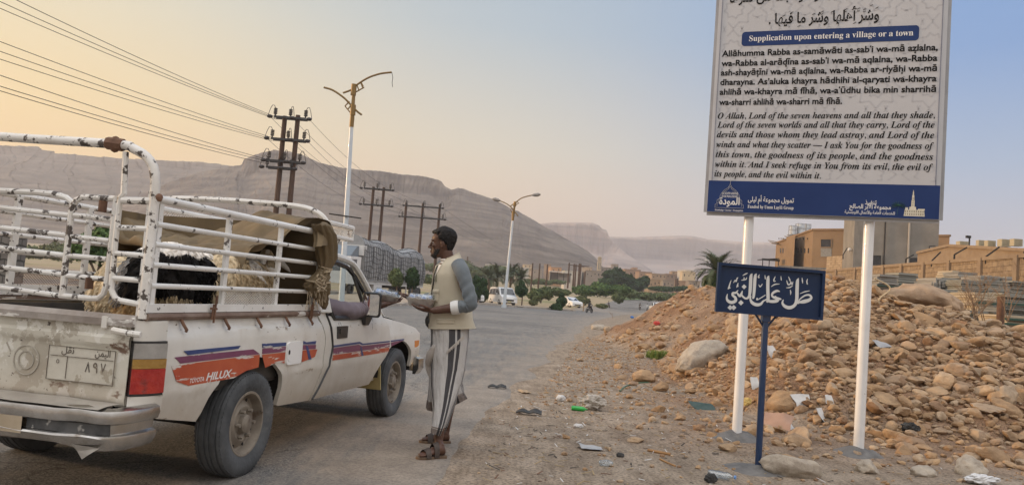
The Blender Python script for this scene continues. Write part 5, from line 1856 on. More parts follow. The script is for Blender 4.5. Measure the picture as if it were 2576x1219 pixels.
# foil meal trays
M_foil = mat('aluminium_foil', (.72, .71, .69), (.60, .59, .57), 9, .28, .9, bump=.25, bscale=40)
M_lid = glassmat('clear_tray_lid', (.80, .85, .90), .16)
M_pack = mat('blue_white_sachets', (.62, .66, .72), (.06, .20, .52), 22, .4, ramp_pos=(.47, .53))
M_rice = mat('tray_contents', (.36, .28, .17), (.48, .42, .33), 30, .9)
def tray(label, p, rz, tilt=(0, 0)):
 t = thing('meal_tray', label, 'meal tray', p, rz, 'foil meal trays handed to the pickup')
 t.rotation_euler = (tilt[0], tilt[1], rz)
 mb = MB()
 def rect(hx, hy, z, n=18, cr=.02):
  pts = []
  for (cx, cy, a0) in ((hx - cr, hy - cr, 0), (-hx + cr, hy - cr, 90), (-hx + cr, -hy + cr, 180), (hx - cr, -hy + cr, 270)):
   for k in range(6):
    a = R(a0 + 18 * k)
    pts.append(Ve((cx + cr * math.cos(a), cy + cr * math.sin(a), z)))
  out = []
  for i in range(len(pts)):
   a, b = pts[i], pts[(i + 1) % len(pts)]
   m = max(1, int((b - a).length / .004))
   out += [a.lerp(b, k / m) for k in range(m)]
  return out
 lo_, hi_ = rect(.088, .058, 0), rect(.108, .076, .046)
 n = min(len(lo_), len(hi_))
 def resamp(q):
  L_ = len(q)
  return [q[int(i * L_ / 200)] for i in range(200)]
 lo_, hi_ = resamp(lo_), resamp(hi_)
 fl = lambda q, k: [p_ * (1 + (.012 * (1 if (i // 2) % 2 else -1)) * k) for i, p_ in enumerate(q)]
 def zf(q, z):
  return [Ve((p_.x, p_.y, z)) for p_ in q]
 mid1 = zf(fl([a.lerp(b, .12) for a, b in zip(lo_, hi_)], 1), .006)
 mid2 = zf(fl([a.lerp(b, .9) for a, b in zip(lo_, hi_)], 1), .042)
 rim1 = zf([p_ * 1.06 for p_ in hi_], .047)
 rim2 = zf([p_ * 1.06 for p_ in hi_], .050)
 rim3 = zf([p_ * .99 for p_ in hi_], .0505)
 mb.loft([zf(lo_, 0), mid1, mid2, hi_, rim1, rim2, rim3], cap=False)
 mb.ngon(zf(lo_, 0))
 obj('foil_dish', mb, M_foil, t, smooth=25)
 mb = MB()
 mb.grid(lambda u, v: Ve((-.1 + .2 * u, -.068 + .136 * v, .043 + .006 * float(vn(u * 9, v * 7, 0, 3)))), 14, 10)
 obj('contents', mb, M_rice, t, smooth=True)
 mb = MB()
 l0, l1 = rect(.106, .074, .052), rect(.094, .062, .078)
 mb.loft([resamp(l0), zf([a.lerp(b, .3) for a, b in zip(resamp(l0), resamp(l1))], .058), zf(resamp(l1), .076), zf([p_ * .96 for p_ in resamp(l1)], .079)], cap=True)
 obj('lid', mb, M_lid, t, smooth=30)
 mb = MB()
 rs_ = random.Random(len(label))
 for k in range(4):
  mb.box((-.066 + .044 * k, rs_.uniform(-.008, .008), .062 + .004 * (k % 2)), (.040, .10, .012), (rs_.uniform(-.1, .1), rs_.uniform(-.15, .15), rs_.uniform(-.2, .2)))
 obj('sachet', mb, M_pack, t)
 return t
TB = at_y(969, 754, 7.22)
tr1_ = tray('foil meal tray with clear lid passed between the two hands at the cab window', TB + Ve((0, 0, -.012)), .12, (.12, .10))
tr2_ = tray('foil meal tray with clear lid carried on the palm of the man in the vest', at_y(1058, 771, MY - .12), .05, (.0, .02))
tr1_.scale = (1.1, 1.1, 1.35)
tr2_.scale = (1.02, 1.02, 1.3)
## sheep and goats in the bed
def fleece_material(name, stops, rough=.95, tip=1.0):
 m = bpy.data.materials.new(name)
 m.use_nodes = True
 t = m.node_tree
 b = t.nodes['Principled BSDF']
 b.inputs['Roughness'].default_value = rough
 b.inputs['Specular IOR Level'].default_value = .15
 a = N(t, 'ShaderNodeAttribute', attribute_name='patch')
 c = ramp(t, a.outputs['Fac'], stops, 'CONSTANT').outputs[0]
 g = N(t, 'ShaderNodeTexCoord')
 n = N(t, 'ShaderNodeTexNoise')
 n.inputs['Scale'].default_value = 26
 n.inputs['Detail'].default_value = 6
 L(t, g.outputs['Object'], n.inputs['Vector'])
 c = mixc(t, .8, c, ramp(t, n.outputs[0], [(.32, (.55, .52, .48)), (.5, (1, 1, 1)), (.68, (1.25, 1.2, 1.15))]).outputs[0], 'MULTIPLY')
 L(t, c, b.inputs['Base Color'])
 bp = N(t, 'ShaderNodeBump')
 bp.inputs['Strength'].default_value = .6
 bp.inputs['Distance'].default_value = .02
 L(t, n.outputs[0], bp.inputs['Height'])
 L(t, bp.outputs[0], b.inputs['Normal'])
 return m
BLK, CRM, TAN, WHT, GRY, BRN = (.012, .011, .011), (.58, .47, .31), (.40, .27, .135), (.76, .72, .66), (.26, .255, .25), (.11, .06, .035)
def sheep(name, label, cat, loc, rz, sc, stops, patch, wool=.03, head_pitch=-.1, head_yaw=0.0, neck_up=.5, horns=False, seed=1, nt=2600, ears=1.0):
 """x forward; loc is the hoof level under the belly, truck frame"""
 p = t2w(*loc)
 t = thing(name, label, cat, p, rz + math.pi / 2 - TA)
 t.scale = (sc, sc, sc)
 mb = MB()
 prof = [(-.42, .50, .05, .07), (-.38, .52, .125, .15), (-.25, .525, .165, .195), (-.05, .50, .175, .205), (.15, .50, .165, .20), (.30, .52, .14, .19), (.40, .56, .10, .15), (.46, .60, .06, .09)]
 mb.loft([[Ve((x, w * math.cos(a), z + h * math.sin(a))) for a in np.linspace(0, 2 * math.pi, 21)[:-1]] for x, z, w, h in prof])
 for s_ in (1, -1):
  mb.tube([(-.30, .09 * s_, .48), (-.26, .10 * s_, .36), (-.37, .095 * s_, .235), (-.345, .095 * s_, .05), (-.335, .095 * s_, .02)], [.095, .068, .035, .026, .028], 10)
  mb.tube([(.27, .085 * s_, .46), (.28, .085 * s_, .30), (.285, .085 * s_, .19), (.285, .085 * s_, .04), (.295, .085 * s_, .015)], [.075, .045, .033, .024, .027], 10)
  mb.ball((-.325, .095 * s_, .02), (.032, .024, .022), 8, 6)
  mb.ball((.30, .085 * s_, .02), (.032, .024, .022), 8, 6)
 mb.tube([(-.41, 0, .56), (-.45, 0, .50), (-.455, 0, .38), (-.45, 0, .30)], [.05, .065, .055, .02], 10)
 hb = Ve((.40 + .20 * math.cos(neck_up), 0, .58 + .30 * math.sin(neck_up)))
 mb.tube([(.30, 0, .56), Ve((.30, 0, .56)).lerp(hb, .55), hb], [.125, .092, .075], 12)
 E = Euler((0, -head_pitch, head_yaw)).to_matrix()
 HP = lambda x, y, z: hb + E @ Ve((x, y, z))
 hr = [(-.07, .05, .055, .07), (-.03, .058, .066, .04), (.03, .056, .062, .02), (.09, .042, .048, .0), (.15, .034, .036, -.02), (.185, .026, .026, -.028), (.197, .01, .012, -.03)]
 mb.loft([[HP(x, w * math.cos(a), zc + .015 + h * math.sin(a)) for a in np.linspace(0, 2 * math.pi, 17)[:-1]] for x, w, h, zc in hr])
 mb.ball(HP(.03, .045, .035), .018, 8, 6)
 mb.ball(HP(.03, -.045, .035), .018, 8, 6)
 me = organic('body', mb, .009, M_dark, 3)
 n = len(me.vertices)
 co = np.empty(n * 3)
 me.vertices.foreach_get('co', co)
 co = co.reshape(-1, 3)
 no = np.empty(n * 3)
 me.vertices.foreach_get('normal', no)
 no = no.reshape(-1, 3)
 woolly = S(.20, .34, co[:, 2]) * (1 - S(.42, .50, co[:, 0]))
 k = fbm(co[:, 0] * 14, co[:, 1] * 14, co[:, 2] * 14, 3, seed)
 co2 = co + no * (wool * (.6 + .7 * k) * woolly)[:, None]
 me.vertices.foreach_set('co', co2.astype(np.float32).ravel())
 hbv = np.array(hb)
 inv = np.array(E.transposed())
 hl_ = (co - hbv) @ inv.T
 val = patch(co[:, 0], co[:, 1], co[:, 2], fbm(co[:, 0] * 5, co[:, 1] * 5, co[:, 2] * 5, 3, seed + 40), hl_)
 at = me.attributes.new('patch', 'FLOAT', 'POINT')
 at.data.foreach_set('value', np.asarray(val, np.float32))
 me.materials.clear()
 M_f = fleece_material(name + '_fleece', stops)
 me.materials.append(M_f)
 me.update()
 link('body', me, t)
 rs = np.random.default_rng(seed)
 idx = rs.choice(n, nt, p=(woolly + 1e-6) / (woolly + 1e-6).sum())
 V, Fc, A = [], [], []
 for q, i in enumerate(idx):
  p0, nn = co2[i], no[i]
  d = np.array((-.25, 0, -.9)) + nn * .32 + rs.normal(0, .24, 3)
  d = d / np.linalg.norm(d)
  ln = rs.uniform(.025, .055) * (.25 + wool * 18)
  sd_ = np.cross(d, nn)
  sd_ = sd_ / (np.linalg.norm(sd_) + 1e-6) * rs.uniform(.003, .006)
  b = p0 + nn * .002
  V += [b - sd_, b + sd_, b + d * ln * .6 + sd_ * .6 + nn * .008, b + d * ln]
  Fc.append((4 * q, 4 * q + 1, 4 * q + 2, 4 * q + 3))
  A += [val[i]] * 4
 fl = np_mesh('fleece', V, Fc, M_f, False, {'patch': np.array(A)})
 link('fleece', fl, t)
 for s_ in (1, -1):
  mb = MB()
  mb.loft([[HP(-.03, .05 * s_, .06) + E @ (Ve((.018 * math.cos(a), 0, .022 * math.sin(a))) * k_ + Ve((0, y * s_, z_))) for a in np.linspace(0, 2 * math.pi, 11)[:-1]] for y, z_, k_ in ((0, 0, .6), (.03, -.008, 1.1), (.075, -.03, 1.2), (.115, -.06, .7), (.13, -.075, .15))])
  em = mb.mesh('ear', [MATS.setdefault('ear_' + name, mat('ear_' + name, stops[-1][1] if ears == 1.0 else ears, rough=.9))], True)
  link('ear', em, t)
  mb = MB()
  mb.ball(HP(.033, .056 * s_, .037), .0125, 10, 6)
  link('eye', mb.mesh('eye', mat('dark_animal_eye', (.015, .009, .006), rough=.12), True), t)
 mb = MB()
 mb.ball(HP(.192, 0, -.012), (.012, .022, .016), 10, 6)
 link('muzzle', mb.mesh('muzzle', mat('grey_pink_muzzle', (.16, .10, .085), rough=.6), True), t)
 if horns:
  for s_ in (1, -1):
   mb = MB()
   mb.tube(catmull([HP(-.01, .03 * s_, .08), HP(-.04, .05 * s_, .13), HP(-.08, .075 * s_, .15), HP(-.10, .095 * s_, .12)], 5), list(np.linspace(.02, .004, 16)), 8)
   obj('horn', mb, mat('amber_horn', (.30, .17, .08), (.18, .09, .04), 20, .5), t, smooth=True)
 return t
def spot(px, py, Y):
 return (ts(px, py, Y).x, Y, FZ)
def headspot(px, py, Y, rz, sc, nu):
 p = ts(px, py, Y)
 q = Ve((.48 + .20 * math.cos(nu), .58 + .30 * math.sin(nu))) * sc
 return (p.x - q.x * math.cos(rz), Y - q.x * math.sin(rz), min(FZ + .12, max(FZ - .05, p.z - q.y)))
FZ = .625
sheep('sheep', 'shaggy sheep with white back, black saddle and tan wool nearest the rear gate', 'sheep',
  spot(448, 700, -.42), .22, 1.12, [(0, TAN), (.3, CRM), (.5, BLK), (.72, GRY), (.85, WHT)],
  lambda x, y, z, n, h: np.where(z > .66 + .05 * n, .9, np.where(z < .43 + .06 * n, np.where(n > .2, .35, .1), np.where((y > .07 + .06 * n) & (x < .1), .75, np.where(x > .12 + .1 * n, .35, .6)))), .040, seed=3, nt=4600, neck_up=-.25, head_pitch=.5)
sheep('sheep', 'cream sheep standing at the left side of the truck bed', 'sheep',
  spot(350, 700, .06), .30, 1.0, [(0, CRM), (.6, WHT), (.8, BLK)],
  lambda x, y, z, n, h: np.where(z < .24, .9, np.where(n > .25, .7, .2)), .035, seed=5, nt=2500)
sheep('goat', 'black goat with grey flank patches standing between two woolly sheep', 'goat',
  spot(532, 700, -.12), .5, 1.17, [(0, BLK), (.5, GRY), (.8, WHT)],
  lambda x, y, z, n, h: np.where((n > .30) & (z < .52), .6, np.where((z > .64) & (x > .15) & (n > .0), .9, .1)), .008, head_pitch=.4, neck_up=-.1, seed=7, nt=3600)
sheep('sheep', 'cream woolly sheep in the middle of the bed with tan lower legs', 'sheep',
  spot(592, 712, -.47), .16, 1.07, [(0, CRM), (.45, TAN), (.7, WHT)],
  lambda x, y, z, n, h: np.where(z < .40 + .10 * n, .5, np.where((z > .62) & (n > .1), .9, .2)), .042, seed=11, nt=4200, neck_up=.35)
sheep('sheep', 'white sheep with lowered head and dark eye behind the mesh panel', 'sheep',
  headspot(614, 709, -.62, -2.75, .84, .22), -2.75, .84, [(0, WHT), (.6, GRY)],
  lambda x, y, z, n, h: np.where((n > .05) & (z < .6) & (h[:, 0] < -.1), .7, .2), .016, head_pitch=-.35, head_yaw=.35, neck_up=.22, seed=13, nt=1500)
sheep('sheep', 'white-faced sheep with drooping brown ears looking back toward the gate', 'sheep',
  headspot(654, 697, -.52, -2.62, .98, .42), -2.62, .98, [(0, WHT), (.5, BRN), (.8, BLK)],
  lambda x, y, z, n, h: np.where((np.abs(h[:, 1]) > .036) & (h[:, 0] > -.1), .6, np.where(h[:, 0] > -.12, .1, .9)), .015, head_pitch=-.55, head_yaw=-.15, neck_up=.42, seed=17, nt=1500, ears=BRN)
sheep('goat', 'black goat with amber horns in the shade under the tarpaulin', 'goat',
  spot(596, 690, .15), -1.5, 1.0, [(0, BLK), (.8, BRN)],
  lambda x, y, z, n, h: np.where(n > .35, .9, .1), .014, head_pitch=-.2, neck_up=.75, horns=True, seed=19, nt=1200)
## olive tarpaulin
M_tarp = mat('olive_canvas', (.165, .118, .062), (.105, .075, .040), 2.4, .92, bump=.35, bscale=7, spots=[(1.6, .62, (.25, .185, .10), .25), (10, .66, (.08, .055, .03), .1)])
tarp = thing('tarpaulin', 'olive brown canvas tarpaulin draped over the front of the pipe cage', 'tarpaulin', T0, math.pi / 2 - TA)
def folds(u, v, k, amp, s):
 return amp * float(fbm(u * k, v * k * .35, 0, 3, s))
def roof_pt(u, v):
 E = Ve((.66, .80, 1.70)).lerp(Ve((-.02, -.68, 1.40)), v ** .9)
 E.z = float(np.interp(v, [0, .2, .6, 1], [1.68, 1.55, 1.47, 1.47]))
 G_ = Ve((1.09, .80, 1.74)).lerp(Ve((1.07, -.80, 1.74)), v)
 G_.z = float(np.interp(v, [0, .15, .45, .68, 1], [1.69, 1.59, 1.60, 1.74, 1.73]))
 p = E.lerp(G_, u)
 p.z += .13 * float(S(.35, .7, u)) * math.sin(math.pi * min(1, u)) ** .5 * float(S(.35, .75, v))
 p.z += (.06 * float(fbm(u * 2.5 + v * 2, v * 6 - u * 1.5, 0, 3, 3)) - .05 * abs(float(fbm(u * 3 + v * 5, v * 5 - u * 6, 0, 3, 31)))) * min(1, 4 * v, 4 * (1 - v) + .3)
 if u < .12:
  k = 1 - u / .12
  p.z -= .11 * k * k * (1 + .5 * math.sin(v * 21))
  p.x -= .02 * k + .02 * math.sin(v * 30) * k
 return p
mb = MB()
mb.grid(roof_pt, 60, 80)
def drop(u, v):
 p = roof_pt(.10 + .90 * u, 1.0)
 p.z -= v * (.05 + .03 * u) * (1 + .12 * math.sin(u * 17))
 p.y += .05 * v + .025 * v * math.sin(u * 24 + v) + .02
 return p
mb.grid(drop, 44, 8)
rl = [roof_pt(.01, v) + Ve((-.01, 0, -.01)) for v in np.linspace(0, 1, 26)]
mb.tube(rl, [.034 + .012 * math.sin(i * 1.7) for i in range(26)], 9)
obj('roof_sheet', mb, M_tarp, tarp, smooth='all')
mb = MB()
mb.grid(lambda u, v: Ve((.955 + .025 * math.sin(u * 26) * (1 - v) + folds(u, v, 5, .02, 4), -.765 + 1.53 * u, .64 + 1.08 * v)), 50, 14)
mb.grid(lambda u, v: Ve((.62 + .45 * u, .755 + .02 * math.sin(u * 14) * (1 - v) + folds(u, v, 5, .03, 6), .66 + 1.06 * v)), 20, 14)
obj('hanging_side', mb, M_tarp, tarp, smooth='all')
keys = [(806, 566, .075, .60), (816, 590, .105, .75), (820, 620, .105, .8), (822, 650, .092, .8), (817, 676, .056, .9), (810, 692, .066, .9), (800, 708, .098, .9), (797, 724, .108, .95), (803, 742, .088, .9), (812, 760, .048, .8), (816, 776, .018, .8)]
rings = []
NK = 56
for i in range((len(keys) - 1) * 6 + 1):
 s = i / 6
 px, py, rr, sq = (float(np.interp(s, range(len(keys)), [k[j] for k in keys])) for j in range(4))
 c = ts(px, py, -.855)
 rg = []
 for k in range(NK):
  a = 2 * math.pi * k / NK
  pl_ = 1 + (.13 if s < 4 else .17) * math.sin(9 * a + .6 * math.sin(s)) + .14 * float(fbm(math.cos(a) * 1.7, math.sin(a) * 1.7 + s * .25, s * .6, 3, 5)) + (.16 * float(vn(a * 2.5, s * 2.6, 0, 9)) if s > 5 else 0)
  rg.append(c + Ve((math.cos(a) * rr * pl_, math.sin(a) * rr * .72 * pl_, .006 * math.sin(9 * a))))
 rings.append(rg)
mb = MB()
mb.loft(rings)
mb.grid(lambda u, v: ts(786 + 52 * u + 4 * math.sin(v * 3), 572 + (1 - u) * 8 + 42 * v - 18 * math.sin(math.pi * u) * (1 - v), -.80 - .13 * math.sin(math.pi * min(1, .12 + .8 * u)) * v ** .6) + Ve((.012 * math.sin(u * 22), 0, 0)), 30, 8)
obj('tied_corner', mb, M_tarp, tarp, smooth='all')
M_rope = mat('pale_jute_rope', (.42, .34, .23), (.30, .23, .15), 30, .95, bump=.4)
mb = MB()
def around(px, py, rr, n=22, wob=.0, a0=0, a1=2 * math.pi):
 c = ts(px, py, -.855)
 return [c + Ve((math.cos(a) * rr, math.sin(a) * rr * .78, .012 * math.sin(a * 1 + wob))) for a in np.linspace(a0, a1, n)]
for (px, py, rr, w) in ((818, 672, .064, 0), (817, 677, .062, 1.3), (814, 683, .064, 2), (800, 706, .112, .7)):
 mb.tube(around(px, py, rr, wob=w), .0065, 6)
rs = random.Random(4)
for k in range(7):
 q = [ts(808 + rs.uniform(-14, 14), 694 + rs.uniform(-6, 10) + 9 * j, -.945 + rs.uniform(-.02, .02)) for j in range(5)]
 mb.tube(catmull(q, 4), .005, 5)
for k in range(26):
 a = ts(790 + rs.uniform(-18, 30), 745 + rs.uniform(-14, 12), -.93)
 mb.tube([a, a + Ve((rs.uniform(-.03, .03), -.01, -rs.uniform(.02, .07)))], .002, 4)
obj('tie_rope', mb, M_rope, tarp)
## the two signs
M_navy = mat('navy_sign_blue', (.008, .028, .118), (.011, .034, .135), 3, .4, spec=.3)
M_navy2 = mat('navy_paint', (.006, .020, .062), (.009, .026, .072), 4, .38, bump=.04, bscale=20, spec=.35)
M_vinyl = mat('pale_grey_vinyl', (.44, .44, .455), (.51, .51, .525), 1.2, .4, ramp_pos=(.3, .7), spots=[(2.5, .62, (.43, .415, .40), .2, (3, 3, .4))])
M_star = mat('faint_grey_ornament', (.425, .425, .445), rough=.45)
M_post = mat('white_post_paint', (.76, .755, .75), (.70, .69, .68), 3, .25, spots=[(7, .655, (.34, .31, .28), .03, (1, 1, .5)), (2.2, .58, (.60, .57, .52), .2)], coat=.3)
PB0 = on_z(1852, 1105)
BA = R(-20)
bX = Ve((math.cos(BA), math.sin(BA), 0))
bN = Ve((-bX.y, bX.x, 0))        # away from the viewer
def on_board(px, py, off=0.0):
 d = ray(px, py)
 o = Ve((0, 0, CAMH))
 s = ((PB0 - bN * off) - o).dot(bN) / d.dot(bN)
 return o + d * s
def bxy(px, py):
 p = on_board(px, py, .075)
 return ((p - PB0).dot(bX), p.z)
c_bl, c_br, c_tl, c_tr = bxy(1770, 530), bxy(2352, 555), bxy(1817, 0), bxy(2397, 0)
x0, x1 = (c_bl[0] + c_tl[0]) / 2, (c_br[0] + c_tr[0]) / 2
z0 = (c_bl[1] + c_br[1]) / 2
ZT = z0 + 2.95
BW = x1 - x0
bill = thing('signboard', 'tall white and navy signboard covered in printed lettering on two white posts', 'signboard', PB0, BA)
def bpt(x, z, off=0.0):
 return Ve((x, -.075 - off, z))
def panel_uv(px, py):
 return bxy(px, py)
mb = MB()
mb.box(((x0 + x1) / 2, -.045, (z0 + ZT) / 2), (BW, .06, ZT - z0))
obj('panel', mb, M_vinyl, bill)
mb = MB()
for (a, b) in (((x0, z0), (x1, z0)), ((x1, z0), (x1, ZT)), ((x1, ZT), (x0, ZT)), ((x0, ZT), (x0, z0))):
 mb.bar((a[0], -.045, a[1]), (b[0], -.045, b[1]), .066, .012, up=(0, 1, 0))
for k in range(5):
 z = z0 + .2 + k * (ZT - z0 - .4) / 4
 mb.bar((x0 + .05, .0, z), (x1 - .05, .0, z), .04, .04)
obj('frame', mb, mat('galvanised_frame', (.36, .36, .37), (.28, .28, .29), 4, .5, .3), bill)
for base in ((1852, 1105), (2160, 1135)):
 p = on_board(*base)
 lx = (p - PB0).dot(bX)
 mb = MB()
 mb.tube([(lx, .03, -.3), (lx, .03, z0 + .2), (lx, .03, ZT - .1)], .05, 20)
 obj('post', mb, M_post, bill, smooth=40)
zb = z0 + (panel_uv(1776, 453)[1] - z0)
zb = (panel_uv(1776, 453)[1] + panel_uv(2357, 467)[1]) / 2
mb = MB()
pit = .47
for i in range(-1, 6):
 for j in range(0, 8):
  cx, cz = x0 + .16 + i * pit, zb + .10 + j * pit * .92
  for s_, rad in ((0, .21), (1, .105)):
   q = []
   for k in range(16):
    a = R(22.5 * k + (11.25 if s_ else 0))
    rr = rad * (1 if k % 2 == 0 else .72)
    q.append((cx + rr * math.cos(a), cz + rr * math.sin(a)))
   for k in range(16):
    a, b = q[k], q[(k + 1) % 16]
    if all(x0 + .03 < v[0] < x1 - .03 and zb + .02 < v[1] < ZT - .03 for v in (a, b)):
     mb.bar(bpt(*a, .0006), bpt(*b, .0006), .016, .0006, up=(0, 1, 0))
  for k in range(8):
   a = R(45 * k + 22.5)
   a_, b_ = (cx + .21 * math.cos(a) * .95, cz + .21 * math.sin(a) * .95), (cx + .27 * math.cos(a), cz + .27 * math.sin(a))
   if all(x0 + .03 < v[0] < x1 - .03 and zb + .02 < v[1] < ZT - .03 for v in (a_, b_)):
    mb.bar(bpt(*a_, .0006), bpt(*b_, .0006), .014, .0006, up=(0, 1, 0))
obj('star_ornament', mb, M_star, bill)
def rrect(xa, za, xb_, zb_, r, n=8):
 out = []
 for cx, cz, a0 in ((xb_ - r, zb_ - r, 0), (xa + r, zb_ - r, 90), (xa + r, za + r, 180), (xb_ - r, za + r, 270)):
  for k in range(n + 1):
   a = R(a0 + 90 * k / n)
   out.append((cx + r * math.cos(a), cz + r * math.sin(a)))
 return out
mb = MB()
mb.prism([bpt(x, z, .003) for x, z in ((x0 + .004, z0 + .004), (x1 - .004, z0 + .004), (x1 - .004, zb), (x0 + .004, zb))], (0, .002, 0))
obj('foot_band', mb, M_navy, bill)
pz0 = (panel_uv(1880, 121)[1] + panel_uv(2310, 97)[1]) / 2
pz1 = (panel_uv(1880, 84)[1] + panel_uv(2310, 60)[1]) / 2
pxa, pxb = panel_uv(1866, 100)[0], panel_uv(2312, 80)[0]
mb = MB()
mb.prism([bpt(x, z, .003) for x, z in rrect(pxa, pz0, pxb, pz1, .035)], (0, .002, 0))
obj('title_bar', mb, M_navy, bill)
mb = MB()
for x in (x0 + .037, x1 - .045):
 mb.bar(bpt(x, zb + .002, .002), bpt(x, ZT - .02, .002), .002, .011, up=(0, 1, 0))
obj('side_rule', mb, M_navy, bill)
# lettering
fb = lambda x, z: bpt(x, z, .0045)
def px_line(a, b):
 """baseline from photo points a-b: returns x0, x1, z"""
 p, q = panel_uv(*a), panel_uv(*b)
 return p[0], q[0], (p[1] + q[1]) / 2
def lat(mb, s, xa, xb_, z, h, **k):
 """Latin line; underdots are set as separate dots"""
 base = ''
 dots = []
 for ch in s:
  d = unicodedata.decomposition(ch).split()
  if len(d) == 2 and d[1] == '0323':
   dots.append(len(base))
   base += chr(int(d[0], 16))
  else:
   base += ch
 vs, fs = text_geo(base, **k)
 lo, hi = min(v.x for v in vs), max(v.x for v in vs)
 sx = (xb_ - xa) / (hi - lo)
 mb.add([fb(xa + (v.x - lo) * sx, z + v.y * h) for v in vs], fs)
 for i in dots:
  v1, _ = text_geo(base[:i + 1] + '|', **k)
  c = max(v.x for v in v1)
  cx = xa + (c - lo - .33) * sx
  mb.ngon([fb(cx + .009 * math.cos(a), z - h * .17 + .009 * math.sin(a)) for a in np.linspace(0, 6.283, 9)[:-1]])
mb = MB()
SER = dict(bold=.004)
t1 = math_text('Supplication upon entering a village or a town', 0x1D400, 0x1D41A)
xa, xb_, z = px_line((1885, 107), (2298, 86))
put_text(mb, t1, fb, pxa + (pxb - pxa) * .045, pxb - (pxb - pxa) * .03, pz0 + (pz1 - pz0) * .33, .085)
obj('title_lettering', mb, M_ltr, bill, fix=False)
rows = [('Allāhumma Rabba as-samāwāti as-sabʿi wa-mā aẓlalna,', (1821, 146), (2355, 123)),
  ('wa-Rabba al-arāḍīna as-sabʿi wa-mā aqlalna, wa-Rabba', (1818, 171), (2353, 149)),
  ('ash-shayāṭīni wa-mā aḍlalna, wa-Rabba ar-riyāḥi wa-mā', (1816, 193), (2351, 176)),
  ('dharayna. As’aluka khayra hādhihi al-qaryati wa-khayra', (1815, 217), (2349, 202)),
  ('ahlihā wa-khayra mā fīhā, wa-aʿūdhu bika min sharrihā', (1813, 241), (2347, 229)),
  ('wa-sharri ahlihā wa-sharri mā fīhā.', (1811, 264), (2118, 262))]
mb = MB()
LX0, LX1 = x0 + .062, x1 - .075
for i, (s, a, b) in enumerate(rows):
 _, xb2, z = px_line(a, b)
 lat(mb, s, LX0, LX1 if i < 5 else xb2, z, .090, bold=.024)
obj('transliteration_lettering', mb, M_ink, bill, fix=False)
rows = [('O Allah, Lord of the seven heavens and all that they shade,', (1808, 298), (2340, 298)),
  ('Lord of the seven worlds and all that they carry, Lord of the', (1807, 322), (2341, 321)),
  ('devils and those whom they lead astray, and Lord of the', (1804, 346), (2340, 347)),
  ('winds and what they scatter — I ask You for the goodness of', (1802, 371), (2338, 374)),
  ('this town, the goodness of its people, and the goodness', (1800, 396), (2334, 401)),
  ('within it. And I seek refuge in You from its evil, the evil of', (1798, 420), (2333, 428)),
  ('its people, and the evil within it.', (1795, 444), (2065, 449))]
mb = MB()
for i, (s, a, b) in enumerate(rows):
 _, xb2, z = px_line(a, b)
 lat(mb, math_text(s, 0x1D468, 0x1D482), LX0 - .004, LX1 if i < 6 else xb2, z, .093, bold=.004)
obj('translation_lettering', mb, M_ink, bill, fix=False)
mb = MB()
xa, xb_, z = px_line((1938, 66), (2210, 50))
z += .012
full = 'وشر أهلها وشر ما فيها'
put_text(mb, '. ' + shape_arabic(full), fb, panel_uv(1934, 60)[0], panel_uv(2211, 44)[0], z, .155, bold=.02)
rs = random.Random(8)
for k, (px, py, typ) in enumerate([(1972, 40, 0), (1992, 32, 0), (2010, 66, 0), (2047, 36, 0), (2068, 30, 1), (2094, 30, 0), (2107, 58, 0), (2128, 24, 1), (2150, 58, 0), (2160, 22, 2), (2175, 24, 1), (2192, 14, 0), (2206, 20, 0)]):
 x, zz = panel_uv(px, py)
 mb.bar(fb(x - .014, zz - .006), fb(x + .014, zz + .008), .0015, .008, up=(0, 1, 0))
 if typ:
  mb.bar(fb(x - .012, zz - .022), fb(x - .004, zz - .028), .0015, .008, up=(0, 1, 0))
  mb.bar(fb(x - .004, zz - .028), fb(x + .010, zz - .018), .0015, .008, up=(0, 1, 0))
xa, xb_, z = px_line((1836, 6), (2205, -6))
put_text(mb, shape_arabic('وخير ما فيها ونعوذ بك من شرها'), fb, panel_uv(1836, 0)[0], panel_uv(2225, -10)[0], z + .01, .15, bold=.02)
for k, s in enumerate(('ورب الرياح وما ذرين فإنا نسألك خير هذه القرية', 'ورب الأرضين السبع وما أقللن', 'اللهم رب السماوات السبع وما أظللن')):
 put_text(mb, shape_arabic(s), fb, x0 + .12, x1 - .12, z + .27 + .23 * k, .13, bold=.010)
obj('arabic_lettering', mb, M_ink, bill, fix=False)
mb = MB()
def bz(px, py):
 return bxy(px, py)
ex, ez = bz(1834, 523)
ew = bz(1869, 500)[0] - bz(1798, 500)[0]
def stroke(pts, w, close=False):
 for k in range(len(pts) - (0 if close else 1)):
  a, b = pts[k], pts[(k + 1) % len(pts)]
  mb.bar(fb(*a), fb(*b), .0015, w, up=(0, 1, 0))
def arch_pts(sc, zoff=0):
 half = [(-.50, 0), (-.50, .12), (-.44, .16), (-.44, .28), (-.36, .34), (-.33, .48), (-.22, .64), (-.08, .74), (0, .88)]
 return [(ex + ew * sc * x, ez + zoff + ew * sc * y) for x, y in half + [(-x, y) for x, y in half[:-1][::-1]]]
stroke(arch_pts(1.0), .011)
stroke(arch_pts(.86, .014), .006)
stroke([(ex - ew * .5, ez), (ex + ew * .5, ez)], .010)
stroke([(ex, ez + ew * .88), (ex, ez + ew * 1.0)], .010)
cr = [(ex + .014 * math.cos(a), ez + ew * 1.04 + .014 * math.sin(a)) for a in np.linspace(R(120), R(420), 10)]
stroke(cr, .006)
put_text(mb, math_text('ALMAWADDAH', 0x1D400, 0x1D41A), fb, ex - ew * .29, ex + ew * .29, ez + ew * .50, .034)
put_text(mb, math_text('FOUNDATION', 0x1D400, 0x1D41A), fb, ex - ew * .27, ex + ew * .27, ez + ew * .385, .034)
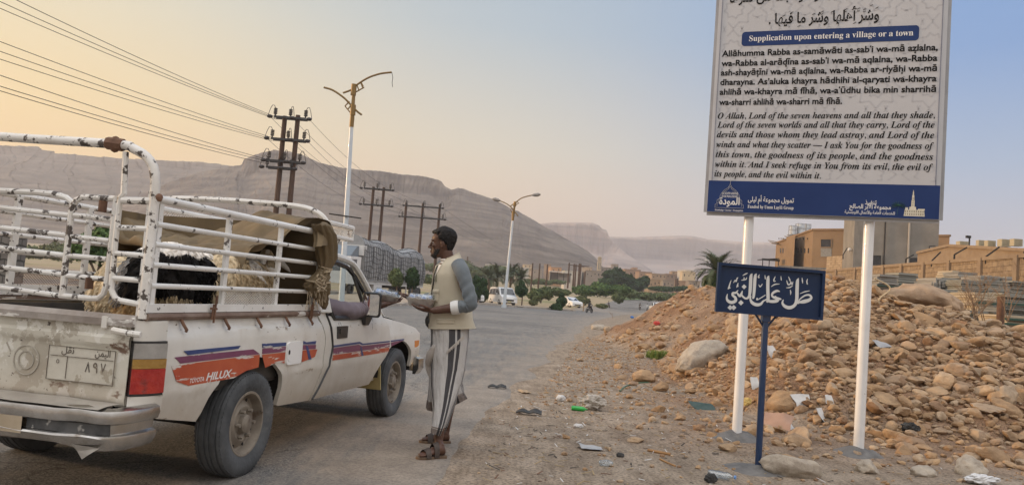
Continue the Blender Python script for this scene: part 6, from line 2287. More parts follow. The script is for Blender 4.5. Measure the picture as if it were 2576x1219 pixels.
put_text(mb, shape_arabic('المودة'), fb, ex - ew * .36, ex + ew * .36, ez + ew * .13, .105, bold=.02)
put_text(mb, math_text('Knowledge • Service • Propagation', 0x1D400, 0x1D41A), fb, ex - ew * .5, ex + ew * .5, ez - .032, .026)
xa, xb_ = bz(1882, 500)[0], bz(1997, 505)[0]
put_text(mb, shape_arabic('تمويل مجموعة أم ليلى'), fb, xa, xb_, bz(1940, 508)[1], .070, bold=.012)
put_text(mb, math_text('Funded by Umm Layl', 0x1D400, 0x1D41A) + 'ā' + math_text(' Group', 0x1D400, 0x1D41A), fb, xa, xb_, bz(1940, 525)[1], .048)
cx = bz(2190, 510)[0]
put_text(mb, shape_arabic('تنفيذ'), fb, bz(2176, 508)[0], bz(2205, 510)[0], bz(2190, 514)[1], .062, bold=.012)
put_text(mb, shape_arabic('مجموعة الأثر الصالح'), fb, bz(2137, 520)[0], bz(2241, 524)[0], bz(2190, 525)[1], .060, bold=.02)
put_text(mb, shape_arabic('للخدمات العامة والأعمال اللوجستية'), fb, bz(2125, 532)[0], bz(2251, 537)[0], bz(2190, 538)[1], .042, bold=.012)
obj('emblem_lettering', mb, M_ltr, bill, fix=False)
mb = MB()
def Q(x, z):   # unit picture frame
 ax, az = bz(2273, 543)
 w = bz(2326, 545)[0] - ax
 return fb(ax + w * x, az + w * z)
for (xa, xb_, za, zc) in ((0, 1, .0, .34), (.06, .2, .34, .46), (.25, .58, .34, .50), (.34, .50, .50, .85), (.365, .475, .85, 1.12), (.39, .45, 1.12, 1.28), (.66, 1.0, .34, .40)):
 mb.ngon([Q(xa, za), Q(xb_, za), Q(xb_ + (xa - xb_) * .04, zc), Q(xa - (xa - xb_) * .04, zc)])
mb.ngon([Q(.40, 1.28), Q(.44, 1.28), Q(.42, 1.42)])
obj('tower_picture', mb, mat('printed_cream_stone', (.56, .52, .40), (.64, .60, .50), 20, .5), bill, fix=False)
mb = MB()
for r_ in range(2):
 for k in range(9):
  xx = .05 + .105 * k
  mb.ngon([Q(xx, .06 + .15 * r_) + Ve((0, -.001, 0)), Q(xx + .045, .06 + .15 * r_) + Ve((0, -.001, 0)), Q(xx + .045, .15 + .15 * r_) + Ve((0, -.001, 0)), Q(xx, .15 + .15 * r_) + Ve((0, -.001, 0))])
for k in range(4):
 mb.ngon([Q(.40, .55 + .12 * k) + Ve((0, -.001, 0)), Q(.44, .55 + .12 * k) + Ve((0, -.001, 0)), Q(.44, .62 + .12 * k) + Ve((0, -.001, 0)), Q(.40, .62 + .12 * k) + Ve((0, -.001, 0))])
obj('tower_windows', mb, mat('printed_shadow_tone', (.22, .19, .13), rough=.5), bill, fix=False)
mb = MB()
pc_ = bz(2260, 516)
for k in range(11):
 a = R(-20 + 22 * k)
 L_ = .062
 q0, q1 = (pc_[0], pc_[1]), (pc_[0] + L_ * math.cos(a), pc_[1] + L_ * math.sin(a) * .8 - .012)
 mb.bar(fb(*q0), fb(*q1), .0015, .014, up=(0, 1, 0))
mb.bar(fb(pc_[0], pc_[1]), fb(pc_[0] - .008, bz(2258, 540)[1]), .0015, .010, up=(0, 1, 0))
obj('palm_picture', mb, mat('printed_green', (.03, .13, .09), rough=.5), bill, fix=False)
# small sign
PS = on_z(1907, 1183)
SA = R(-2.0)
small = thing('road_sign', 'small navy sign with white Arabic calligraphy on a single navy post', 'sign', PS, SA)
sX = Ve((math.cos(SA), math.sin(SA), 0))
sN = Ve((-sX.y, sX.x, 0))
def sxy(px, py):
 d = ray(px, py)
 o = Ve((0, 0, CAMH))
 p = o + d * (((PS - sN * .03) - o).dot(sN) / d.dot(sN)) - PS
 return (p.dot(sX), p.z)
cs = [sxy(1799, 782), sxy(2067, 806), sxy(2077, 680), sxy(1807, 660)]
mx = sum(c[0] for c in cs) / 4
mz = sum(c[1] for c in cs) / 4
sw = ((cs[1][0] - cs[0][0]) + (cs[2][0] - cs[3][0])) / 2
sh = ((cs[3][1] - cs[0][1]) + (cs[2][1] - cs[1][1])) / 2
tilt = .5 * ((cs[2][1] - cs[3][1]) + (cs[1][1] - cs[0][1])) / sw
def spt(x, z, off=0):
 return Ve((mx + x - tilt * z, -.03 - off, mz + z + tilt * x))
mb = MB()
mb.prism([spt(*p, -.03) for p in ((-sw / 2, -sh / 2), (sw / 2, -sh / 2), (sw / 2, sh / 2), (-sw / 2, sh / 2))], (0, -.022, 0))
obj('panel', mb, M_navy2, small)
mb = MB()
for a, b in (((-1, -1), (1, -1)), ((1, -1), (1, 1)), ((1, 1), (-1, 1)), ((-1, 1), (-1, -1))):
 k = .024
 A_ = spt(a[0] * (sw / 2 - k / 2), a[1] * (sh / 2 - k / 2), -.006)
 B_ = spt(b[0] * (sw / 2 - k / 2), b[1] * (sh / 2 - k / 2), -.006)
 ext = (B_ - A_).normalized() * (k / 2 if a[1] == b[1] else -k / 2)
 mb.bar(A_ - ext, B_ + ext, .05, k, up=(0, 1, 0) if False else Ve((0, 1, 0)).cross(B_ - A_))
obj('frame', mb, M_navy2, small)
mb = MB()
tb = spt((sxy(1930, 800)[0] - mx), -sh / 2, -.03)
mb.loft([[Ve((x, y, z)) for x, y in ((cx - .033, -.033), (cx + .033, -.033), (cx + .033, .033), (cx - .033, .033))] for cx, z in ((tb.x, tb.z + .02), (tb.x - .005, tb.z - .05))])
mb.loft([[Ve((cx + .027 * math.cos(a), .027 * math.sin(a), z)) for a in np.linspace(0, 6.2832, 17)[:-1]] for cx, z in ((tb.x - .004, tb.z - .03), (0, -.25))])
obj('post', mb, mat('chipped_navy_post', (.010, .030, .085), (.014, .038, .10), 4, .3, spots=[(8, .66, (.22, .21, .20), .02, (1, 1, .4))], coat=.3), small, smooth=40)
mb = MB()
for s_ in (-1, 1):
 mb.tube([(tb.x - .004, -.005, tb.z - .115), (tb.x + .085 * s_ - .004, -.005, tb.z + .005 + tilt * .085 * s_)], .009, 8)
obj('brace', mb, M_navy2, small)
mb = MB()
def z5(x, y):
 return ((2700 + x / 2.4386) * .6389, (1000 + y / 2.4386) * .6389)
def nib(pts, n=7):
 """pts: (x, y, width) in the close-up's pixels"""
 P3 = catmull([Ve((p[0], p[1], p[2] * .86)) for p in pts], n)
 L_, R_ = [], []
 yo = -.0245 - .0004 * (len(mb.f) // 7 % 9)
 for i, p in enumerate(P3):
  a, b = P3[max(i - 1, 0)], P3[min(i + 1, len(P3) - 1)]
  d = Ve((b.x - a.x, b.y - a.y))
  d.normalize()
  nn = Ve((-d.y, d.x))
  for lst, s_ in ((L_, 1), (R_, -1)):
   u = sxy(*z5(p.x + nn.x * s_ * p.z / 2, p.y + nn.y * s_ * p.z / 2))
   lst.append(Ve((u[0], yo, u[1])))
 o = len(mb.v)
 n_ = len(L_)
 mb.add(L_ + R_, [(i, i + 1, n_ + i + 1, n_ + i) for i in range(n_ - 1)])
def dia(x, y, r):
 mb.ngon([Ve((sxy(*z5(x + dx * r, y + dy * r))[0], -.0245, sxy(*z5(x + dx * r, y + dy * r))[1])) for dx, dy in ((0, -1), (1, 0), (0, 1), (-1, 0))])
for st in (
 [(1080, 462, 14), (1130, 455, 40), (1185, 440, 36), (1208, 415, 26), (1190, 392, 22), (1150, 395, 18), (1105, 425, 14), (1082, 455, 12)],
 [(1085, 230, 8), (1074, 260, 34), (1070, 340, 38), (1066, 440, 36), (1045, 490, 34), (1000, 512, 38), (955, 500, 34), (930, 470, 24), (938, 435, 10)],
 [(1098, 378, 6), (1145, 360, 12), (1192, 350, 6)],
 [(1062, 462, 30), (1090, 470, 16)],
 [(905, 358, 8), (875, 352, 26), (838, 372, 26), (830, 400, 22), (860, 418, 30), (900, 428, 26), (920, 432, 8)],
 [(860, 400, 10), (885, 440, 32), (850, 452, 34), (805, 450, 30), (790, 430, 24)],
 [(800, 205, 8), (792, 235, 34), (790, 330, 36), (792, 440, 34), (775, 455, 16)],
 [(780, 430, 14), (765, 440, 16), (745, 450, 18), (720, 478, 30), (680, 484, 36), (640, 465, 34), (622, 430, 20), (630, 400, 8)],
 [(690, 420, 16), (684, 436, 14), (700, 432, 10), (740, 408, 10), (768, 390, 8)],
 [(680, 185, 8), (668, 215, 32), (660, 320, 34), (652, 410, 26), (640, 425, 8)],
 [(640, 185, 8), (628, 215, 34), (622, 320, 36), (612, 400, 30), (580, 425, 22), (545, 400, 20), (535, 375, 12)],
 [(545, 350, 8), (535, 380, 26), (520, 400, 28), (500, 380, 20), (490, 362, 12)],
 [(505, 345, 8), (480, 370, 22), (455, 372, 24), (452, 392, 26), (478, 418, 30), (478, 448, 34), (440, 462, 36), (405, 445, 30), (395, 415, 20), (402, 380, 6)],
 [(408, 335, 12), (418, 310, 16), (428, 275, 10), (438, 250, 6)], [(410, 330, 8), (430, 320, 14)],
 [(460, 275, 6), (475, 250, 12), (485, 262, 12), (495, 230, 12), (505, 225, 6)],
 [(490, 320, 6), (498, 300, 16), (505, 275, 6)], [(495, 312, 6), (508, 305, 10)],
 [(535, 250, 6), (560, 245, 14), (580, 240, 12), (588, 222, 6)], [(560, 240, 6), (562, 222, 12)], [(548, 205, 6), (575, 190, 14), (595, 180, 6)],
 [(700, 230, 6), (698, 215, 14), (710, 195, 5)], [(700, 228, 6), (712, 220, 10)],
 [(702, 290, 5), (716, 312, 12), (738, 285, 8)], [(762, 200, 6), (765, 230, 12), (768, 240, 5)],
 [(850, 265, 6), (848, 245, 14), (862, 212, 5)], [(850, 264, 6), (864, 256, 10)], [(915, 210, 6), (918, 240, 12), (920, 252, 5)],
 [(820, 312, 5), (855, 290, 14), (902, 285, 5)],
 [(970, 250, 6), (985, 290, 16), (1005, 285, 14), (1012, 262, 8), (1022, 290, 14), (1032, 262, 6)], [(988, 215, 5), (1000, 245, 14), (1004, 262, 6)], [(965, 322, 5), (1000, 318, 14), (1030, 300, 5)],
 [(1005, 340, 5), (1010, 365, 14), (1008, 390, 5)], [(1118, 225, 5), (1122, 255, 14), (1124, 280, 5)], [(1170, 290, 6), (1164, 262, 14), (1172, 235, 5)], [(1160, 282, 6), (1174, 284, 10)]):
 nib(st)
for x, y, r in ((562, 312, 24), (532, 465, 26), (428, 512, 26), (462, 512, 26)):
 dia(x, y, r)
obj('calligraphy', mb, mat('cream_sign_paint', (.66, .66, .64), rough=.45), small, fix=False)
## rubble heap and roadside
def on_ground(px, py):
 d = ray(px, py)
 o = Ve((0, 0, CAMH))
 s, st = 2.0, .03
 while s < 900:
  p = o + d * s
  if p.z <= gzf(p.x, p.y):
   return p
  s += max(st, s * .004)
 return o + d * s
def ppm(p):
 return F / max(p.y, 1)
_ico = {}
def ico(sub):
 if sub not in _ico:
  bm = bmesh.new()
  bmesh.ops.create_icosphere(bm, subdivisions=sub, radius=1)
  _ico[sub] = (np.array([v.co[:] for v in bm.verts]), np.array([[v.index for v in f.verts] for f in bm.faces]))
  bm.free()
 return _ico[sub]
def rock_shape(seed, sub=3, planes=11, rough=.05, sq=(1, .85, .7), soft=9, lo=.62):
 V, Fc = ico(sub)
 rs = np.random.default_rng(seed)
 nrm = rs.normal(0, 1, (planes, 3))
 nrm /= np.linalg.norm(nrm, axis=1)[:, None]
 hh = rs.uniform(lo, .98, planes)
 dt = V @ nrm.T
 rr = np.where(dt > .05, hh / np.maximum(dt, .05), 9)
 rr = np.minimum(rr, 1.15)
 r = -np.log(np.exp(-soft * rr).sum(1)) / soft + .12
 r = r * (1 + rough * fbm(V[:, 0] * 2.6 + seed, V[:, 1] * 2.6, V[:, 2] * 2.6, 3, seed) * 2)
 return V * r[:, None] * np.array(sq), Fc
def rock_material(name, stops, sc=3.0, dust=(.40, .30, .20)):
 m = bpy.data.materials.new(name)
 m.use_nodes = True
 t = m.node_tree
 b = t.nodes['Principled BSDF']
 b.inputs['Roughness'].default_value = .92
 b.inputs['Specular IOR Level'].default_value = .25
 g = N(t, 'ShaderNodeTexCoord')
 oi = N(t, 'ShaderNodeObjectInfo')
 geo = N(t, 'ShaderNodeNewGeometry')
 rnd = N(t, 'ShaderNodeMath', operation='ADD')
 L(t, oi.outputs['Random'], rnd.inputs[0])
 L(t, geo.outputs['Random Per Island'], rnd.inputs[1])
 fr = N(t, 'ShaderNodeMath', operation='FRACT')
 L(t, rnd.outputs[0], fr.inputs[0])
 base = ramp(t, fr.outputs[0], stops).outputs[0]
 n = N(t, 'ShaderNodeTexNoise')
 n.inputs['Scale'].default_value = sc
 n.inputs['Detail'].default_value = 10
 n.inputs['Roughness'].default_value = .7
 L(t, geo.outputs['Position'], n.inputs['Vector'])
 c = mixc(t, .85, base, ramp(t, n.outputs[0], [(.3, (.55, .52, .50)), (.5, (1, 1, 1)), (.7, (1.3, 1.27, 1.2))]).outputs[0], 'MULTIPLY')
 L(t, c, b.inputs['Base Color'])
 bp = N(t, 'ShaderNodeBump')
 bp.inputs['Strength'].default_value = .9
 bp.inputs['Distance'].default_value = .04
 L(t, n.outputs[0], bp.inputs['Height'])
 L(t, bp.outputs[0], b.inputs['Normal'])
 return m
ROCKC = [(0, (.30, .19, .105)), (.2, (.40, .27, .16)), (.4, (.32, .20, .108)), (.6, (.43, .32, .215)), (.75, (.25, .145, .08)), (.88, (.37, .28, .195)), (1, (.33, .20, .108))]
M_rock = rock_material('tan_limestone', ROCKC, 7)
M_rockb = rock_material('brown_caked_boulder', [(0, (.33, .225, .145)), (.5, (.38, .27, .18)), (1, (.30, .20, .125))], 3.2)
M_rockg = rock_material('pale_broken_concrete', [(0, (.40, .34, .265)), (.5, (.45, .38, .30)), (1, (.37, .32, .26))], 6)
rock_meshes = []
for k in range(14):
 V, Fc = rock_shape(100 + k, 3, 11 + k % 6, .05, (1, .68 + .04 * (k % 6), .5 + .05 * (k % 5)), (16, 70, 34)[k % 3], .45)
 rock_meshes.append(np_mesh('rock', V, Fc, M_rock, k % 3 != 1))
 sharp(rock_meshes[-1], 24)
rs = np.random.default_rng(5)
cand = []
def try_rocks(n, xr, yr, rfun, keep, gap=.80):
 for _ in range(n):
  x, y = rs.uniform(*xr), rs.uniform(*yr)
  if rs.random() < keep(x, y):
   cand.append([x, y, rfun(x, y)])
mz1 = lambda x, y: _bil(mo, x, y)
def keep_face(x, y):
 h = mz1(x, y)
 if h < .05:
  return 0
 e = .5 + .5 * float(vn(x * .6, y * .6, 0, 61))
 left = float(S(3.6, 4.6, x + .25 * (y - 12)))
 crest = 1 - .55 * float(S(1.2, 1.9, h))
 return (.35 + .65 * left) * crest * (.45 + .55 * e)
try_rocks(9500, (2.9, 9.5), (8.9, 15.5), lambda x, y: float(np.exp(rs.normal(-3.0, .46))), keep_face)
try_rocks(700, (2.9, 7.5), (15, 26), lambda x, y: float(np.exp(rs.normal(-2.75, .45))), lambda x, y: .8 if mz1(x, y) > .1 else 0)
try_rocks(1100, (1.0, 8.5), (6.2, 9.4), lambda x, y: float(np.exp(rs.normal(-3.25, .5))), lambda x, y: float(S(1.2, 3.2, x)) * float(S(6.0, 9.2, y)) ** 1.2 * .9 + float(S(4.2, 5.2, x)) * .5)
try_rocks(500, (1.2, 4), (9.2, 26), lambda x, y: float(np.exp(rs.normal(-3.2, .5))), lambda x, y: float(S(.3, 2.2, x - road_right(y))) * .5)
cand.sort(key=lambda c: -c[2])
cellsz = .16
grid_ = {}
rocks = []
for x, y, r in cand:
 r = min(r, .17)
 kx, ky = int(x / cellsz), int(y / cellsz)
 ok = True
 for i in range(-3, 4):
  for j in range(-3, 4):
   for (a, b, c) in grid_.get((kx + i, ky + j), ()):
    if (a - x) ** 2 + (b - y) ** 2 < (.60 * (r + c)) ** 2:
     ok = False
     break
   if not ok:
    break
  if not ok:
   break
 if ok:
  rocks.append((x, y, r))
  grid_.setdefault((kx, ky), []).append((x, y, r))
rocks.sort(key=lambda c: -c[2] / math.hypot(c[0], c[1]))
xyz = np.array(rocks)
zz_ = gz(xyz[:, 0], xyz[:, 1])
NR = 290
for k in range(min(NR, len(rocks))):
 x, y, r = rocks[k]
 o = bpy.data.objects.new('rock', rock_meshes[k % 14])
 COL.objects.link(o)
 o.location = (x, y, zz_[k] + r * .2)
 o.rotation_euler = (rs.uniform(-.5, .5), rs.uniform(-.5, .5), rs.uniform(0, 6.28))
 o.scale = (r * 1.12, r * 1.05, r * 1.02)
 onheap = mz1(x, y) > .08
 tag(o, 'rounded tan limestone rock lying in the rubble heap behind the signs' if onheap else 'tan rock lying on the dirt in front of the rubble heap', 'rock', 'rocks of the rubble heap' if onheap else 'rocks strewn before the heap')
def scatter_stones(name, pts, sub, seed, mat_):
 Vs, Fs = [], []
 base = [rock_shape(seed + k, sub, 9, .05, (1, .8, .6), 22, .5) for k in range(8)]
 r2 = np.random.default_rng(seed)
 off = 0
 for i, (x, y, z, r) in enumerate(pts):
  V, Fc = base[i % 8]
  a, b = r2.uniform(0, 6.28), r2.uniform(-.5, .5)
  ca, sa, cb, sb = math.cos(a), math.sin(a), math.cos(b), math.sin(b)
  Rm = np.array([[ca, -sa, 0], [sa, ca, 0], [0, 0, 1]]) @ np.array([[cb, 0, sb], [0, 1, 0], [-sb, 0, cb]])
  Vs.append(V @ Rm.T * r * np.array((1.05, 1.0, 1.0)) + (x, y, z + r * .25))
  Fs.append(Fc + off)
  off += len(V)
 me = np_mesh(name, np.concatenate(Vs), np.concatenate(Fs), mat_, False)
 return kind(link(name, me), 'stuff')
scatter_stones('rubble', [(x, y, z, r) for (x, y, r), z in zip(rocks[NR:], zz_[NR:])], 2, 300, M_rock)
pts = []
for _ in range(12000):
 x, y = rs.uniform(2.7, 9.8), rs.uniform(8.8, 17)
 h = mz1(x, y)
 if h > .02:
  pts.append((x, y, 0, float(np.exp(rs.normal(-3.7, .45)))))
for _ in range(5200):
 y = rs.uniform(4.9, 27)
 x = float(road_right(y)) + .25 + abs(rs.normal(0, 2.2))
 if y < 9.5:
  x = rs.uniform(-.2, 6)
  if rs.random() > .25 + .75 * S(.6, 2.5, x):
   continue
 pts.append((x, y, 0, float(np.exp(rs.normal(-4.35, .5)))))
P_ = np.array(pts)
P_[:, 2] = gz(P_[:, 0], P_[:, 1])
scatter_stones('gravel', P_, 1, 400, M_rock)
def boulder(px, py, wpx, hpx, label, seed, mat_=None, sq=(1, .7, .62), rz=0.0, tilt=(0, 0), sub=4, planes=13, lift=.42, name='boulder', soft=22, rough=.085, at=None):
 """py is the foot of the stone in the photo"""
 p = at if at is not None else on_ground(px, py)
 w, h = wpx / ppm(p) / 2, hpx / ppm(p) / 2
 V, Fc = rock_shape(seed, sub, planes, rough, (1, 1, 1), soft)
 ext = (V.max(0) - V.min(0)) / 2
 V = (V - (V.max(0) + V.min(0)) / 2) / ext
 me = np_mesh(name, V, Fc, mat_ or M_rock, True)
 sharp(me, 30)
 o = link(name, me, None, p + Ve((0, w * sq[1] * .4, h * lift)))
 o.scale = (w, w * sq[1], h)
 o.rotation_euler = (tilt[0], tilt[1], rz)
 return tag(o, label, 'rock')
boulder(1764, 925, 150, 74, 'rough broken concrete slab leaning on the left end of the heap beside the green plant', 7, M_rockg, (1, .55, 1), .25, (.35, -.42), 4, 9, .72, 'concrete_slab', 16)
p_ = at_y(2336, 760, 14.2)
boulder(2338, 760, 186, 86, 'huge brown earth-caked boulder overhanging the top of the rubble heap', 23, M_rockb, (1, .8, 1), .1, (.1, .14), 4, 9, .1, soft=14, rough=.09, at=p_)
boulder(2037, 915, 60, 58, 'big smooth tan boulder in the middle of the heap between the posts', 31, None, (1, .8, 1), .3)
boulder(1972, 1030, 84, 66, 'large angular tan boulder at the foot of the heap just right of the navy post', 32, None, (1, .8, 1), .1)
boulder(1992, 1198, 158, 62, 'long flat rough stone lying at the bottom beside the navy sign post', 33, M_rockg, (1, .45, 1), -.12, (0, .06), 4, 10, .62)
boulder(2187, 1190, 62, 46, 'round mottled stone on the dirt below the right white post', 34, M_rockg, (1, .9, 1), .4)
boulder(2452, 1196, 92, 66, 'pale cracked boulder near the lower right corner', 35, M_rockg, (1, .8, 1), .9)
boulder(2330, 1198, 66, 36, 'squarish pale stone left of the cracked boulder at lower right', 36, M_rockg, (1, .7, 1), .2, planes=7)
boulder(2420, 942, 70, 40, 'flat-topped brown boulder on the right flank of the heap', 37, M_rockb, (1, .8, 1), .1)
boulder(2488, 948, 50, 38, 'brown stone right of the flat-topped boulder on the flank', 38, M_rockb, (1, .9, 1), 1.1)
boulder(2508, 846, 48, 34, 'dark brown stone on the crest of the heap at far right', 39, M_rockb, (1, .9, 1), .3)
boulder(2420, 988, 50, 34, 'tan boulder half buried in loose earth on the right flank', 40, M_rockb, (1, .8, 1), .6)
boulder(1622, 960, 66, 42, 'jagged tan stone on the shoulder left of the heap', 41, M_rock, (1, .8, 1), .2, planes=9)
boulder(1662, 984, 44, 34, 'tan stone at the left foot of the heap beside the hose', 42, M_rock, (1, .8, 1), .5)
boulder(1505, 829, 36, 20, 'pale stone at the roadside tip of the rubble, nearest the asphalt', 43, M_rockg, (1, .8, 1), .3)
boulder(1528, 834, 30, 20, 'tan stone touching the pale stone at the roadside tip', 44, M_rock, (1, .8, 1), .9)
boulder(1611, 804, 22, 15, 'brown block on the far left slope by the blue litter', 45, M_rockb, (1, .8, 1), .3, planes=7)
boulder(2540, 1020, 60, 70, 'tall tan stone at the right edge of the photo', 46, M_rock, (1, .8, 1), .3)
boulder(1600, 1113, 46, 20, 'low tan stone near the left white post on open dirt', 47, M_rock, (1, .8, 1), .3)
boulder(2236, 745, 32, 26, 'rounded pinkish stone on the crest left of the huge boulder', 48, M_rockb, (1, .9, 1), .2, at=at_y(2236, 745, 14.6))
boulder(2120, 745, 54, 22, 'grey flat stone on the crest between the two posts', 49, M_rockg, (1, .7, 1), .2, at=at_y(2120, 742, 15))
boulder(2292, 1120, 78, 34, 'low pinkish stone on the dirt right of the right post', 50, M_rockb, (1, .8, 1), .1)
# wet cement collars round the sign posts
M_cem = mat('fresh_dark_cement', (.105, .10, .095), (.17, .16, .15), 9, .9, bump=.6, bscale=30)
def collar(p, r, label, h=.09):
 V, Fc = [], []
 n, m = 28, 7
 for j in range(m):
  for k in range(n):
   a = 2 * math.pi * k / n
   q = j / (m - 1)
   rr = r * q * (1 + .28 * float(vn(math.cos(a) * 1.4 + p.x * 3, math.sin(a) * 1.4, 0, 71)))
   x, y = p.x + rr * math.cos(a), p.y + rr * math.sin(a) * .8
   V.append((x, y, gzf(x, y) + h * (1 - q ** 1.5) * (1 + .4 * float(vn(x * 14, y * 14, 0, 72))) - .012 * q))
 me = np_mesh('cement_footing', V, [(j * n + k, j * n + (k + 1) % n, (j + 1) * n + (k + 1) % n, (j + 1) * n + k) for j in range(m - 1) for k in range(n)], M_cem, True)
 tag(link('cement_footing', me), label, 'footing')
pR = on_board(2160, 1135)
collar(Ve((PB0.x, PB0.y, 0)), .30, 'dark lumpy cement footing around the left white post')
collar(Ve((pR.x, pR.y, 0)), .28, 'dark lumpy cement footing around the right white post')
collar(Ve((PS.x, PS.y, 0)), .34, 'grey cement footing around the navy sign post', .05)
# litter
M_tyrebit = mat('black_tyre_scrap', (.02, .02, .02), (.06, .058, .055), 12, .8, bump=.4)
def tyre_scrap(px, py, wpx, label, rz=0):
 p = on_ground(px, py)
 w = wpx / ppm(p)
 mb = MB()
 f = lambda u, v, o: Ve(((u - .5) * w, (v - .5) * w * .32, .02 + .10 * w * abs(math.sin(u * 6.5)) * (.5 + .5 * v) + .08 * w * v * u + o))
 a = [f(i / 16, j / 3, 0) for i in range(17) for j in range(4)]
 b = [q + Ve((0, 0, .012)) for q in a]
 fs = [(i * 4 + j, (i + 1) * 4 + j, (i + 1) * 4 + j + 1, i * 4 + j + 1) for i in range(16) for j in range(3)]
 mb.add(a, fs)
 mb.add(b, fs)
 for j in (0, 3):
  mb.add([a[i * 4 + j] for i in range(17)] + [b[i * 4 + j] for i in range(17)], [(i, i + 1, 18 + i, 17 + i) for i in range(16)])
 o = obj('tyre_scrap', mb, M_tyrebit, None, True, p)
 o.rotation_euler = (0, 0, rz)
 tag(o, label, 'rubber scrap', 'scraps of tyre on the shoulder')
tyre_scrap(1250, 978, 46, 'smaller curled black tyre scrap, farther one on the dusty shoulder', .1)
tyre_scrap(1330, 1044, 64, 'larger wavy black tyre scrap, nearer one on the dusty shoulder', -.05)
def bottle(px, py, wpx, label, m, rz, cap, crushed=0.0, r=.3):
 p = on_ground(px, py)
 l_ = wpx / ppm(p)
 t = thing('plastic_bottle', label, 'bottle', p + Ve((0, 0, l_ * r * .5)), rz)
 rings = []
 for i, (x, q) in enumerate(((-.5, .2), (-.49, .8), (-.45, 1), (-.25, .96), (-.1, 1), (.1, .95), (.2, 1), (.3, .8), (.38, .42), (.44, .32), (.46, .32))):
  rings.append([Ve((x * l_, q * l_ * r * .5 * math.cos(a) * (1 + crushed * .4 * float(vn(x * 9, a * 2))), q * l_ * r * .5 * math.sin(a) * (1 - crushed * (.4 + .3 * float(vn(x * 7 + 2, a))))))  for a in np.linspace(0, 6.2832, 17)[:-1]])
 mb = MB()
 mb.loft(rings)
 obj('body', mb, m, t, 40)
 mb = MB()
 mb.tube([(.455 * l_, 0, 0), (.52 * l_, 0, 0)], l_ * r * .19, 12)
 obj('cap', mb, cap, t, 40)
M_gb = mat('green_bottle_plastic', (.02, .30, .045), (.03, .40, .07), 8, .18, spec=.6)
M_cb = glassmat('crumpled_clear_plastic', (.80, .86, .90), .22)
bottle(1457, 1033, 40, 'bright green plastic bottle beside the crumpled plastic sack', M_gb, -.25, mat('green_cap', (.015, .16, .03), rough=.3))
bottle(1815, 1206, 68, 'crushed clear plastic bottle at the cement of the navy sign post', M_cb, -.55, mat('pale_blue_cap', (.12, .26, .55), rough=.3), .7, .36)
def crumple(px, py, wpx, hpx, label, m, seed, cat='plastic bag', name='plastic_bag', amp=.35, rz=0, flat=.55):
 p = on_ground(px, py)
 w, h = wpx / ppm(p) / 2, hpx / ppm(p) / 2
 V, Fc = ico(4)
 n = fbm(V[:, 0] * 2.4 + seed, V[:, 1] * 2.4, V[:, 2] * 2.4, 4, seed)
 n2 = np.abs(fbm(V[:, 0] * 5 + seed, V[:, 1] * 5, V[:, 2] * 5, 3, seed + 5))
 V2 = V * (1 + amp * n - amp * .8 * n2)[:, None] * np.array((w, w * flat, h))
 V2[:, 2] -= V2[:, 2].min() * .85
 o = link(name, np_mesh(name, V2, Fc, m, False), None, p)
 o.rotation_euler = (0, 0, rz)
 return tag(o, label, cat)
M_bagw = mat('white_film', (.62, .61, .60), (.50, .49, .48), 9, .5)
M_bagg = mat('dusty_clear_sacking', (.34, .30, .255), (.47, .43, .38), 12, .6)
crumple(1490, 1030, 70, 40, 'big crumpled dusty plastic sack behind the green bottle', M_bagg, 1, 'sack', 'plastic_sack', .5)
crumple(1410, 1008, 24, 17, 'small white plastic bag lying left of the crumpled sack', M_bagw, 2)
crumple(1455, 1076, 26, 12, 'thin white crushed packet on bare dirt below the green bottle', M_bagw, 4, 'packet', 'packet', .3)
crumple(1652, 819, 17, 13, 'red plastic bag on the far left slope of the heap', mat('red_film', (.55, .05, .035), (.45, .04, .03), 6, .45), 5)
crumple(1590, 800, 9, 6, 'scrap of blue plastic film on the far slope', mat('blue_film', (.03, .16, .50), rough=.4), 6)
crumple(1524, 1172, 38, 18, 'transparent plastic cup half squashed on the dirt', M_cb, 7, 'cup', 'plastic_cup', .25)
crumple(1880, 1022, 30, 24, 'yellow crumpled paper right beside the left white post', mat('yellow_paper', (.62, .47, .17), (.55, .40, .14), 9, .8), 8, 'paper', 'crumpled_paper', .4)
crumple(2290, 1090, 46, 30, 'black rubber rag lying at the lower right of the heap', M_tyrebit, 9, 'rag', 'black_rag', .5)
crumple(2470, 1216, 80, 26, 'white torn cloth at the bottom right corner', M_bagw, 10, 'cloth', 'torn_cloth', .5)
crumple(1788, 1214, 32, 26, 'curled black rubber piece left of the crushed clear bottle', M_tyrebit, 11, 'rubber scrap', 'rubber_scrap', .4)
crumple(1560, 1150, 22, 14, 'dark pebble of slag on open dirt', M_tyrebit, 12, 'stone', 'slag_pebble', .2)
def sheet(px, py, wpx, hpx, label, m, rz, tilt, cat='cardboard', name='cardboard_sheet', seed=0):
 p = on_ground(px, py)
 w, h = wpx / ppm(p), hpx / ppm(p)
 mb = MB()
 f = lambda u, v, o: Ve(((u - .5) * w * (1 - .2 * v * float(vn(seed, v))), (v - .5) * h * .9, o + .03 * h * math.sin(u * 5 + seed) + .06 * h * float(vn(u * 3, v * 3, seed))))
 for o_ in (0, .004):
  mb.grid(lambda u, v: f(u, v, o_), 8, 6)
 o = obj(name, mb, m, None, True, p + Ve((0, 0, .015 + h * .3 * math.sin(abs(tilt)))))
 o.rotation_euler = (tilt, .0, rz)
 tag(o, label, cat)
M_card = mat('tan_cardboard', (.40, .28, .17), (.33, .23, .135), 5, .9)
M_cardp = mat('pinkish_cardboard', (.40, .255, .185), (.34, .21, .15), 5, .9)
M_wp = mat('white_sheet', (.64, .63, .61), (.54, .53, .51), 5, .8)
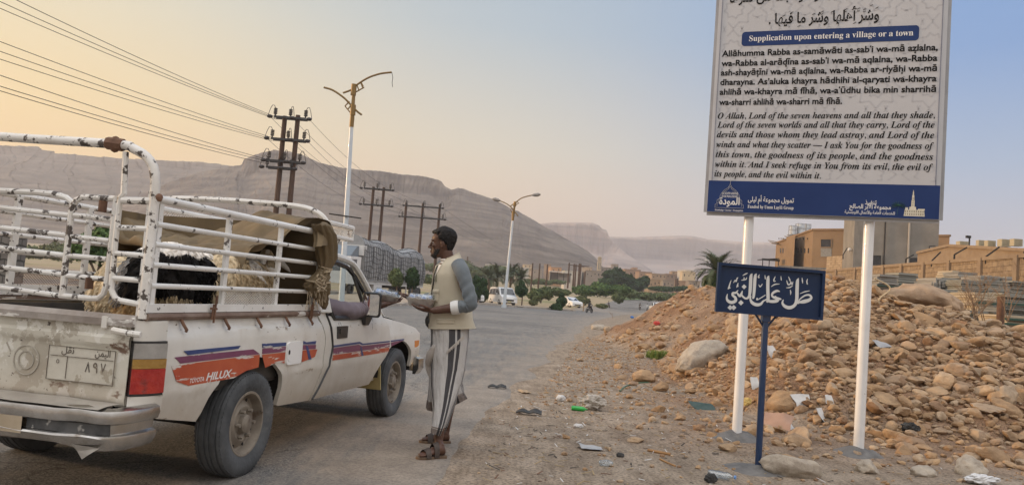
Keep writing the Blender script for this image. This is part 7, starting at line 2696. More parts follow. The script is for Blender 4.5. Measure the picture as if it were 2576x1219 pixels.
M_gp = mat('grey_board', (.38, .38, .38), (.30, .30, .31), 5, .8, bump=.3)
sheet(1486, 1130, 50, 60, 'ridged grey sheet lying flat on the open dirt', M_gp, .08, .05, 'sheet', 'grey_sheet', 1)
sheet(1898, 918, 62, 40, 'tan cardboard strip lodged on the heap behind the posts', M_card, .1, .6, seed=2)
sheet(1941, 897, 28, 40, 'white board propped up on the rocks above the tan cardboard', M_wp, .5, 1.0, 'board', 'white_board', 3)
sheet(1955, 1075, 70, 60, 'pinkish broken cardboard box panel at the foot of the heap', M_cardp, -.5, .7, seed=4)
sheet(1985, 1078, 26, 34, 'white torn paper beside the pinkish cardboard', M_wp, .7, .8, 'paper', 'torn_paper', 5)
sheet(2018, 1022, 46, 44, 'bleached plastic sheet crumpled on the lower heap', M_wp, .3, .9, 'plastic sheet', 'plastic_sheet', 6)
sheet(2085, 1014, 20, 26, 'small white card wedged upright among the stones', M_wp, .1, 1.1, 'card', 'white_card', 7)
sheet(2068, 1060, 30, 46, 'crushed translucent packet standing in the lower stones', M_wp, .8, 1.0, 'packet', 'packet', 8)
sheet(1898, 976, 22, 36, 'printed white packet beside the left white post', M_wp, .2, 1.1, 'packet', 'packet', 9)
sheet(2218, 872, 46, 30, 'pale flat stone tile lying on the heap right of the right post', M_gp, .5, .6, 'tile', 'stone_tile', 10)
sheet(1690, 746, 44, 14, 'white sheet caught on the upper left slope of the heap', M_wp, .2, .5, 'sheet', 'white_sheet', 11)
sheet(1770, 1028, 60, 50, 'dark green torn sheet among stones left of the left post', mat('dark_green_tarp', (.03, .06, .05), (.06, .09, .08), 8, .8), .3, .3, 'sheet', 'green_sheet', 12)
sheet(1320, 988, 22, 40, 'small pale wooden offcut on the shoulder', M_card, .4, .1, 'wood', 'wood_offcut', 13)
def stick(pts, r, label, m, cat='stick', name='stick'):
 P3 = [on_ground(*p) + Ve((0, 0, r * 1.2)) for p in pts]
 mb = MB()
 mb.tube(catmull(P3, 5), r, 7)
 tag(obj(name, mb, m, None, True), label, cat)
M_bam = mat('orange_cane', (.36, .19, .07), (.27, .14, .05), 9, .7)
stick([(1629, 1135), (1686, 1146)], .013, 'thick orange cane lying on the dirt left of the left post', M_bam)
stick([(1660, 1156), (1680, 1166), (1699, 1174)], .008, 'thin orange cane below the thick one', M_bam)
stick([(1559, 985), (1575, 972), (1600, 965), (1633, 962)], .010, 'curved green hose piece lying beside the left foot of the heap', mat('green_hose', (.03, .11, .06), rough=.5), 'hose', 'hose')
stick([(1380, 955), (1417, 964)], .006, 'thin pale stick on the shoulder near the asphalt', M_card)
stick([(1495, 980), (1530, 984)], .006, 'dark thin stick near the blue packet', M_dark)
mb = MB()
r3 = random.Random(12)
for _ in range(1500):
 y = r3.uniform(5, 22)
 x = road_right(y) + .2 + abs(r3.gauss(0, 1.7))
 if y < 9.5 and x > 5.8:
  continue
 z = gzf(x, y) + .006
 a = r3.uniform(0, 3.14)
 l_ = r3.uniform(.02, .09)
 d = Ve((math.cos(a), math.sin(a) * .6, r3.uniform(-.1, .3))) * l_
 mb.bar(Ve((x, y, z)), Ve((x, y, z)) + d, r3.uniform(.003, .012), .003, mi=r3.choice((0, 0, 1, 2, 3)))
kind(obj('litter_chaff', mb, [mat('straw_bits', (.32, .24, .13), rough=.9), M_dark, M_wp, M_rust]), 'stuff')
# green tussock by the slab
def leaf_fan(mb, c, n, h, spread, w, rnd, droop=.3):
 for _ in range(n):
  a = rnd.uniform(0, 6.28)
  hh = h * rnd.uniform(.5, 1.1)
  d = Ve((math.cos(a), math.sin(a), 0)) * spread * rnd.uniform(.2, 1)
  b = c + Ve((rnd.uniform(-1, 1), rnd.uniform(-1, 1), 0)) * spread * .35
  t1, t2 = b + d * .5 + Ve((0, 0, hh * .7)), b + d + Ve((0, 0, hh * (1 - droop * rnd.random())))
  s_ = Ve((-d.y, d.x, 0)).normalized() * w
  mb.add([b - s_, b + s_, t1 + s_ * .9, t1 - s_ * .9, t2], [(0, 1, 2, 3), (3, 2, 4)], mi=0 if rnd.random() < .7 else 1)
M_gr1, M_gr2 = mat('fresh_green_leaf', (.12, .20, .035), (.17, .25, .05), 5, .8), mat('yellow_green_leaf', (.26, .28, .07), (.20, .24, .05), 5, .8)
r3 = random.Random(3)
plant = thing('green_plant', 'bright green bushy weed growing in front of the leaning concrete slab', 'plant', on_ground(1660, 902))
mb = MB()
for k in range(26):
 leaf_fan(mb, Ve((r3.uniform(-.28, .30), r3.uniform(-.12, .2), 0)), 26, .22, .09, .006, r3)
obj('leaves', mb, [M_gr1, M_gr2], plant)
mb = MB()
for k in range(18):
 a, b = Ve((r3.uniform(-.2, .2), r3.uniform(-.1, .1), -.02)), Ve((r3.uniform(-.3, .3), r3.uniform(-.15, .15), .2))
 mb.tube([a, b], .004, 5)
obj('stems', mb, M_gr2, plant)
def twig_bush(name, label, p, h, w, seed, n=14, r=.008, leaves=0):
 rnd = random.Random(seed)
 t = thing(name, label, 'dry bush', p)
 mb = MB()
 def grow(a, d, l_, rr, k):
  b = a + d * l_
  mid_ = a.lerp(b, .5) + Ve((rnd.uniform(-1, 1), rnd.uniform(-1, 1), rnd.uniform(-.5, .5))) * l_ * .08
  mb.tube([a, mid_, b], [rr, rr * .85, rr * .65], 5)
  if k > 0:
   for _ in range(rnd.choice((2, 2, 3))):
    e = (d + Ve((rnd.uniform(-1, 1), rnd.uniform(-1, 1), rnd.uniform(-.4, .6))) * .6).normalized()
    grow(a.lerp(b, rnd.uniform(.5, 1)), e, l_ * rnd.uniform(.55, .8), rr * .6, k - 1)
 for _ in range(n):
  d = Ve((rnd.uniform(-w, w), rnd.uniform(-w, w), 1)).normalized()
  grow(Ve((rnd.uniform(-.1, .1), rnd.uniform(-.1, .1), -.05)), d, h * rnd.uniform(.4, .65), r, 3)
 obj('branches', mb, mat('dry_twig_bark', (.30, .20, .12), (.22, .145, .09), 9, .9), t)
 return t
twig_bush('dry_bush', 'leafless brown bush on the crest left of the rusty post', at_y(2462, 800, 15.2), .95, .5, 3, 9, .009)
twig_bush('dry_bush', 'leafless brown bush on the crest right of the rusty post', at_y(2535, 800, 15.4), 1.1, .4, 5, 6, .008)
twig_bush('dry_twig', 'lone bare twig standing at the roadside tip of the rubble', on_ground(1545, 802), .75, .25, 8, 1, .013)
twig_bush('dry_bush', 'low leafless brown bush beside the huge boulder', at_y(2440, 790, 15.6), .55, .8, 9, 7, .007)
mb = MB()
p_ = at_y(2516, 822, 15.8)
mb.tube([(0, 0, -.4), (0, 0, .61)], .072, 14)
tag(obj('iron_post', mb, M_rust, None, 40, p_), 'short thick rusty iron post standing behind the right side of the heap', 'post')
mb = MB()
cw = [at_y(2196, 716, 14.4), at_y(2213, 728, 14.2), at_y(2222, 742, 13.9), at_y(2232, 748, 13.6)]
P3 = [on_ground(2230, 738) * 0 + at_y(px, py, 13.2) for px, py in ((2200, 700), (2232, 716), (2238, 730), (2212, 752), (2214, 780), (2224, 808))]
mb.tube(catmull(P3, 5), .014, 6)
tag(obj('strap', mb, mat('pale_webbing', (.50, .40, .26), rough=.8), None, True), 'pale webbing strap trailing down from the huge boulder', 'strap')
## right side: wall, buildings, stone stacks
def block_mat(name, c1, c2, mortar, sx, sz, bump=.6):
 """coursed stone blocks in wall coordinates (uv in metres)"""
 m = bpy.data.materials.new(name)
 m.use_nodes = True
 t = m.node_tree
 b = t.nodes['Principled BSDF']
 b.inputs['Roughness'].default_value = .95
 b.inputs['Specular IOR Level'].default_value = .2
 u = N(t, 'ShaderNodeUVMap')
 br = N(t, 'ShaderNodeTexBrick')
 br.inputs['Scale'].default_value = 1
 br.inputs['Brick Width'].default_value = sx
 br.inputs['Row Height'].default_value = sz
 br.inputs['Mortar Size'].default_value = .02
 br.inputs['Mortar Smooth'].default_value = .4
 br.inputs['Color1'].default_value = (*c1, 1)
 br.inputs['Color2'].default_value = (*c2, 1)
 br.inputs['Mortar'].default_value = (*mortar, 1)
 n = N(t, 'ShaderNodeTexNoise')
 n.inputs['Scale'].default_value = 3
 n.inputs['Detail'].default_value = 8
 mp = N(t, 'ShaderNodeVectorMath', operation='ADD')
 sc = N(t, 'ShaderNodeVectorMath', operation='SCALE')
 sc.inputs['Scale'].default_value = .12
 L(t, u.outputs[0], n.inputs['Vector'])
 L(t, n.outputs['Color'], sc.inputs[0])
 L(t, u.outputs[0], mp.inputs[0])
 L(t, sc.outputs[0], mp.inputs[1])
 L(t, mp.outputs[0], br.inputs['Vector'])
 c = mixc(t, .7, br.outputs[0], ramp(t, n.outputs[0], [(.3, (.6, .58, .55)), (.6, (1.1, 1.1, 1.08))]).outputs[0], 'MULTIPLY')
 L(t, c, b.inputs['Base Color'])
 bp = N(t, 'ShaderNodeBump')
 bp.inputs['Strength'].default_value = bump
 bp.inputs['Distance'].default_value = .05
 inv = N(t, 'ShaderNodeMath', operation='SUBTRACT')
 inv.inputs[0].default_value = 1
 L(t, br.outputs['Fac'], inv.inputs[1])
 L(t, inv.outputs[0], bp.inputs['Height'])
 L(t, bp.outputs[0], b.inputs['Normal'])
 return m
M_blk = block_mat('coursed_tan_blocks', (.33, .245, .16), (.265, .19, .12), (.19, .135, .09), .62, .3)
M_ren = mat('tan_render', (.30, .22, .14), (.25, .175, .11), 1.5, .95, bump=.25, bscale=9, spots=[(.9, .6, (.26, .175, .10), .2)])
WA, WB_ = at_y(2074, 680, 78), at_y(2576, 641, 40)
wd = Ve((WB_.x - WA.x, WB_.y - WA.y, 0))
wl = wd.length
wd.normalize()
wn = Ve((-wd.y, wd.x, 0))
if wn.y < 0:
 wn = -wn
wall = thing('boundary_wall', 'long tan block boundary wall with square pillars and a capped top', 'wall', (WA.x, WA.y, 0), math.atan2(wd.y, wd.x))
LW = wl + 16
z_at = lambda s: WA.z + (WB_.z - WA.z) * s / wl
mb = MB()
nseg = 30
vs, uvs = [], []
for i in range(nseg + 1):
 s = -6 + (LW + 6) * i / nseg
 p = Ve((WA.x, WA.y, 0)) + wd * s
 g = min(gzf(p.x, p.y), z_at(s) - 2.0) - .4
 for z in (g, z_at(s) - .12):
  vs.append((s, 0, z))
  uvs.append((s, z))
mb.add(vs, [(2 * i, 2 * i + 2, 2 * i + 3, 2 * i + 1) for i in range(nseg)], uvs)
mb.add([(a, .2, c) for a, b, c in vs], [(2 * i, 2 * i + 1, 2 * i + 3, 2 * i + 2) for i in range(nseg)], uvs)
obj('panel', mb, M_blk, wall, fix=False)
mb = MB()
mb.bar((-6, .1, z_at(-6) - .03), (LW, .1, z_at(LW) - .03), .34, .2)
obj('coping', mb, M_ren, wall)
def wall_s(px):
 d = ray(px, 650)
 n_ = wn
 k = n_.dot(Ve((WA.x, WA.y, 0))) / n_.dot(d)
 q = d * k
 return (q - Ve((WA.x, WA.y, 0))).dot(wd)
for px in (2076, 2107, 2154.6, 2225, 2271, 2326, 2390, 2469, 2560, 2690):
 s = wall_s(px)
 mb = MB()
 zt_ = z_at(s)
 mb.box((s, .08, zt_ / 2 + .3), (.42, .44, zt_ - .56))
 obj('pillar', mb, M_ren, wall)
for a, b in (((2262, 638), (2279, 651)), ((2327, 631), (2345, 655)), ((2373, 618), (2400, 640)), ((2452, 617), (2480, 645)), ((2538, 603), (2576, 632)), ((2168, 640), (2188, 660)), ((2112, 622), (2120, 640))):
 s0, s1 = wall_s(a[0]), wall_s(b[0])
 Y0 = (Ve((WA.x, WA.y, 0)) + wd * s1).y
 p1 = at_y(*b, Y0) - Ve((WA.x, WA.y, 0))
 p0 = at_y(*a, Y0) - Ve((WA.x, WA.y, 0))
 f_ = lambda p: Ve((p.dot(wd), p.dot(wn), p.z))
 mb = MB()
 mb.bar(f_(p0), f_(p1), .08, .08)
 mb.bar(f_(p1), f_(p1) + Ve((0, 0, -.4)), .08, .08)
 obj('wire_arm', mb, M_dark, wall)
# block building with corner prism helper
def building(name, label, foot, ztop, zbot, m, cat='building', group=None):
 c = sum((Ve(p) for p in foot), Ve()) / len(foot)
 c.z = zbot
 t = thing(name, label, cat, c, 0, group)
 mb = MB()
 n = len(foot)
 zt = ztop if isinstance(ztop, (list, tuple)) else [ztop] * n
 vs = [(p[0] - c.x, p[1] - c.y, 0) for p in foot] + [(p[0] - c.x, p[1] - c.y, zt[i] - zbot) for i, p in enumerate(foot)]
 for i in range(n):
  j = (i + 1) % n
  l_ = math.hypot(vs[i][0] - vs[j][0], vs[i][1] - vs[j][1])
  h = zt[i] - zbot
  mb.add([vs[i], vs[j], vs[n + j], vs[n + i]], [(0, 1, 2, 3)], [(0, 0), (l_, 0), (l_, h), (0, h)])
 obj('wall', mb, m, t, fix=False)
 mb = MB()
 h_ = .18
 mb.ngon([(vs[n + i][0], vs[n + i][1], vs[n + i][2] - .05) for i in range(n)])
 for i in range(n):
  j = (i + 1) % n
  mb.bar(vs[n + i], vs[n + j], .3, .22)
 obj('roof', mb, m, t)
 return t, c
def wall_quad(t, c, m, name, pts, depth=.06, frame=None):
 """flat rectangle on a facade: pts are four world points, slightly proud or recessed panel"""
 P_ = [Ve(p) - c for p in pts]
 nn = (P_[1] - P_[0]).cross(P_[2] - P_[0]).normalized()
 if nn.dot(-(c + P_[0])) < 0:
  nn = -nn
 mb = MB()
 mb.prism([p + nn * .02 for p in P_], nn * .02)
 o = obj(name, mb, m, t)
 if frame:
  mb = MB()
  for i in range(4):
   mb.bar(P_[i] + nn * .05, P_[(i + 1) % 4] + nn * .05, .12, .10)
  obj('frame', mb, frame, o)
 return o
M_win = mat('dark_window', (.02, .021, .024), (.04, .04, .042), 3, .25)
M_greycem = mat('streaked_grey_render', (.255, .232, .20), (.19, .172, .15), .5, .95, spots=[(.35, .58, (.10, .095, .09), .22, (1.6, 1.6, .22)), (.8, .62, (.30, .275, .24), .15)], bump=.15, bscale=4)
M_tan = mat('ochre_render', (.26, .17, .095), (.215, .138, .075), .5, .95, spots=[(.4, .6, (.29, .175, .085), .25)], bump=.12)
Z3 = 2.2
FL, FR = at_y(2151, 546, 86), at_y(2364, 536, 83)
BL = at_y(2124, 552, 93)
BR = FR + (BL - FL)
zt_ = (FL.z + FR.z) / 2 + .6
grey, gc = building('concrete_block_building', 'tall plain grey cement building with dark streaks behind the boundary wall', [FL, FR, BR, BL], zt_, Z3, M_greycem)
def on_plane(px, py, A, B, off=0.0):
 """photo point onto the vertical plane through A and B"""
 d2 = Ve((B.x - A.x, B.y - A.y, 0)).normalized()
 n_ = Ve((-d2.y, d2.x, 0))
 if n_.dot(A) > 0:
  n_ = -n_
 d = ray(px, py)
 o = Ve((0, 0, CAMH))
 k = (Ve((A.x, A.y, 0)) + n_ * off).dot(n_) / d.dot(n_)
 return o + d * k
q = lambda a, b, c_, d_, A=FL, B=FR: [on_plane(a, b, A, B), on_plane(c_, b, A, B), on_plane(c_, d_, A, B), on_plane(a, d_, A, B)]
wall_quad(grey, gc, M_win, 'window', q(2174, 641, 2218, 668), frame=M_greycem)
wall_quad(grey, gc, M_win, 'window', q(2284, 647, 2322, 672), frame=M_greycem)
fl = wall_quad(grey, gc, mat('floodlight_glass', (.55, .55, .52), rough=.3), 'floodlight', q(2338, 619, 2352, 629), frame=M_black)
mb = MB()
for px, w, m_ in ((2228, .14, 0), (2289, .22, 1)):
 a, b = on_plane(px, 545, FL, FR, .12) - gc, on_plane(px - 5, 668, FL, FR, .12) - gc
 a.z = min(a.z, zt_ - Z3)
 mbp = MB()
 mbp.tube([a, b], w / 2, 8)
 obj('drain_pipe', mbp, M_dark if m_ == 0 else mat('pale_pipe', (.38, .34, .29), rough=.7), grey)
mb = MB()
a = on_plane(2137, 628, BL, FL, .3) - gc
mb.ball(a, .22, 8, 6)
mb.bar(a, a + Ve((.3, .3, 0)), .08, .08)
obj('wall_lamp', mb, mat('lamp_shell', (.6, .58, .55), rough=.4), grey)
# ochre house
Nn, Ll, Rr = at_y(2046, 577, 104), at_y(1953, 604, 128), at_y(2127, 581, 101)
Bk = Rr + (Ll - Nn)
ochre, oc = building('ochre_house', 'long ochre mud-coloured house with small slot windows left of the grey building', [Nn, Rr, Bk, Ll], Nn.z, Z3, M_tan, 'house')
wall_quad(ochre, oc, M_win, 'window', q(2065, 601, 2092, 622, Nn, Rr), frame=M_tan)
wall_quad(ochre, oc, mat('grey_shutter', (.25, .24, .22), (.19, .18, .165), 4, .8), 'shutter', q(2065, 622, 2092, 645, Nn, Rr))
for px in (1999, 2008, 2016, 2025, 2034, 1964, 1970, 1978):
 wall_quad(ochre, oc, M_win, 'slot_window', q(px - 1.2, 624, px + 1.2, 636, Ll, Nn))
for px in (2005, 2013, 2022, 2032, 1960, 1972):
 wall_quad(ochre, oc, M_win, 'vent', q(px - 1, 598, px + 1, 602, Ll, Nn))
for px, z in ((1953, 608), (1957, 612), (1962, 615), (1985, 603), (1996, 598), (2003, 595)):
 a = on_plane(px, z, Ll, Nn) - oc
 mb = MB()
 mb.tube([a + Ve((.6, .5, 0)), a + Ve((-1.6, -.9, .05))], .07, 6)
 obj('roof_beam', mb, mat('bleached_beam', (.33, .26, .19), rough=.9), ochre)
a0, a1 = on_plane(1978, 600, Ll, Nn, .0), on_plane(2000, 596, Ll, Nn, .0)
A2, A3 = on_plane(1978, 600, Ll, Nn, 1.3), on_plane(2000, 596, Ll, Nn, 1.3)
mb = MB()
vs = [(p.x - oc.x, p.y - oc.y) for p in (a0, a1, A3, A2)]
mb.prism([Ve((x, y, 0)) for x, y in vs], (0, 0, a0.z - Z3 - .4))
obj('bay', mb, M_tan, ochre)
A_, B_ = at_y(2358, 592, 99), at_y(2389, 593, 98)
h3, hc = building('brown_house', 'narrow brown house corner showing right of the grey cement building', [A_, B_, B_ + Ve((3, 9, 0)), A_ + Ve((3, 9, 0))], A_.z, Z3, mat('brown_render', (.27, .17, .09), (.22, .14, .075), .6, .95), 'house')
wall_quad(h3, hc, M_win, 'doorway', q(2359, 622, 2364, 640, A_, B_))
A_, B_ = at_y(2388, 617, 66), at_y(2680, 634, 50)
h4, hc = building('flat_roof_house', 'long low flat-roofed house with boxes on its roof at the far right', [A_, B_, B_ + Ve((2, 9, 0)), A_ + Ve((2, 9, 0))], [A_.z, B_.z, B_.z, A_.z], Z3, M_ren, 'house')
M_ac = mat('beige_metal_box', (.42, .36, .24), (.36, .31, .21), 2, .6)
for px, py, w, Yb_ in ((2420, 616, 22, 68), (2466, 613, 16, 66), (2490, 614, 20, 63), (2526, 611, 24, 62), (2556, 610, 22, 60), (2600, 614, 20, 60)):
 p = at_y(px, py + 9, Yb_)
 k = Yb_ / F
 mb = MB()
 mb.box((0, 0, 9 * k), (w * k, w * k * .8, 18 * k))
 for j in range(5):
  mb.box((0, -w * k * .41, 4 * k + 3 * k * j), (w * k * .8, .03, k))
 tag(obj('rooftop_cooler', mb, M_ac, None, False, p), 'beige boxy air cooler on the roof of the far right house', 'air cooler', 'air coolers on the flat roof')
p = at_y(2438, 622, 64)
mb = MB()
mb.tube([(0, 0, -.6), (0, 0, .95)], .06, 8)
mb.box((-.1, 0, .85), (.35, .2, .2))
tag(obj('roof_mast', mb, M_dark, None, False, p), 'thin mast with a lamp standing on the far right roof', 'mast')
# white water tanks on the ochre roof
M_tank = mat('white_tank_plastic', (.62, .66, .70), (.54, .58, .62), 2, .45)
for (px, py, w, h, lb) in ((1994, 590, 15, 24, 'smallest white ribbed water tank at the left of the ochre roof'), (2014, 588, 20, 27, 'middle white ribbed water tank on the ochre roof'), (2030, 587, 13, 25, 'right white water tank partly behind the middle one')):
 Yb_ = 118 if px < 2025 else 121
 p = at_y(px, py, Yb_)
 k = Yb_ / F
 mb = MB()
 r = w * k / 2
 prof = [(0, 0), (r * .95, .02)]
 for j in range(7):
  z = h * k * (.05 + .8 * j / 7)
  prof += [(r, z), (r * .96, z + h * k * .04)]
 prof += [(r * .9, h * k * .9), (r * .3, h * k), (0, h * k)]
 mb.lathe(prof, 20)
 t = thing('water_tank', lb, 'water tank', p)
 obj('shell', mb, M_tank, t, 40)
 mb = MB()
 for sx, sy in ((-1, -1), (1, -1), (1, 1), (-1, 1)):
  mb.bar((sx * r, sy * r, -1.4), (sx * r, sy * r, h * k * .95), .08, .08)
 for z in (.0, h * k * .5, h * k * .92):
  for a, b in (((-1, -1), (1, -1)), ((1, -1), (1, 1)), ((1, 1), (-1, 1)), ((-1, 1), (-1, -1))):
   mb.bar((a[0] * r, a[1] * r, z), (b[0] * r, b[1] * r, z), .06, .06)
 obj('cage', mb, mat('grey_pipe_cage', (.3, .3, .3), rough=.6), t)
# loose block wall pieces and canopy left of the wall
mb = MB()
a, b = at_y(2083, 645, 82), at_y(2119, 643, 80)
uvq = lambda A, B, zb: [(0, 0), ((B - A).length, 0), ((B - A).length, A.z - zb), (0, A.z - zb)]
for off in (0, .3):
 mb.add([(a.x, a.y + off, Z3), (b.x, b.y + off, Z3), (b.x, b.y + off, b.z), (a.x, a.y + off, a.z)], [(0, 1, 2, 3)], uvq(a, b, Z3))
mb.add([(a.x, a.y, a.z), (b.x, b.y, b.z), (b.x, b.y + .3, b.z), (a.x, a.y + .3, a.z)], [(0, 1, 2, 3)])
mb.add([(b.x, b.y, Z3), (b.x, b.y + .3, Z3), (b.x, b.y + .3, b.z), (b.x, b.y, b.z)], [(0, 1, 2, 3)])
tag(obj('block_wall_stub', mb, block_mat('pale_blocks', (.45, .34, .23), (.38, .28, .18), (.26, .19, .12), .5, .24), None, fix=False), 'short stub of pale block wall beside the grey cement building', 'wall')
mb = MB()
a, b = at_y(1960, 668, 112), at_y(2100, 676, 92)
d = b - a
n = 40
for i in range(n):
 p = a + d * (i / n)
 for r_ in range(3):
  mb.box((p.x + d.x / n * .5 * (r_ % 2), p.y, p.z - .1 - .34 * r_), (abs(d.x) / n * .9, .3, .3), (0, 0, math.atan2(d.y, d.x)))
tag(obj('low_block_wall', mb, M_conc, None), 'low dark wall of grey hollow blocks in front of the ochre house', 'wall')
t = thing('canopy', 'small metal carport canopy on thin posts left of the ochre house', 'canopy', at_y(1932, 668, 122))
mb = MB()
mb.box((0, 0, 1.0), (2.6, 2.5, .12), (0, -.12, 0))
mb.box((0, -1.2, .85), (2.7, .06, .3))
obj('roof', mb, M_dark, t)
for x in (-1.2, -.2, 1.2):
 mb = MB()
 mb.bar((x, -1.1, -2), (x, -1.1, .95), .1, .1)
 obj('post', mb, M_dark, t)
# pallets of cut stone slabs in the yard
M_slab = [mat('grey_slab_edges', (.34, .325, .295), (.20, .19, .17), 1.2, .8, stretch=(.4, .4, 9), bump=.4, ramp_pos=(.4, .6)),
   mat('cream_slab_edges', (.50, .42, .31), (.36, .30, .215), 1.2, .8, stretch=(.4, .4, 9), bump=.4, ramp_pos=(.4, .6)),
   mat('green_grey_slab_edges', (.29, .285, .25), (.175, .175, .155), 1.3, .8, stretch=(.4, .4, 9), bump=.4, ramp_pos=(.4, .6))]
M_strap = mat('dark_green_strap', (.025, .07, .05), rough=.6)
def stack(px0, px1, py0, py1, Y, label, mi, dy=1.2, n=None, vertical=False, seed=1):
 a, b = at_y(px0, py1, Y), at_y(px1, py1, Y)
 top = at_y((px0 + px1) / 2, py0, Y)
 w = (b - a).length
 base = min(a.z, b.z)
 h0 = top.z - (a.z + b.z) / 2
 g_ = min((a.z + b.z) / 2, gzf((a.x + b.x) / 2, Y) + .22)
 h = top.z - g_
 if n:
  n = round(n * (1 if vertical else h / h0))
 t = thing('slab_stack', label, 'stone stack', ((a.x + b.x) / 2, Y + dy / 2, g_), 0, 'stacks of cut stone slabs in the yard')
 rnd = random.Random(seed)
 mb = MB()
 if vertical:
  n = n or max(5, int(w / .12))
  for i in range(n):
   x = -w / 2 + w * (i + .5) / n
   hh = h * rnd.uniform(.86, 1.0)
   mb.box((x, rnd.uniform(-.05, .05), hh / 2), (w / n * .86, dy * rnd.uniform(.9, 1), hh), (rnd.uniform(-.03, .03), rnd.uniform(-.05, .05), 0))
 else:
  n = n or max(4, int(h / .09))
  k = max(1, round(w / 1.3))
  for c_ in range(k):
   for i in range(n):
    ww = w / k
    mb.box((-w / 2 + ww * (c_ + .5) + rnd.uniform(-.04, .04), rnd.uniform(-.06, .06), h * (i + .5) / n), (ww * rnd.uniform(.86, .97), dy * rnd.uniform(.85, 1), h / n * .86), (0, 0, rnd.uniform(-.03, .03)))
 obj('slabs', mb, M_slab[mi], t)
 mb = MB()
 mb.box((0, 0, -.08), (w * .96, dy * .9, .1))
 for x in (-.4, 0, .4):
  mb.box((x * w, 0, -.19), (w * .12, dy * .9, .14))
 obj('pallet', mb, mat('grey_pallet_wood', (.22, .17, .12), (.15, .115, .08), 7, .9), t)
 for f_ in (.3, .68):
  mb = MB()
  mb.bar((-w / 2 - .02, -dy * .52, h * f_), (w / 2 + .02, -dy * .52, h * f_), .02, .05)
  obj('strap', mb, M_strap, t)
 return t
stack(2206, 2262, 690, 722, 30, 'grey slab stack just left of the huge boulder, front one', 0, seed=1)
stack(2256, 2311, 686, 716, 32, 'grey slab stack behind the huge boulder, topped with brown slabs', 2, seed=2)
stack(2344, 2366, 698, 722, 26, 'narrow stack of upright grey slabs right of the huge boulder', 0, vertical=True, seed=3)
stack(2368, 2417, 698, 724, 26, 'single wide grey slab block right of the upright narrow stack', 0, n=2, seed=4)
stack(2360, 2412, 727, 748, 24, 'dark layered slab stack under the upright slabs', 2, seed=5)
stack(2394, 2412, 680, 697, 32, 'small cream block pile against the wall pillar', 1, seed=6)
stack(2412, 2462, 684, 700, 31, 'grey slabs with rusty planks on top by the wall', 0, seed=7)
stack(2416, 2480, 704, 736, 25, 'dark green-grey layered stack, left one of the long middle row', 2, n=6, seed=8)
stack(2478, 2545, 706, 738, 25, 'dark green-grey layered stack, second of the long middle row', 2, n=6, seed=9)
stack(2543, 2620, 708, 740, 25, 'dark green-grey layered stack, last of the long middle row at the photo edge', 2, n=6, seed=10)
stack(2466, 2494, 684, 706, 27, 'standing grey slab above the middle row, left one', 0, vertical=True, n=2, seed=11)
stack(2505, 2552, 687, 708, 27, 'wide standing brown-grey slabs above the middle row', 0, vertical=True, n=3, seed=12)
stack(2416, 2452, 736, 770, 21, 'cream stone stack behind the dry bushes, left one', 1, n=3, seed=13)
stack(2454, 2508, 736, 792, 20, 'cream strapped stone stack left of the rusty post', 1, n=8, seed=14)
stack(2414, 2490, 780, 800, 19.5, 'low grey slab layer in front of the cream stacks', 0, n=3, seed=15)
stack(2526, 2600, 738, 786, 21, 'grey and green strapped stack right of the rusty post', 2, n=9, seed=16)
stack(2528, 2610, 794, 826, 18, 'pile of pale planks at the right edge below the strapped stack', 1, n=6, seed=17)
stack(2361, 2390, 641, 660, 74, 'pale wrapped stack showing above the wall, left one', 1, seed=18)
stack(2392, 2422, 640, 659, 72, 'white wrapped stack showing above the wall, middle one', 1, vertical=True, seed=19)
stack(2424, 2472, 640, 657, 68, 'blue-grey wrapped stack showing above the wall, right one', 0, vertical=True, seed=20)
## power line, lamps, traffic, trees, town
M_iron = mat('dark_galvanised_arm', (.04, .04, .042), (.07, .07, .07), 5, .6, .4)
M_ins = mat('brown_insulator', (.018, .014, .013), (.03, .022, .02), 5, .3)
def pole_group(label, tops, Y, arms, r=.15, ins=(), sc=1.0, extra=()):
 """tops: photo points of the pole heads; arms: (y_left, y_right, x0, x1, depth offset)"""
 c0 = at_y(tops[0][0], tops[0][1], Y)
 base = Ve((c0.x, Y, gzf(c0.x, Y)))
 t = thing('utility_pole', label, 'utility pole', base, 0, 'timber power poles in a row')
 K = lambda px, py, dy=0: at_y(px, py, Y) - base + Ve((0, dy, 0))
 for px, py in tops:
  p = K(px, py)
  mb = MB()
  mb.tube([(p.x, 0, -.5), (p.x, 0, p.z)], [r * 1.15, r * .85], 10)
  obj('pole', mb, M_wood, t, smooth=40)
 pts = []
 for (px0, py0, px1, py1) in arms:
  a, b = K(px0, py0), K(px1, py1)
  z = (a.z + b.z) / 2
  mb = MB()
  for dy in (-r - .06, r + .06):
   mb.bar((a.x, dy, z), (b.x, dy, z), .09, .13)
  obj('crossarm', mb, M_iron, t)
  w = b.x - a.x
  for f_ in (0.02, .5, .98):
   x = a.x + w * f_
   mb = MB()
   mb.tube([(x, -r, z + .06), (x, -r, z + .20)], .05 * sc, 6)
   for k in range(4):
    mb.tube([(x, -r, z + .18 + .1 * k * sc), (x, -r, z + .24 + .1 * k * sc)], .12 * sc, 8)
   dx = -.28 if f_ < .3 else .28 if f_ > .7 else .18
   mb.ball((x + dx, -.35, z - .03), (.19 * sc, .13 * sc, .12 * sc), 8, 6)
   lp = [(x, -r, z + .55 * sc)] + [(x + dx * k * 1.5, -r - .1 * k, z + .55 * sc + .30 * math.sin(math.pi * k) - .5 * k * k) for k in (.25, .5, .75, 1)]
   mb.tube(lp, .02, 5)
   obj('insulator', mb, M_ins, t, smooth=40)
   pts.append(base + Ve((x + dx, -.35, z - .03)))
 return t, pts
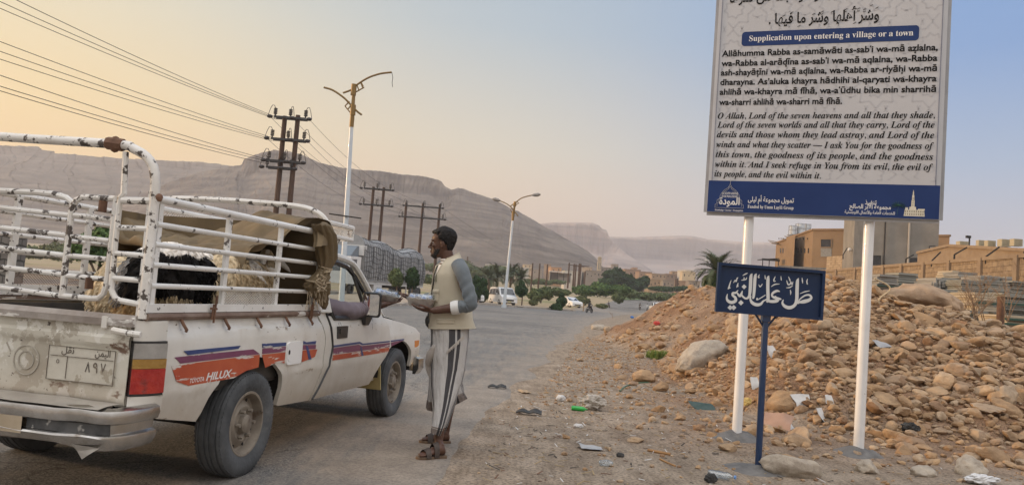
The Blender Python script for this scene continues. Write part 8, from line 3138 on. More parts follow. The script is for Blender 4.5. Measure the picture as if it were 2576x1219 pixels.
tA, pA = pole_group('nearest pair of dark timber power poles with four crossarms, behind the pickup cage', [(717, 292), (750, 290)], 50, [(692, 299, 772, 297), (684, 354, 768, 351), (676, 408, 757, 406), (672, 422, 735, 424)], .17)
tB, pB = pole_group('second pair of timber power poles with two crossarms, left of the standing man', [(940, 470), (966, 471)], 80, [(916, 473, 984, 479), (914, 513, 981, 519)], .16)
tC, pC = pole_group('three timber power poles joined by two crossarms just left of the man', [(1022.5, 510), (1064.5, 512), (1107, 514)], 94, [(1021, 516, 1110, 524), (1010, 543, 1116, 553)], .17)
M_wire = mat('dark_power_cable', (.03, .028, .025), (.04, .036, .03), 5, .6)
def wire(a, b, label, sag=.25, r=.012):
 n = 14
 mb = MB()
 mb.tube([a.lerp(b, i / n) - Ve((0, 0, 4 * sag * (i / n) * (1 - i / n))) for i in range(n + 1)], r, 5)
 tag(obj('power_line', mb, M_wire, None, True), label, 'power line', 'power lines')
def arm_pt(px, py, Y):
 return at_y(px, py, Y)
Lw = [((691, 293), (88, 0), 30, 'topmost thin power line at the upper left'),
  ((693, 297), (40, 0), 30.5, 'second power line from the top at the upper left'),
  ((694, 300), (2, 0), 31, 'third power line from the top at the upper left'),
  ((684, 346), (0, 82), 30, 'fourth power line from the top, first of the middle three at the left'),
  ((684, 350), (0, 107), 30.5, 'fifth power line from the top, second of the middle three at the left'),
  ((685, 354), (0, 127), 31, 'sixth power line from the top, last of the middle three at the left'),
  ((676, 402), (0, 165), 28, 'seventh power line from the top, first of the lowest three at the left'),
  ((676, 406), (0, 193), 28.5, 'eighth power line from the top, in the lowest three at the left'),
  ((672, 412), (0, 205), 29, 'lowest power line running across the left of the sky')]
for a, b, Yb_, lb in Lw:
 A, B = at_y(*a, 50), at_y(*b, Yb_)
 wire(A, A + (B - A) * 1.7, lb, .35, .015)
WN = ['topmost', 'second', 'third', 'fourth', 'fifth', 'lowest']
for k in range(6):
 wire(pA[k], pB[k], WN[k] + ' power line between the first and second pole pairs', .5, .012)
for k in range(6):
 wire(pB[k], pC[k], WN[k] + ' power line between the second pair and the three joined poles', .2, .012)
for k in range(3):
 wire(pC[k], at_y(1430 + 4 * k, 662, 300), ('left', 'middle', 'right')[k] + ' power line running from the joined poles toward the town', 3.0, .014)
# street lamps
M_gold = mat('gold_lamp_paint', (.20, .12, .035), (.25, .155, .05), 5, .45, .3)
M_lpole = mat('pale_blue_white_pole', (.52, .58, .63), (.60, .64, .67), 3, .35, coat=.3)
def street_lamp(label, Y, top, foot, joint, arms, collars, braces, r, lum=(), wire_=None, rod=None):
 tp, ft = at_y(*top, Y), at_y(*foot, Y)
 base = Ve((ft.x, Y, gzf(ft.x, Y)))
 t = thing('street_lamp', label, 'street lamp', base, 0, 'double-armed street lamps')
 K = lambda px, py: at_y(px, py, Y) - base
 j = K(*joint)
 T_ = K(*top)
 mb = MB()
 mb.tube([(0, 0, 0), j], [r * 1.25, r * .8], 14)
 mb.tube([(0, 0, 0), (0, 0, .25)], r * 2, 14)
 obj('pole', mb, M_lpole, t, smooth=40)
 mb = MB()
 mb.tube([j, T_], [r * .85, r * .7], 12)
 mb.tube([j + Ve((0, 0, -.1)), j + Ve((0, 0, .35))], r * .95, 12)
 for a, b in collars:
  mb.tube([K(*a), K(*b)], r * 1.15, 12)
 up = obj('upper_pole', mb, M_gold, t, smooth=40)
 for ar in arms:
  mb = MB()
  mb.tube(catmull([K(*p) for p in ar], 5), r * .42, 8)
  obj('arm', mb, M_gold, t, smooth=40)
 mb = MB()
 for q_ in braces:
  mb.tube([K(*p) for p in q_], r * .28, 6)
 obj('brace', mb, M_gold, up)
 for a, b in lum:
  A, B = K(*a), K(*b)
  mb = MB()
  mid_ = A.lerp(B, .5)
  mb.tube([A, A.lerp(B, .3), A.lerp(B, .7), B], [.06, .15, .17, .05], 10)
  obj('lamp_head', mb, mat('grey_lamp_head', (.30, .27, .24), (.22, .2, .18), 5, .5), t, smooth=40)
 if wire_:
  mb = MB()
  mb.tube(catmull([K(*p) for p in wire_], 4), .012, 5)
  obj('loose_wire', mb, M_dark, t)
 if rod:
  mb = MB()
  mb.tube([K(*p) + Ve((0, -r * 1.2, 0)) for p in rod], .03, 6)
  obj('cross_rod', mb, M_dark, t)
 return t
street_lamp('tall street lamp with two bare curved gold arms behind the pickup', 33, (891.5, 212), (858, 775), (884.5, 314),
   [[(863, 234), (884, 226), (896, 215), (924, 197), (955, 186), (985.5, 182)], [(814.6, 220), (837, 227), (865, 246), (884.5, 266), (900, 281.5), (910, 289)]],
   [((891, 212), (888.5, 240)), ((889, 264), (887, 290))],
   [[(895, 232), (916, 220)], [(898, 214), (903, 228)], [(907, 207), (913, 222)], [(914, 218), (908, 206)], [(868, 267), (885, 288)], [(868, 267), (879, 255)], [(875, 275), (884, 264)]],
   .10, wire_=[(985.5, 182), (988, 195), (986.5, 208), (987.5, 219)], rod=[(829.6, 538), (910, 549.5)])
street_lamp('street lamp with two gold arms and lamp heads beside the white van', 70, (1296, 507), (1268, 768), (1290, 552),
   [[(1283, 519), (1290, 514), (1297, 509), (1313.5, 497.5), (1338.7, 490.6)], [(1258, 505), (1272, 511), (1285, 520), (1293, 530), (1303, 543)]],
   [((1296, 507), (1294.5, 519)), ((1292, 531), (1290.5, 543))],
   [[(1297, 516), (1306, 510)], [(1300, 507), (1306, 511)], [(1284, 528), (1291, 540)], [(1284, 528), (1288, 521)]],
   .115, lum=[((1338, 490.8), (1360, 489)), ((1259, 505), (1239, 499.5))])
# vehicles
M_cpaint = mat('white_car_paint', (.72, .72, .71), (.66, .66, .65), 2, .3, coat=.4)
M_cglass = mat('dark_car_glass', (.03, .035, .04), (.05, .055, .06), 3, .08, spec=.8)
M_hl = mat('headlamp_glass', (.62, .64, .66), rough=.12, spec=.8)
M_tail = mat('car_tail_red', (.4, .02, .02), rough=.25)
def car(label, loc, rz, L_, Wd, Hh, prof, glass, cat='car', name='parked_car', paint=None, wheel_r=.31, group=None, front_glass=None):
 """side profile (x, z) body, glasshouse polygon (x, z); x forward, centred"""
 t = thing(name, label, cat, loc, rz, group)
 hw = Wd / 2
 mb = MB()
 n = len(prof)
 rings = []
 for y, s, dz in ((-hw, .985, 0), (-hw * .97, 1, 0), (0, 1.0, .02), (hw * .97, 1, 0), (hw, .985, 0)):
  rings.append([Ve((x * s, y * (1 - .13 * max(0, (z - Hh * .55)) / (Hh * .45)), z + (dz if z > Hh * .5 else 0))) for x, z in prof])
 mb.loft(rings)
 b = obj('body', mb, paint or M_cpaint, t, smooth=35)
 for sg in (1, -1):
  for g in glass:
   mb = MB()
   mb.ngon([(x, sg * (hw * (1 - .13 * max(0, z - Hh * .55) / (Hh * .45)) + .012), z) for x, z in g])
   obj('side_window', mb, M_cglass, t)
 for (xa, za, xb_, zb__, yk, nm) in front_glass or ():
  mb = MB()
  wa = hw * (1 - .13 * max(0, za - Hh * .55) / (Hh * .45)) * yk
  wb = hw * (1 - .13 * max(0, zb__ - Hh * .55) / (Hh * .45)) * yk
  mb.ngon([(xa, -wa, za), (xa, wa, za), (xb_, wb, zb__), (xb_, -wb, zb__)])
  obj(nm, mb, M_cglass, t)
 xs_ = [p[0] for p in prof]
 xf, xr = max(xs_), min(xs_)
 for sg in (1, -1):
  mb = MB()
  mb.box((xf - .06, sg * hw * .72, Hh * .40), (.14, hw * .42, Hh * .09))
  obj('headlight', mb, M_hl, t)
  mb = MB()
  mb.box((xr + .05, sg * hw * .8, Hh * .5), (.12, hw * .24, Hh * .14))
  obj('tail_light', mb, M_tail, t)
  for x in (xf - L_ * .2, xr + L_ * .2):
   w = bpy.data.objects.new('wheel', None)
   COL.objects.link(w)
   w.parent = t
   w.location = (x, sg * (hw - .09), wheel_r)
   mb = MB()
   mb.lathe([(wheel_r * .6, -.1), (wheel_r * .95, -.1), (wheel_r, -.06), (wheel_r, .06), (wheel_r * .95, .1), (wheel_r * .6, .1)], 20, axis='y')
   obj('tyre', mb, M_rubber, w, smooth=35)
   mb = MB()
   mb.lathe([(wheel_r * .62, -.08), (wheel_r * .55, -.09), (wheel_r * .2, -.06), (0, -.06)], 16, axis='y')
   mb.lathe([(wheel_r * .62, .08), (wheel_r * .55, .09), (wheel_r * .2, .06), (0, .06)], 16, axis='y')
   obj('rim', mb, M_rim, w, smooth=35)
  mb = MB()
  mb.box((xf - L_ * .33, sg * (hw + .10), Hh * .62), (.10, .16, .12))
  obj('mirror', mb, paint or M_cpaint, t)
 mb = MB()
 mb.box((xf - .03, 0, Hh * .30), (.10, hw * 1.1, Hh * .10))
 mb.box((xf - .03, 0, Hh * .16), (.10, hw * 1.5, Hh * .06))
 obj('grille', mb, M_black, t)
 mb = MB()
 mb.box((xf + .03, 0, Hh * .22), (.02, .42, .12))
 obj('number_plate', mb, mat('plain_plate', (.55, .5, .3), rough=.6), t)
 return t
def facing_cam(p, turn=0):
 p.z = gzf(p.x, p.y) + .03
 return math.atan2(-p.y, -p.x) + turn
def gp(p, turn):
 a = facing_cam(p, turn)
 return p, a
VAN = [(-2.2, .3), (-2.25, .9), (-2.15, 1.55), (-1.9, 1.82), (.6, 1.86), (.95, 1.75), (1.65, 1.08), (2.12, .92), (2.22, .7), (2.22, .3)]
p = on_ground(1263, 767)
v_ = car('white minivan seen from the front, parked beyond the kerb by the second lamp', *gp(p, .34), 4.4, 1.75, 1.86, VAN,
   [[(-2.0, 1.05), (-1.95, 1.6), (-1.1, 1.68), (-1.1, 1.05)], [(-1.0, 1.05), (-1.0, 1.68), (-.1, 1.68), (-.1, 1.05)], [(0, 1.05), (0, 1.68), (.7, 1.66), (1.35, 1.1)]], 'van', 'minivan',
   front_glass=[(1.60, 1.14, 1.00, 1.74, .88, 'windscreen')])
for o in v_.children:
 if o.name.startswith('windscreen'):
  o.location = (.03, 0, .03)
SED = [(-2.15, .28), (-2.2, .8), (-1.75, .93), (-1.1, 1.38), (.25, 1.40), (1.05, .95), (2.0, .82), (2.15, .6), (2.15, .28)]
SEDG = [[(-1.35, .98), (-1.0, 1.31), (-.4, 1.33), (-.4, .97)], [(-.3, .97), (-.3, 1.33), (.2, 1.32), (.8, .96)]]
SEDF = [(1.02, .99, .32, 1.36, .88, 'windscreen'), (-1.68, .98, -1.12, 1.33, .86, 'rear_window')]
p = at_y(1432, 777, 112)
car('white saloon car driving up beside the round tree and kerb end', *gp(p, .55), 4.3, 1.7, 1.4, SED, SEDG, front_glass=SEDF, name='saloon_car')
PKP = [(-2.3, .4), (-2.35, .95), (-.6, .98), (-.5, 1.05), (-.35, 1.62), (.45, 1.64), (1.05, 1.08), (2.1, .98), (2.25, .75), (2.25, .4)]
PKG = [[(-.35, 1.08), (-.28, 1.55), (.35, 1.56), (.85, 1.08)]]
PKF = [(1.06, 1.12, .50, 1.60, .86, 'windscreen')]
p = at_y(1650, 785, 150)
pk = car('white pickup coming up the far road with a person standing behind its cab', *gp(p, .22), 4.6, 1.7, 1.64, PKP, PKG, front_glass=PKF, name='pickup_truck', cat='pickup truck')
pk2p = p.copy()
p = at_y(1691, 780, 158)
car('white estate car following the far pickup at the foot of the heap', *gp(p, .35), 4.3, 1.7, 1.4, SED, SEDG, front_glass=SEDF, name='saloon_car')
p = at_y(1790, 660, 260)
car('small pale car parked on the slope below the distant houses', p, 2.8, 4.3, 1.7, 1.4, SED, SEDG, front_glass=SEDF)
p = at_y(1182, 765, 84)
car('white car mostly hidden behind the standing man at the kerb', *gp(p, .3), 4.3, 1.7, 1.4, SED, SEDG, front_glass=SEDF)
# motorbikes and riders
def rider(label, p, rz, shirt, sc=1.0, bag=False, group='people on motorbikes on the far road'):
 t = thing('person', label, 'person', p, rz, None)
 t.scale = (sc, sc, sc)
 mb = MB()
 mb.loft([[Ve((x + .12 * k * math.cos(a), .19 * k * math.sin(a), z)) for a in np.linspace(0, 6.2832, 15)[:-1]] for x, z, k in ((-.12, .78, .95), (-.10, .95, .95), (-.05, 1.2, 1.05), (-.02, 1.30, .85), (0, 1.36, .35))])
 mb.tube([(0, 0, 1.34), (.02, 0, 1.46)], .05, 8)
 mb.ball((.04, 0, 1.55), (.10, .08, .12), 12, 8)
 for s_ in (1, -1):
  mb.tube([(-.02, .19 * s_, 1.29), (.12, .27 * s_, 1.06), (.40, .27 * s_, 1.02)], [.055, .045, .035], 8)
  mb.tube([(-.10, .10 * s_, .82), (.26, .17 * s_, .78), (.14, .17 * s_, .40), (.24, .17 * s_, .36)], [.085, .065, .05, .04], 8)
 me = organic('body', mb, .022, shirt, 2)
 link('body', me, t)
 mb = MB()
 mb.ball((.035, 0, 1.575), (.105, .09, .115), 12, 8)
 obj('hair', mb, M_hair, t, smooth=True)
 mb = MB()
 mb.ball((.085, 0, 1.535), (.06, .065, .085), 10, 8)
 obj('face', mb, M_skin, t, smooth=True)
 return t
def motorbike(label, p, rz, sc=1.0):
 t = thing('motorbike', label, 'motorbike', p, rz, None)
 t.scale = (sc, sc, sc)
 for x in (.62, -.62):
  mb = MB()
  mb.lathe([(.20, -.04), (.27, -.045), (.30, -.02), (.30, .02), (.27, .045), (.20, .04)], 20, (x, 0, .3), axis='y')
  for k in range(6):
   a = k * math.pi / 6
   mb.bar((x + .25 * math.cos(a), 0, .3 + .25 * math.sin(a)), (x - .25 * math.cos(a), 0, .3 - .25 * math.sin(a)), .012, .012)
  obj('wheel', mb, M_rubber, t, smooth=35)
 mb = MB()
 for y in (-.07, .07):
  mb.tube([(.62, y, .30), (.42, y, .92)], .025, 6)
  mb.tube([(-.62, y, .30), (-.1, y, .36), (.30, y, .70)], .025, 6)
 mb.tube([(.40, -.34, 1.02), (.44, 0, .96), (.40, .34, 1.02)], .018, 6)
 obj('frame', mb, M_black, t)
 mb = MB()
 mb.ball((.10, 0, .76), (.26, .13, .13), 12, 8)
 obj('fuel_tank', mb, mat('dark_red_tank', (.12, .02, .02), rough=.3), t, smooth=True)
 mb = MB()
 mb.ball((-.32, 0, .74), (.36, .14, .07), 12, 8)
 obj('seat', mb, M_black, t, smooth=True)
 mb = MB()
 mb.box((.0, 0, .42), (.34, .24, .26))
 obj('engine', mb, mat('grey_engine', (.2, .2, .2), rough=.5, metal=.6), t)
 mb = MB()
 mb.ball((.50, 0, .92), (.08, .10, .10), 10, 8)
 obj('headlight', mb, M_hl, t, smooth=True)
 return t
M_sh = [mat('dark_shirt', (.03, .03, .035), rough=.9), mat('white_shirt_far', (.6, .6, .58), rough=.9), mat('brown_shirt_far', (.10, .07, .05), rough=.9), mat('grey_shirt_far', (.22, .22, .24), rough=.9)]
for px, py, h, sh_, tn, l1, l2 in ((1482, 789, 29, 0, 2.6, 'rider in dark clothes on the nearest motorbike at the end of the kerb', 'dark motorbike nearest to the viewer at the end of the kerb'),
         (1530, 775, 17, 3, .5, 'small grey-shirted rider farthest left on the far road', 'small motorbike farthest left on the far road'),
         (1609, 782, 19, 2, .1, 'brown-clothed rider left of the white-shirted rider', 'motorbike carrying the brown-clothed rider on the far road'),
         (1627, 784, 18, 1, .1, 'white-shirted rider just left of the far white pickup', 'motorbike under the white-shirted rider left of the far pickup')):
 p = at_y(px, py - (3 if px < 1500 else 0), 77 if px < 1500 else 150)
 sc = max(.72, min(1.15, h * p.y / F / 1.66))
 rz = facing_cam(p, tn)
 motorbike(l2, p, rz, sc)
 rider(l1, p, rz, M_sh[sh_], sc)
rider('person in a white shirt standing in the back of the far pickup', pk2p + Ve((.6, 1.4, .42)), math.atan2(-pk2p.y, -pk2p.x), M_sh[1], 1.0)
# covered lorry on the other carriageway
A0, A1 = at_y(905, 745, 70), at_y(1063, 742, 87)
lv = Ve((A0.x - A1.x, A0.y - A1.y, 0))
LL = lv.length
lv.normalize()
gl = gzf(A0.x, A0.y)
lorry = thing('lorry', 'long lorry with a netted grey-blue cargo cover and a white cab behind the pickup', 'lorry', (A1.x, A1.y, gl), math.atan2(lv.y, lv.x))
zt0, zt1 = at_y(905, 611, 70).z - gl, at_y(1063, 652, 87).z - gl
zb0 = at_y(905, 706, 70).z - gl
SG = 1 if lorry.matrix_world is not None and (Matrix.Rotation(math.atan2(lv.y, lv.x), 3, 'Z') @ Ve((0, 1, 0))).y < 0 else -1
M_cover = mat('grey_blue_cover', (.20, .205, .21), (.31, .315, .315), .8, .75, bump=.5, bscale=2.0)
def cov(u, v):
 """u along, v round the load section"""
 top = zt1 + (zt0 - zt1) * u + .18 * math.sin(u * 9) + .22 * float(vn(u * 6, 2, 0, 3)) - (.35 if u < .04 else 0)
 if v < .4:
  s = v / .4
  y, z = .10 * math.sin(math.pi * s) + .06 * float(vn(u * 30, s * 2)), zb0 + (top - .25 - zb0) * s
 elif v < .6:
  s = (v - .4) / .2
  y, z = -1.25 + 1.25 * math.cos(math.pi * s), top - .25 + .75 * math.sin(math.pi * s) * (1 + .3 * math.sin(u * 13))
 else:
  s = (v - .6) / .4
  y, z = -2.5, top - .25 + (zb0 - top + .25) * s
 return Ve((LL * u, y * SG, z))
mb = MB()
mb.grid(cov, 60, 30)
for u in (0, 1):
 mb.ngon([cov(u, v) for v in np.linspace(0, 1, 31)])
cv_ = obj('cargo_cover', mb, M_cover, lorry, smooth='all')
mb = MB()
O_ = Ve((0, .03 * SG, 0))
for i in range(44):
 u = (i + .5) / 44
 mb.tube([cov(min(1, max(0, u + .010 * math.sin(v * 9 + i) + .02 * max(0, v - .1) * math.sin(i * 1.9))), v) + O_ + Ve((0, 0, .03 if v > .36 else 0)) for v in np.linspace(.02, .56, 10)], .015, 4)
for j in range(9):
 v = .05 + .055 * j
 mb.tube([cov(u, min(.56, max(0, v + .012 * math.sin(u * 40 + j)))) + O_ + Ve((0, 0, .03 if v > .36 else 0)) for u in np.linspace(.005, .995, 40)], .018, 4)
obj('cargo_net', mb, mat('dark_net_rope', (.03, .035, .04), rough=.9), cv_)
mb = MB()
mb.box((LL / 2, -1.25 * SG, zb0 - .12), (LL, 2.4, .22))
obj('trailer_bed', mb, mat('white_trailer_frame', (.52, .53, .53), (.44, .45, .45), 3, .5), lorry)
mb = MB()
mb.box((LL * .45, -1.25 * SG, zb0 - .35), (LL * .9, .9, .3))
obj('chassis', mb, M_dark, lorry)
for x in (1.2, 2.35, 3.5, LL - 1.6):
 for y in (-.15, -2.35):
  mb = MB()
  mb.lathe([(.25, -.14), (.46, -.15), (.5, -.1), (.5, .1), (.46, .15), (.25, .14)], 20, (x, y * SG, .5), axis='y')
  mb.lathe([(.26, -.1), (.1, -.05), (.0, -.05)], 16, (x, y * SG, .5), axis='y')
  mb.lathe([(.26, .1), (.1, .05), (.0, .05)], 16, (x, y * SG, .5), axis='y')
  obj('wheel', mb, M_rubber, lorry, smooth=40)
mb = MB()
mb.box((LL - 4.2, -.3 * SG, zb0 - .6), (2.0, .5, .8))
mb.box((1.0 + 4.0, -.2 * SG, zb0 - .7), (.12, .12, 1.0))
obj('side_tank', mb, mat('white_side_box', (.55, .56, .56), rough=.5), lorry)
cabw = [(LL + .5, .9), (LL + 3.0, .9), (LL + 3.1, 1.9), (LL + 2.75, 3.25), (LL + .5, 3.3)]
mb = MB()
mb.prism([Ve((x, .05 * SG, z)) for x, z in cabw], (0, -2.5 * SG, 0))
cb = obj('cab', mb, M_cpaint, lorry)
mb = MB()
mb.prism([Ve((x, .08 * SG, z)) for x, z in ((LL + 1.5, 2.0), (LL + 2.9, 2.0), (LL + 2.62, 3.0), (LL + 1.5, 3.05))], (0, .02 * SG, 0))
obj('side_window', mb, M_cglass, cb)
mb = MB()
mb.ngon([(LL + 3.12, -.15 * SG, 1.95), (LL + 3.12, -2.3 * SG, 1.95), (LL + 2.80, -2.3 * SG, 3.15), (LL + 2.80, -.15 * SG, 3.15)])
obj('windscreen', mb, M_cglass, cb)
mb = MB()
mb.prism([Ve((x, -.2 * SG, z)) for x, z in ((LL + .6, 3.3), (LL + 2.3, 3.3), (LL + 1.0, 4.2), (LL + .6, 4.25))], (0, -2.0 * SG, 0))
obj('wind_deflector', mb, mat('blue_grey_deflector', (.14, .17, .20), rough=.4), cb)
mb = MB()
mb.box((LL - .1, -.9 * SG, 3.9), (.8, 1.9, .9))
for k in range(5):
 mb.box((LL - .1, .06 * SG, 3.55 + .16 * k), (.7, .03, .06))
obj('cooling_unit', mb, M_cpaint, cb)
for x in (LL + 1.9,):
 for y in (-.15, -2.3):
  mb = MB()
  mb.lathe([(.25, -.14), (.46, -.15), (.5, -.1), (.5, .1), (.46, .15), (.25, .14)], 20, (x, y * SG, .5), axis='y')
  obj('wheel', mb, M_rubber, lorry, smooth=40)
# trees
def leaf_mat(name, a, b, c=None):
 m = bpy.data.materials.new(name)
 m.use_nodes = True
 t = m.node_tree
 bs = t.nodes['Principled BSDF']
 bs.inputs['Roughness'].default_value = .75
 bs.inputs['Specular IOR Level'].default_value = .25
 g = N(t, 'ShaderNodeNewGeometry')
 oc_ = N(t, 'ShaderNodeTexCoord')
 n = N(t, 'ShaderNodeTexNoise')
 n.inputs['Scale'].default_value = .9
 L(t, oc_.outputs['Object'], n.inputs['Vector'])
 f_ = N(t, 'ShaderNodeMath', operation='ADD')
 h = N(t, 'ShaderNodeMath', operation='MULTIPLY')
 h.inputs[1].default_value = .5
 L(t, g.outputs['Random Per Island'], h.inputs[0])
 L(t, h.outputs[0], f_.inputs[0])
 h2 = N(t, 'ShaderNodeMath', operation='MULTIPLY')
 h2.inputs[1].default_value = .6
 L(t, n.outputs[0], h2.inputs[0])
 L(t, h2.outputs[0], f_.inputs[1])
 L(t, ramp(t, f_.outputs[0], [(.25, a), (.55, c or tuple((x + y) / 2 for x, y in zip(a, b))), (.85, b)]).outputs[0], bs.inputs['Base Color'])
 return m
M_leafd = leaf_mat('dark_evergreen_leaf', (.018, .042, .018), (.05, .095, .032))
M_leafo = leaf_mat('olive_scrub_leaf', (.055, .085, .035), (.165, .20, .085))
M_leafy = leaf_mat('dusty_green_leaf', (.07, .095, .04), (.17, .18, .08))
M_leafg = leaf_mat('mid_green_leaf', (.04, .085, .028), (.13, .20, .06))
M_bark = mat('grey_brown_bark', (.12, .085, .06), (.18, .135, .10), 6, .95, bump=.4)
def crown_mesh(name, blobs, n, size, m, seed, flat=1.0, hollow=.35):
 """leaf-sized faces through the volume of several overlapping clumps"""
 r_ = np.random.default_rng(seed)
 w = np.array([b[3] * b[4] * b[5] for b in blobs]) ** .66
 k = r_.choice(len(blobs), n, p=w / w.sum())
 B = np.array(blobs)[k]
 d = r_.normal(0, 1, (n, 3))
 d /= np.linalg.norm(d, axis=1)[:, None]
 rad = (hollow + (1 - hollow) * r_.random(n) ** .5) * (1 + .55 * fbm(d[:, 0] * 2.2 + k, d[:, 1] * 2.2, d[:, 2] * 2.2, 3, seed))
 P_ = B[:, :3] + d * rad[:, None] * B[:, 3:6]
 nn = d + r_.normal(0, .6, (n, 3))
 nn /= np.linalg.norm(nn, axis=1)[:, None]
 a = np.cross(nn, r_.normal(0, 1, (n, 3)))
 a /= np.linalg.norm(a, axis=1)[:, None]
 b = np.cross(nn, a)
 s = size * r_.uniform(.6, 1.35, n)[:, None]
 V = np.stack([P_ - a * s, P_ + b * s * .55 * flat, P_ + a * s, P_ - b * s * .55 * flat], 1).reshape(-1, 3)
 return np_mesh(name, V, np.arange(4 * n).reshape(-1, 4), m, False)
def tree(name, label, cat, base, blobs, n, size, m, trunk, seed, group=None):
 t = thing(name, label, cat, base, 0, group)
 rnd = random.Random(seed)
 mb = MB()
 top = max(blobs, key=lambda b: b[2])
 if trunk:
  h = sum(b[2] for b in blobs) / len(blobs)
  mb.tube([(0, 0, -.3), (rnd.uniform(-.06, .06), 0, h * .45), (0, 0, h)], [trunk, trunk * .8, trunk * .4], 8)
  for b in blobs:
   mb.tube([(0, 0, h * .4), (b[0] * .5, b[1] * .5, (h * .4 + b[2]) / 2), (b[0], b[1], b[2])], [trunk * .5, trunk * .38, trunk * .15], 6)
  obj('trunk', mb, M_bark, t, smooth=40)
 link('crown', crown_mesh('crown', blobs, n, size, m, seed), t)
 return t
def pxblobs(base, Y, lst, depth=.8):
 out = []
 for (x0, y0, x1, y1) in lst:
  c = at_y((x0 + x1) / 2, (y0 + y1) / 2, Y) - base
  k = Y / F / 2
  out.append((c.x, c.y, c.z, (x1 - x0) * k, (x1 - x0) * k * depth, (y1 - y0) * k))
 return out
for lb, px, foot, Y, bl in (('clipped olive-green round tree in front of the lorry, left one of the two', 997, 742, 55, [(979, 680, 1015, 720), (985, 674, 1009, 700)]),
       ('clipped dark round tree in front of the lorry, right one of the two', 1037, 745, 55, [(1020, 682, 1055, 724), (1027, 672, 1050, 700)]),
       ('clipped round tree just right of the standing man, left one of the pair', 1200, 768, 82, [(1186, 706, 1213, 750), (1190, 694, 1210, 720)]),
       ('clipped round tree right of the man, right one of the pair', 1216, 770, 84, [(1203, 715, 1229, 758), (1208, 698, 1226, 725)]),
       ('clipped dark round tree just right of the white minivan', 1312, 772, 84, [(1298, 716, 1326, 745), (1304, 706, 1320, 726)]),
       ('clipped dark round tree above the white saloon car', 1412, 778, 86, [(1401, 746, 1425, 768), (1406, 736, 1419, 752)])):
 b = at_y(px, foot, Y)
 b.z = gzf(b.x, b.y)
 tree('round_tree', lb, 'tree', b, pxblobs(b, Y, bl, 1.0), 5200, .10 * Y / 70, M_leafo if 'olive' in lb else M_leafd, .06 * Y / 60, int(px), 'clipped round street trees')
b = on_ground(1395, 780)
tree('clipped_bush', 'low dark clipped bush at the foot of the round tree by the saloon car', 'bush', b, pxblobs(b, b.y, [(1386, 764, 1414, 782)]), 1500, .14, M_leafd, 0, 77)
def shrub(label, boxes, Y, n, size, m, seed, trunk=0, name='shrub', cat='shrub'):
 cx = sum(b[0] + b[2] for b in boxes) / 2 / len(boxes)
 lo = max(b[3] for b in boxes)
 b = at_y(cx, lo, Y)
 tree(name, label, cat, b, pxblobs(b, Y, boxes), n, size, m, trunk, seed, 'scrub across the fields' if name == 'shrub' else None)
shrub('big dark grove tree left of centre behind the far road, tallest of the grove', [(1508, 692, 1560, 738), (1530, 674, 1575, 715), (1515, 680, 1545, 705)], 230, 7000, .34, M_leafd, 1, .5, 'grove_tree', 'tree')
shrub('dark grove tree in the middle of the far grove', [(1555, 690, 1600, 722), (1570, 700, 1612, 735)], 232, 5000, .34, M_leafd, 2, .5, 'grove_tree', 'tree')
shrub('lower dark grove tree at the right end of the far grove', [(1596, 700, 1628, 730), (1610, 694, 1634, 722)], 228, 4200, .34, M_leafd, 3, .5, 'grove_tree', 'tree')
shrub('wide green thicket in front of the dark grove', [(1440, 718, 1500, 742), (1480, 712, 1545, 742), (1530, 716, 1585, 742)], 150, 8000, .26, M_leafg, 4)
shrub('spreading acacia bush right of the minivan', [(1328, 726, 1370, 756), (1352, 722, 1392, 750)], 105, 5200, .17, M_leafo, 5, .12, 'acacia_bush', 'bush')
shrub('low acacia bush left of the saloon car', [(1384, 724, 1420, 744), (1405, 728, 1436, 742)], 125, 3600, .18, M_leafo, 6, .1, 'acacia_bush', 'bush')
shrub('dusty round scrub beside the far road left of the bare twig', [(1440, 746, 1482, 764), (1455, 742, 1476, 756)], 120, 3000, .17, M_leafy, 7)
shrub('dusty olive shrub above the far road behind the bare twig', [(1540, 736, 1572, 762)], 135, 2400, .18, M_leafo, 8)
shrub('olive shrub band right of centre by the green field', [(1572, 728, 1612, 752), (1600, 734, 1650, 756)], 160, 4200, .22, M_leafo, 9)
shrub('olive shrub band below the gray-brown houses', [(1640, 736, 1690, 756), (1675, 738, 1730, 752)], 165, 4200, .22, M_leafo, 10)
shrub('dark hedge line at the foot of the gray-brown houses', [(1630, 720, 1700, 732), (1690, 720, 1745, 732)], 210, 4200, .26, M_leafd, 11)
shrub('green scrub below the orange house', [(1320, 702, 1390, 716), (1380, 704, 1425, 714)], 240, 3600, .28, M_leafo, 12)
shrub('scrub band behind the palms right of the man', [(1160, 672, 1230, 700), (1210, 668, 1300, 690)], 260, 5200, .36, M_leafo, 13)
shrub('scrub behind the man at the left of the palms', [(1060, 660, 1130, 684), (1130, 655, 1200, 690)], 260, 4200, .36, M_leafo, 14)
shrub('green bush at the foot of the big palm above the heap', [(1770, 690, 1810, 726), (1795, 680, 1850, 722)], 48, 3600, .09, M_leafg, 15)
shrub('dry yellowish scrub beside the far road past the saloon', [(1500, 764, 1530, 775)], 118, 900, .14, M_leafy, 16)
shrub('small dusty bush on the island right of the minivan', [(1330, 752, 1352, 768)], 88, 900, .10, M_leafy, 17)
M_frond = leaf_mat('grey_green_frond', (.045, .065, .035), (.115, .135, .075))
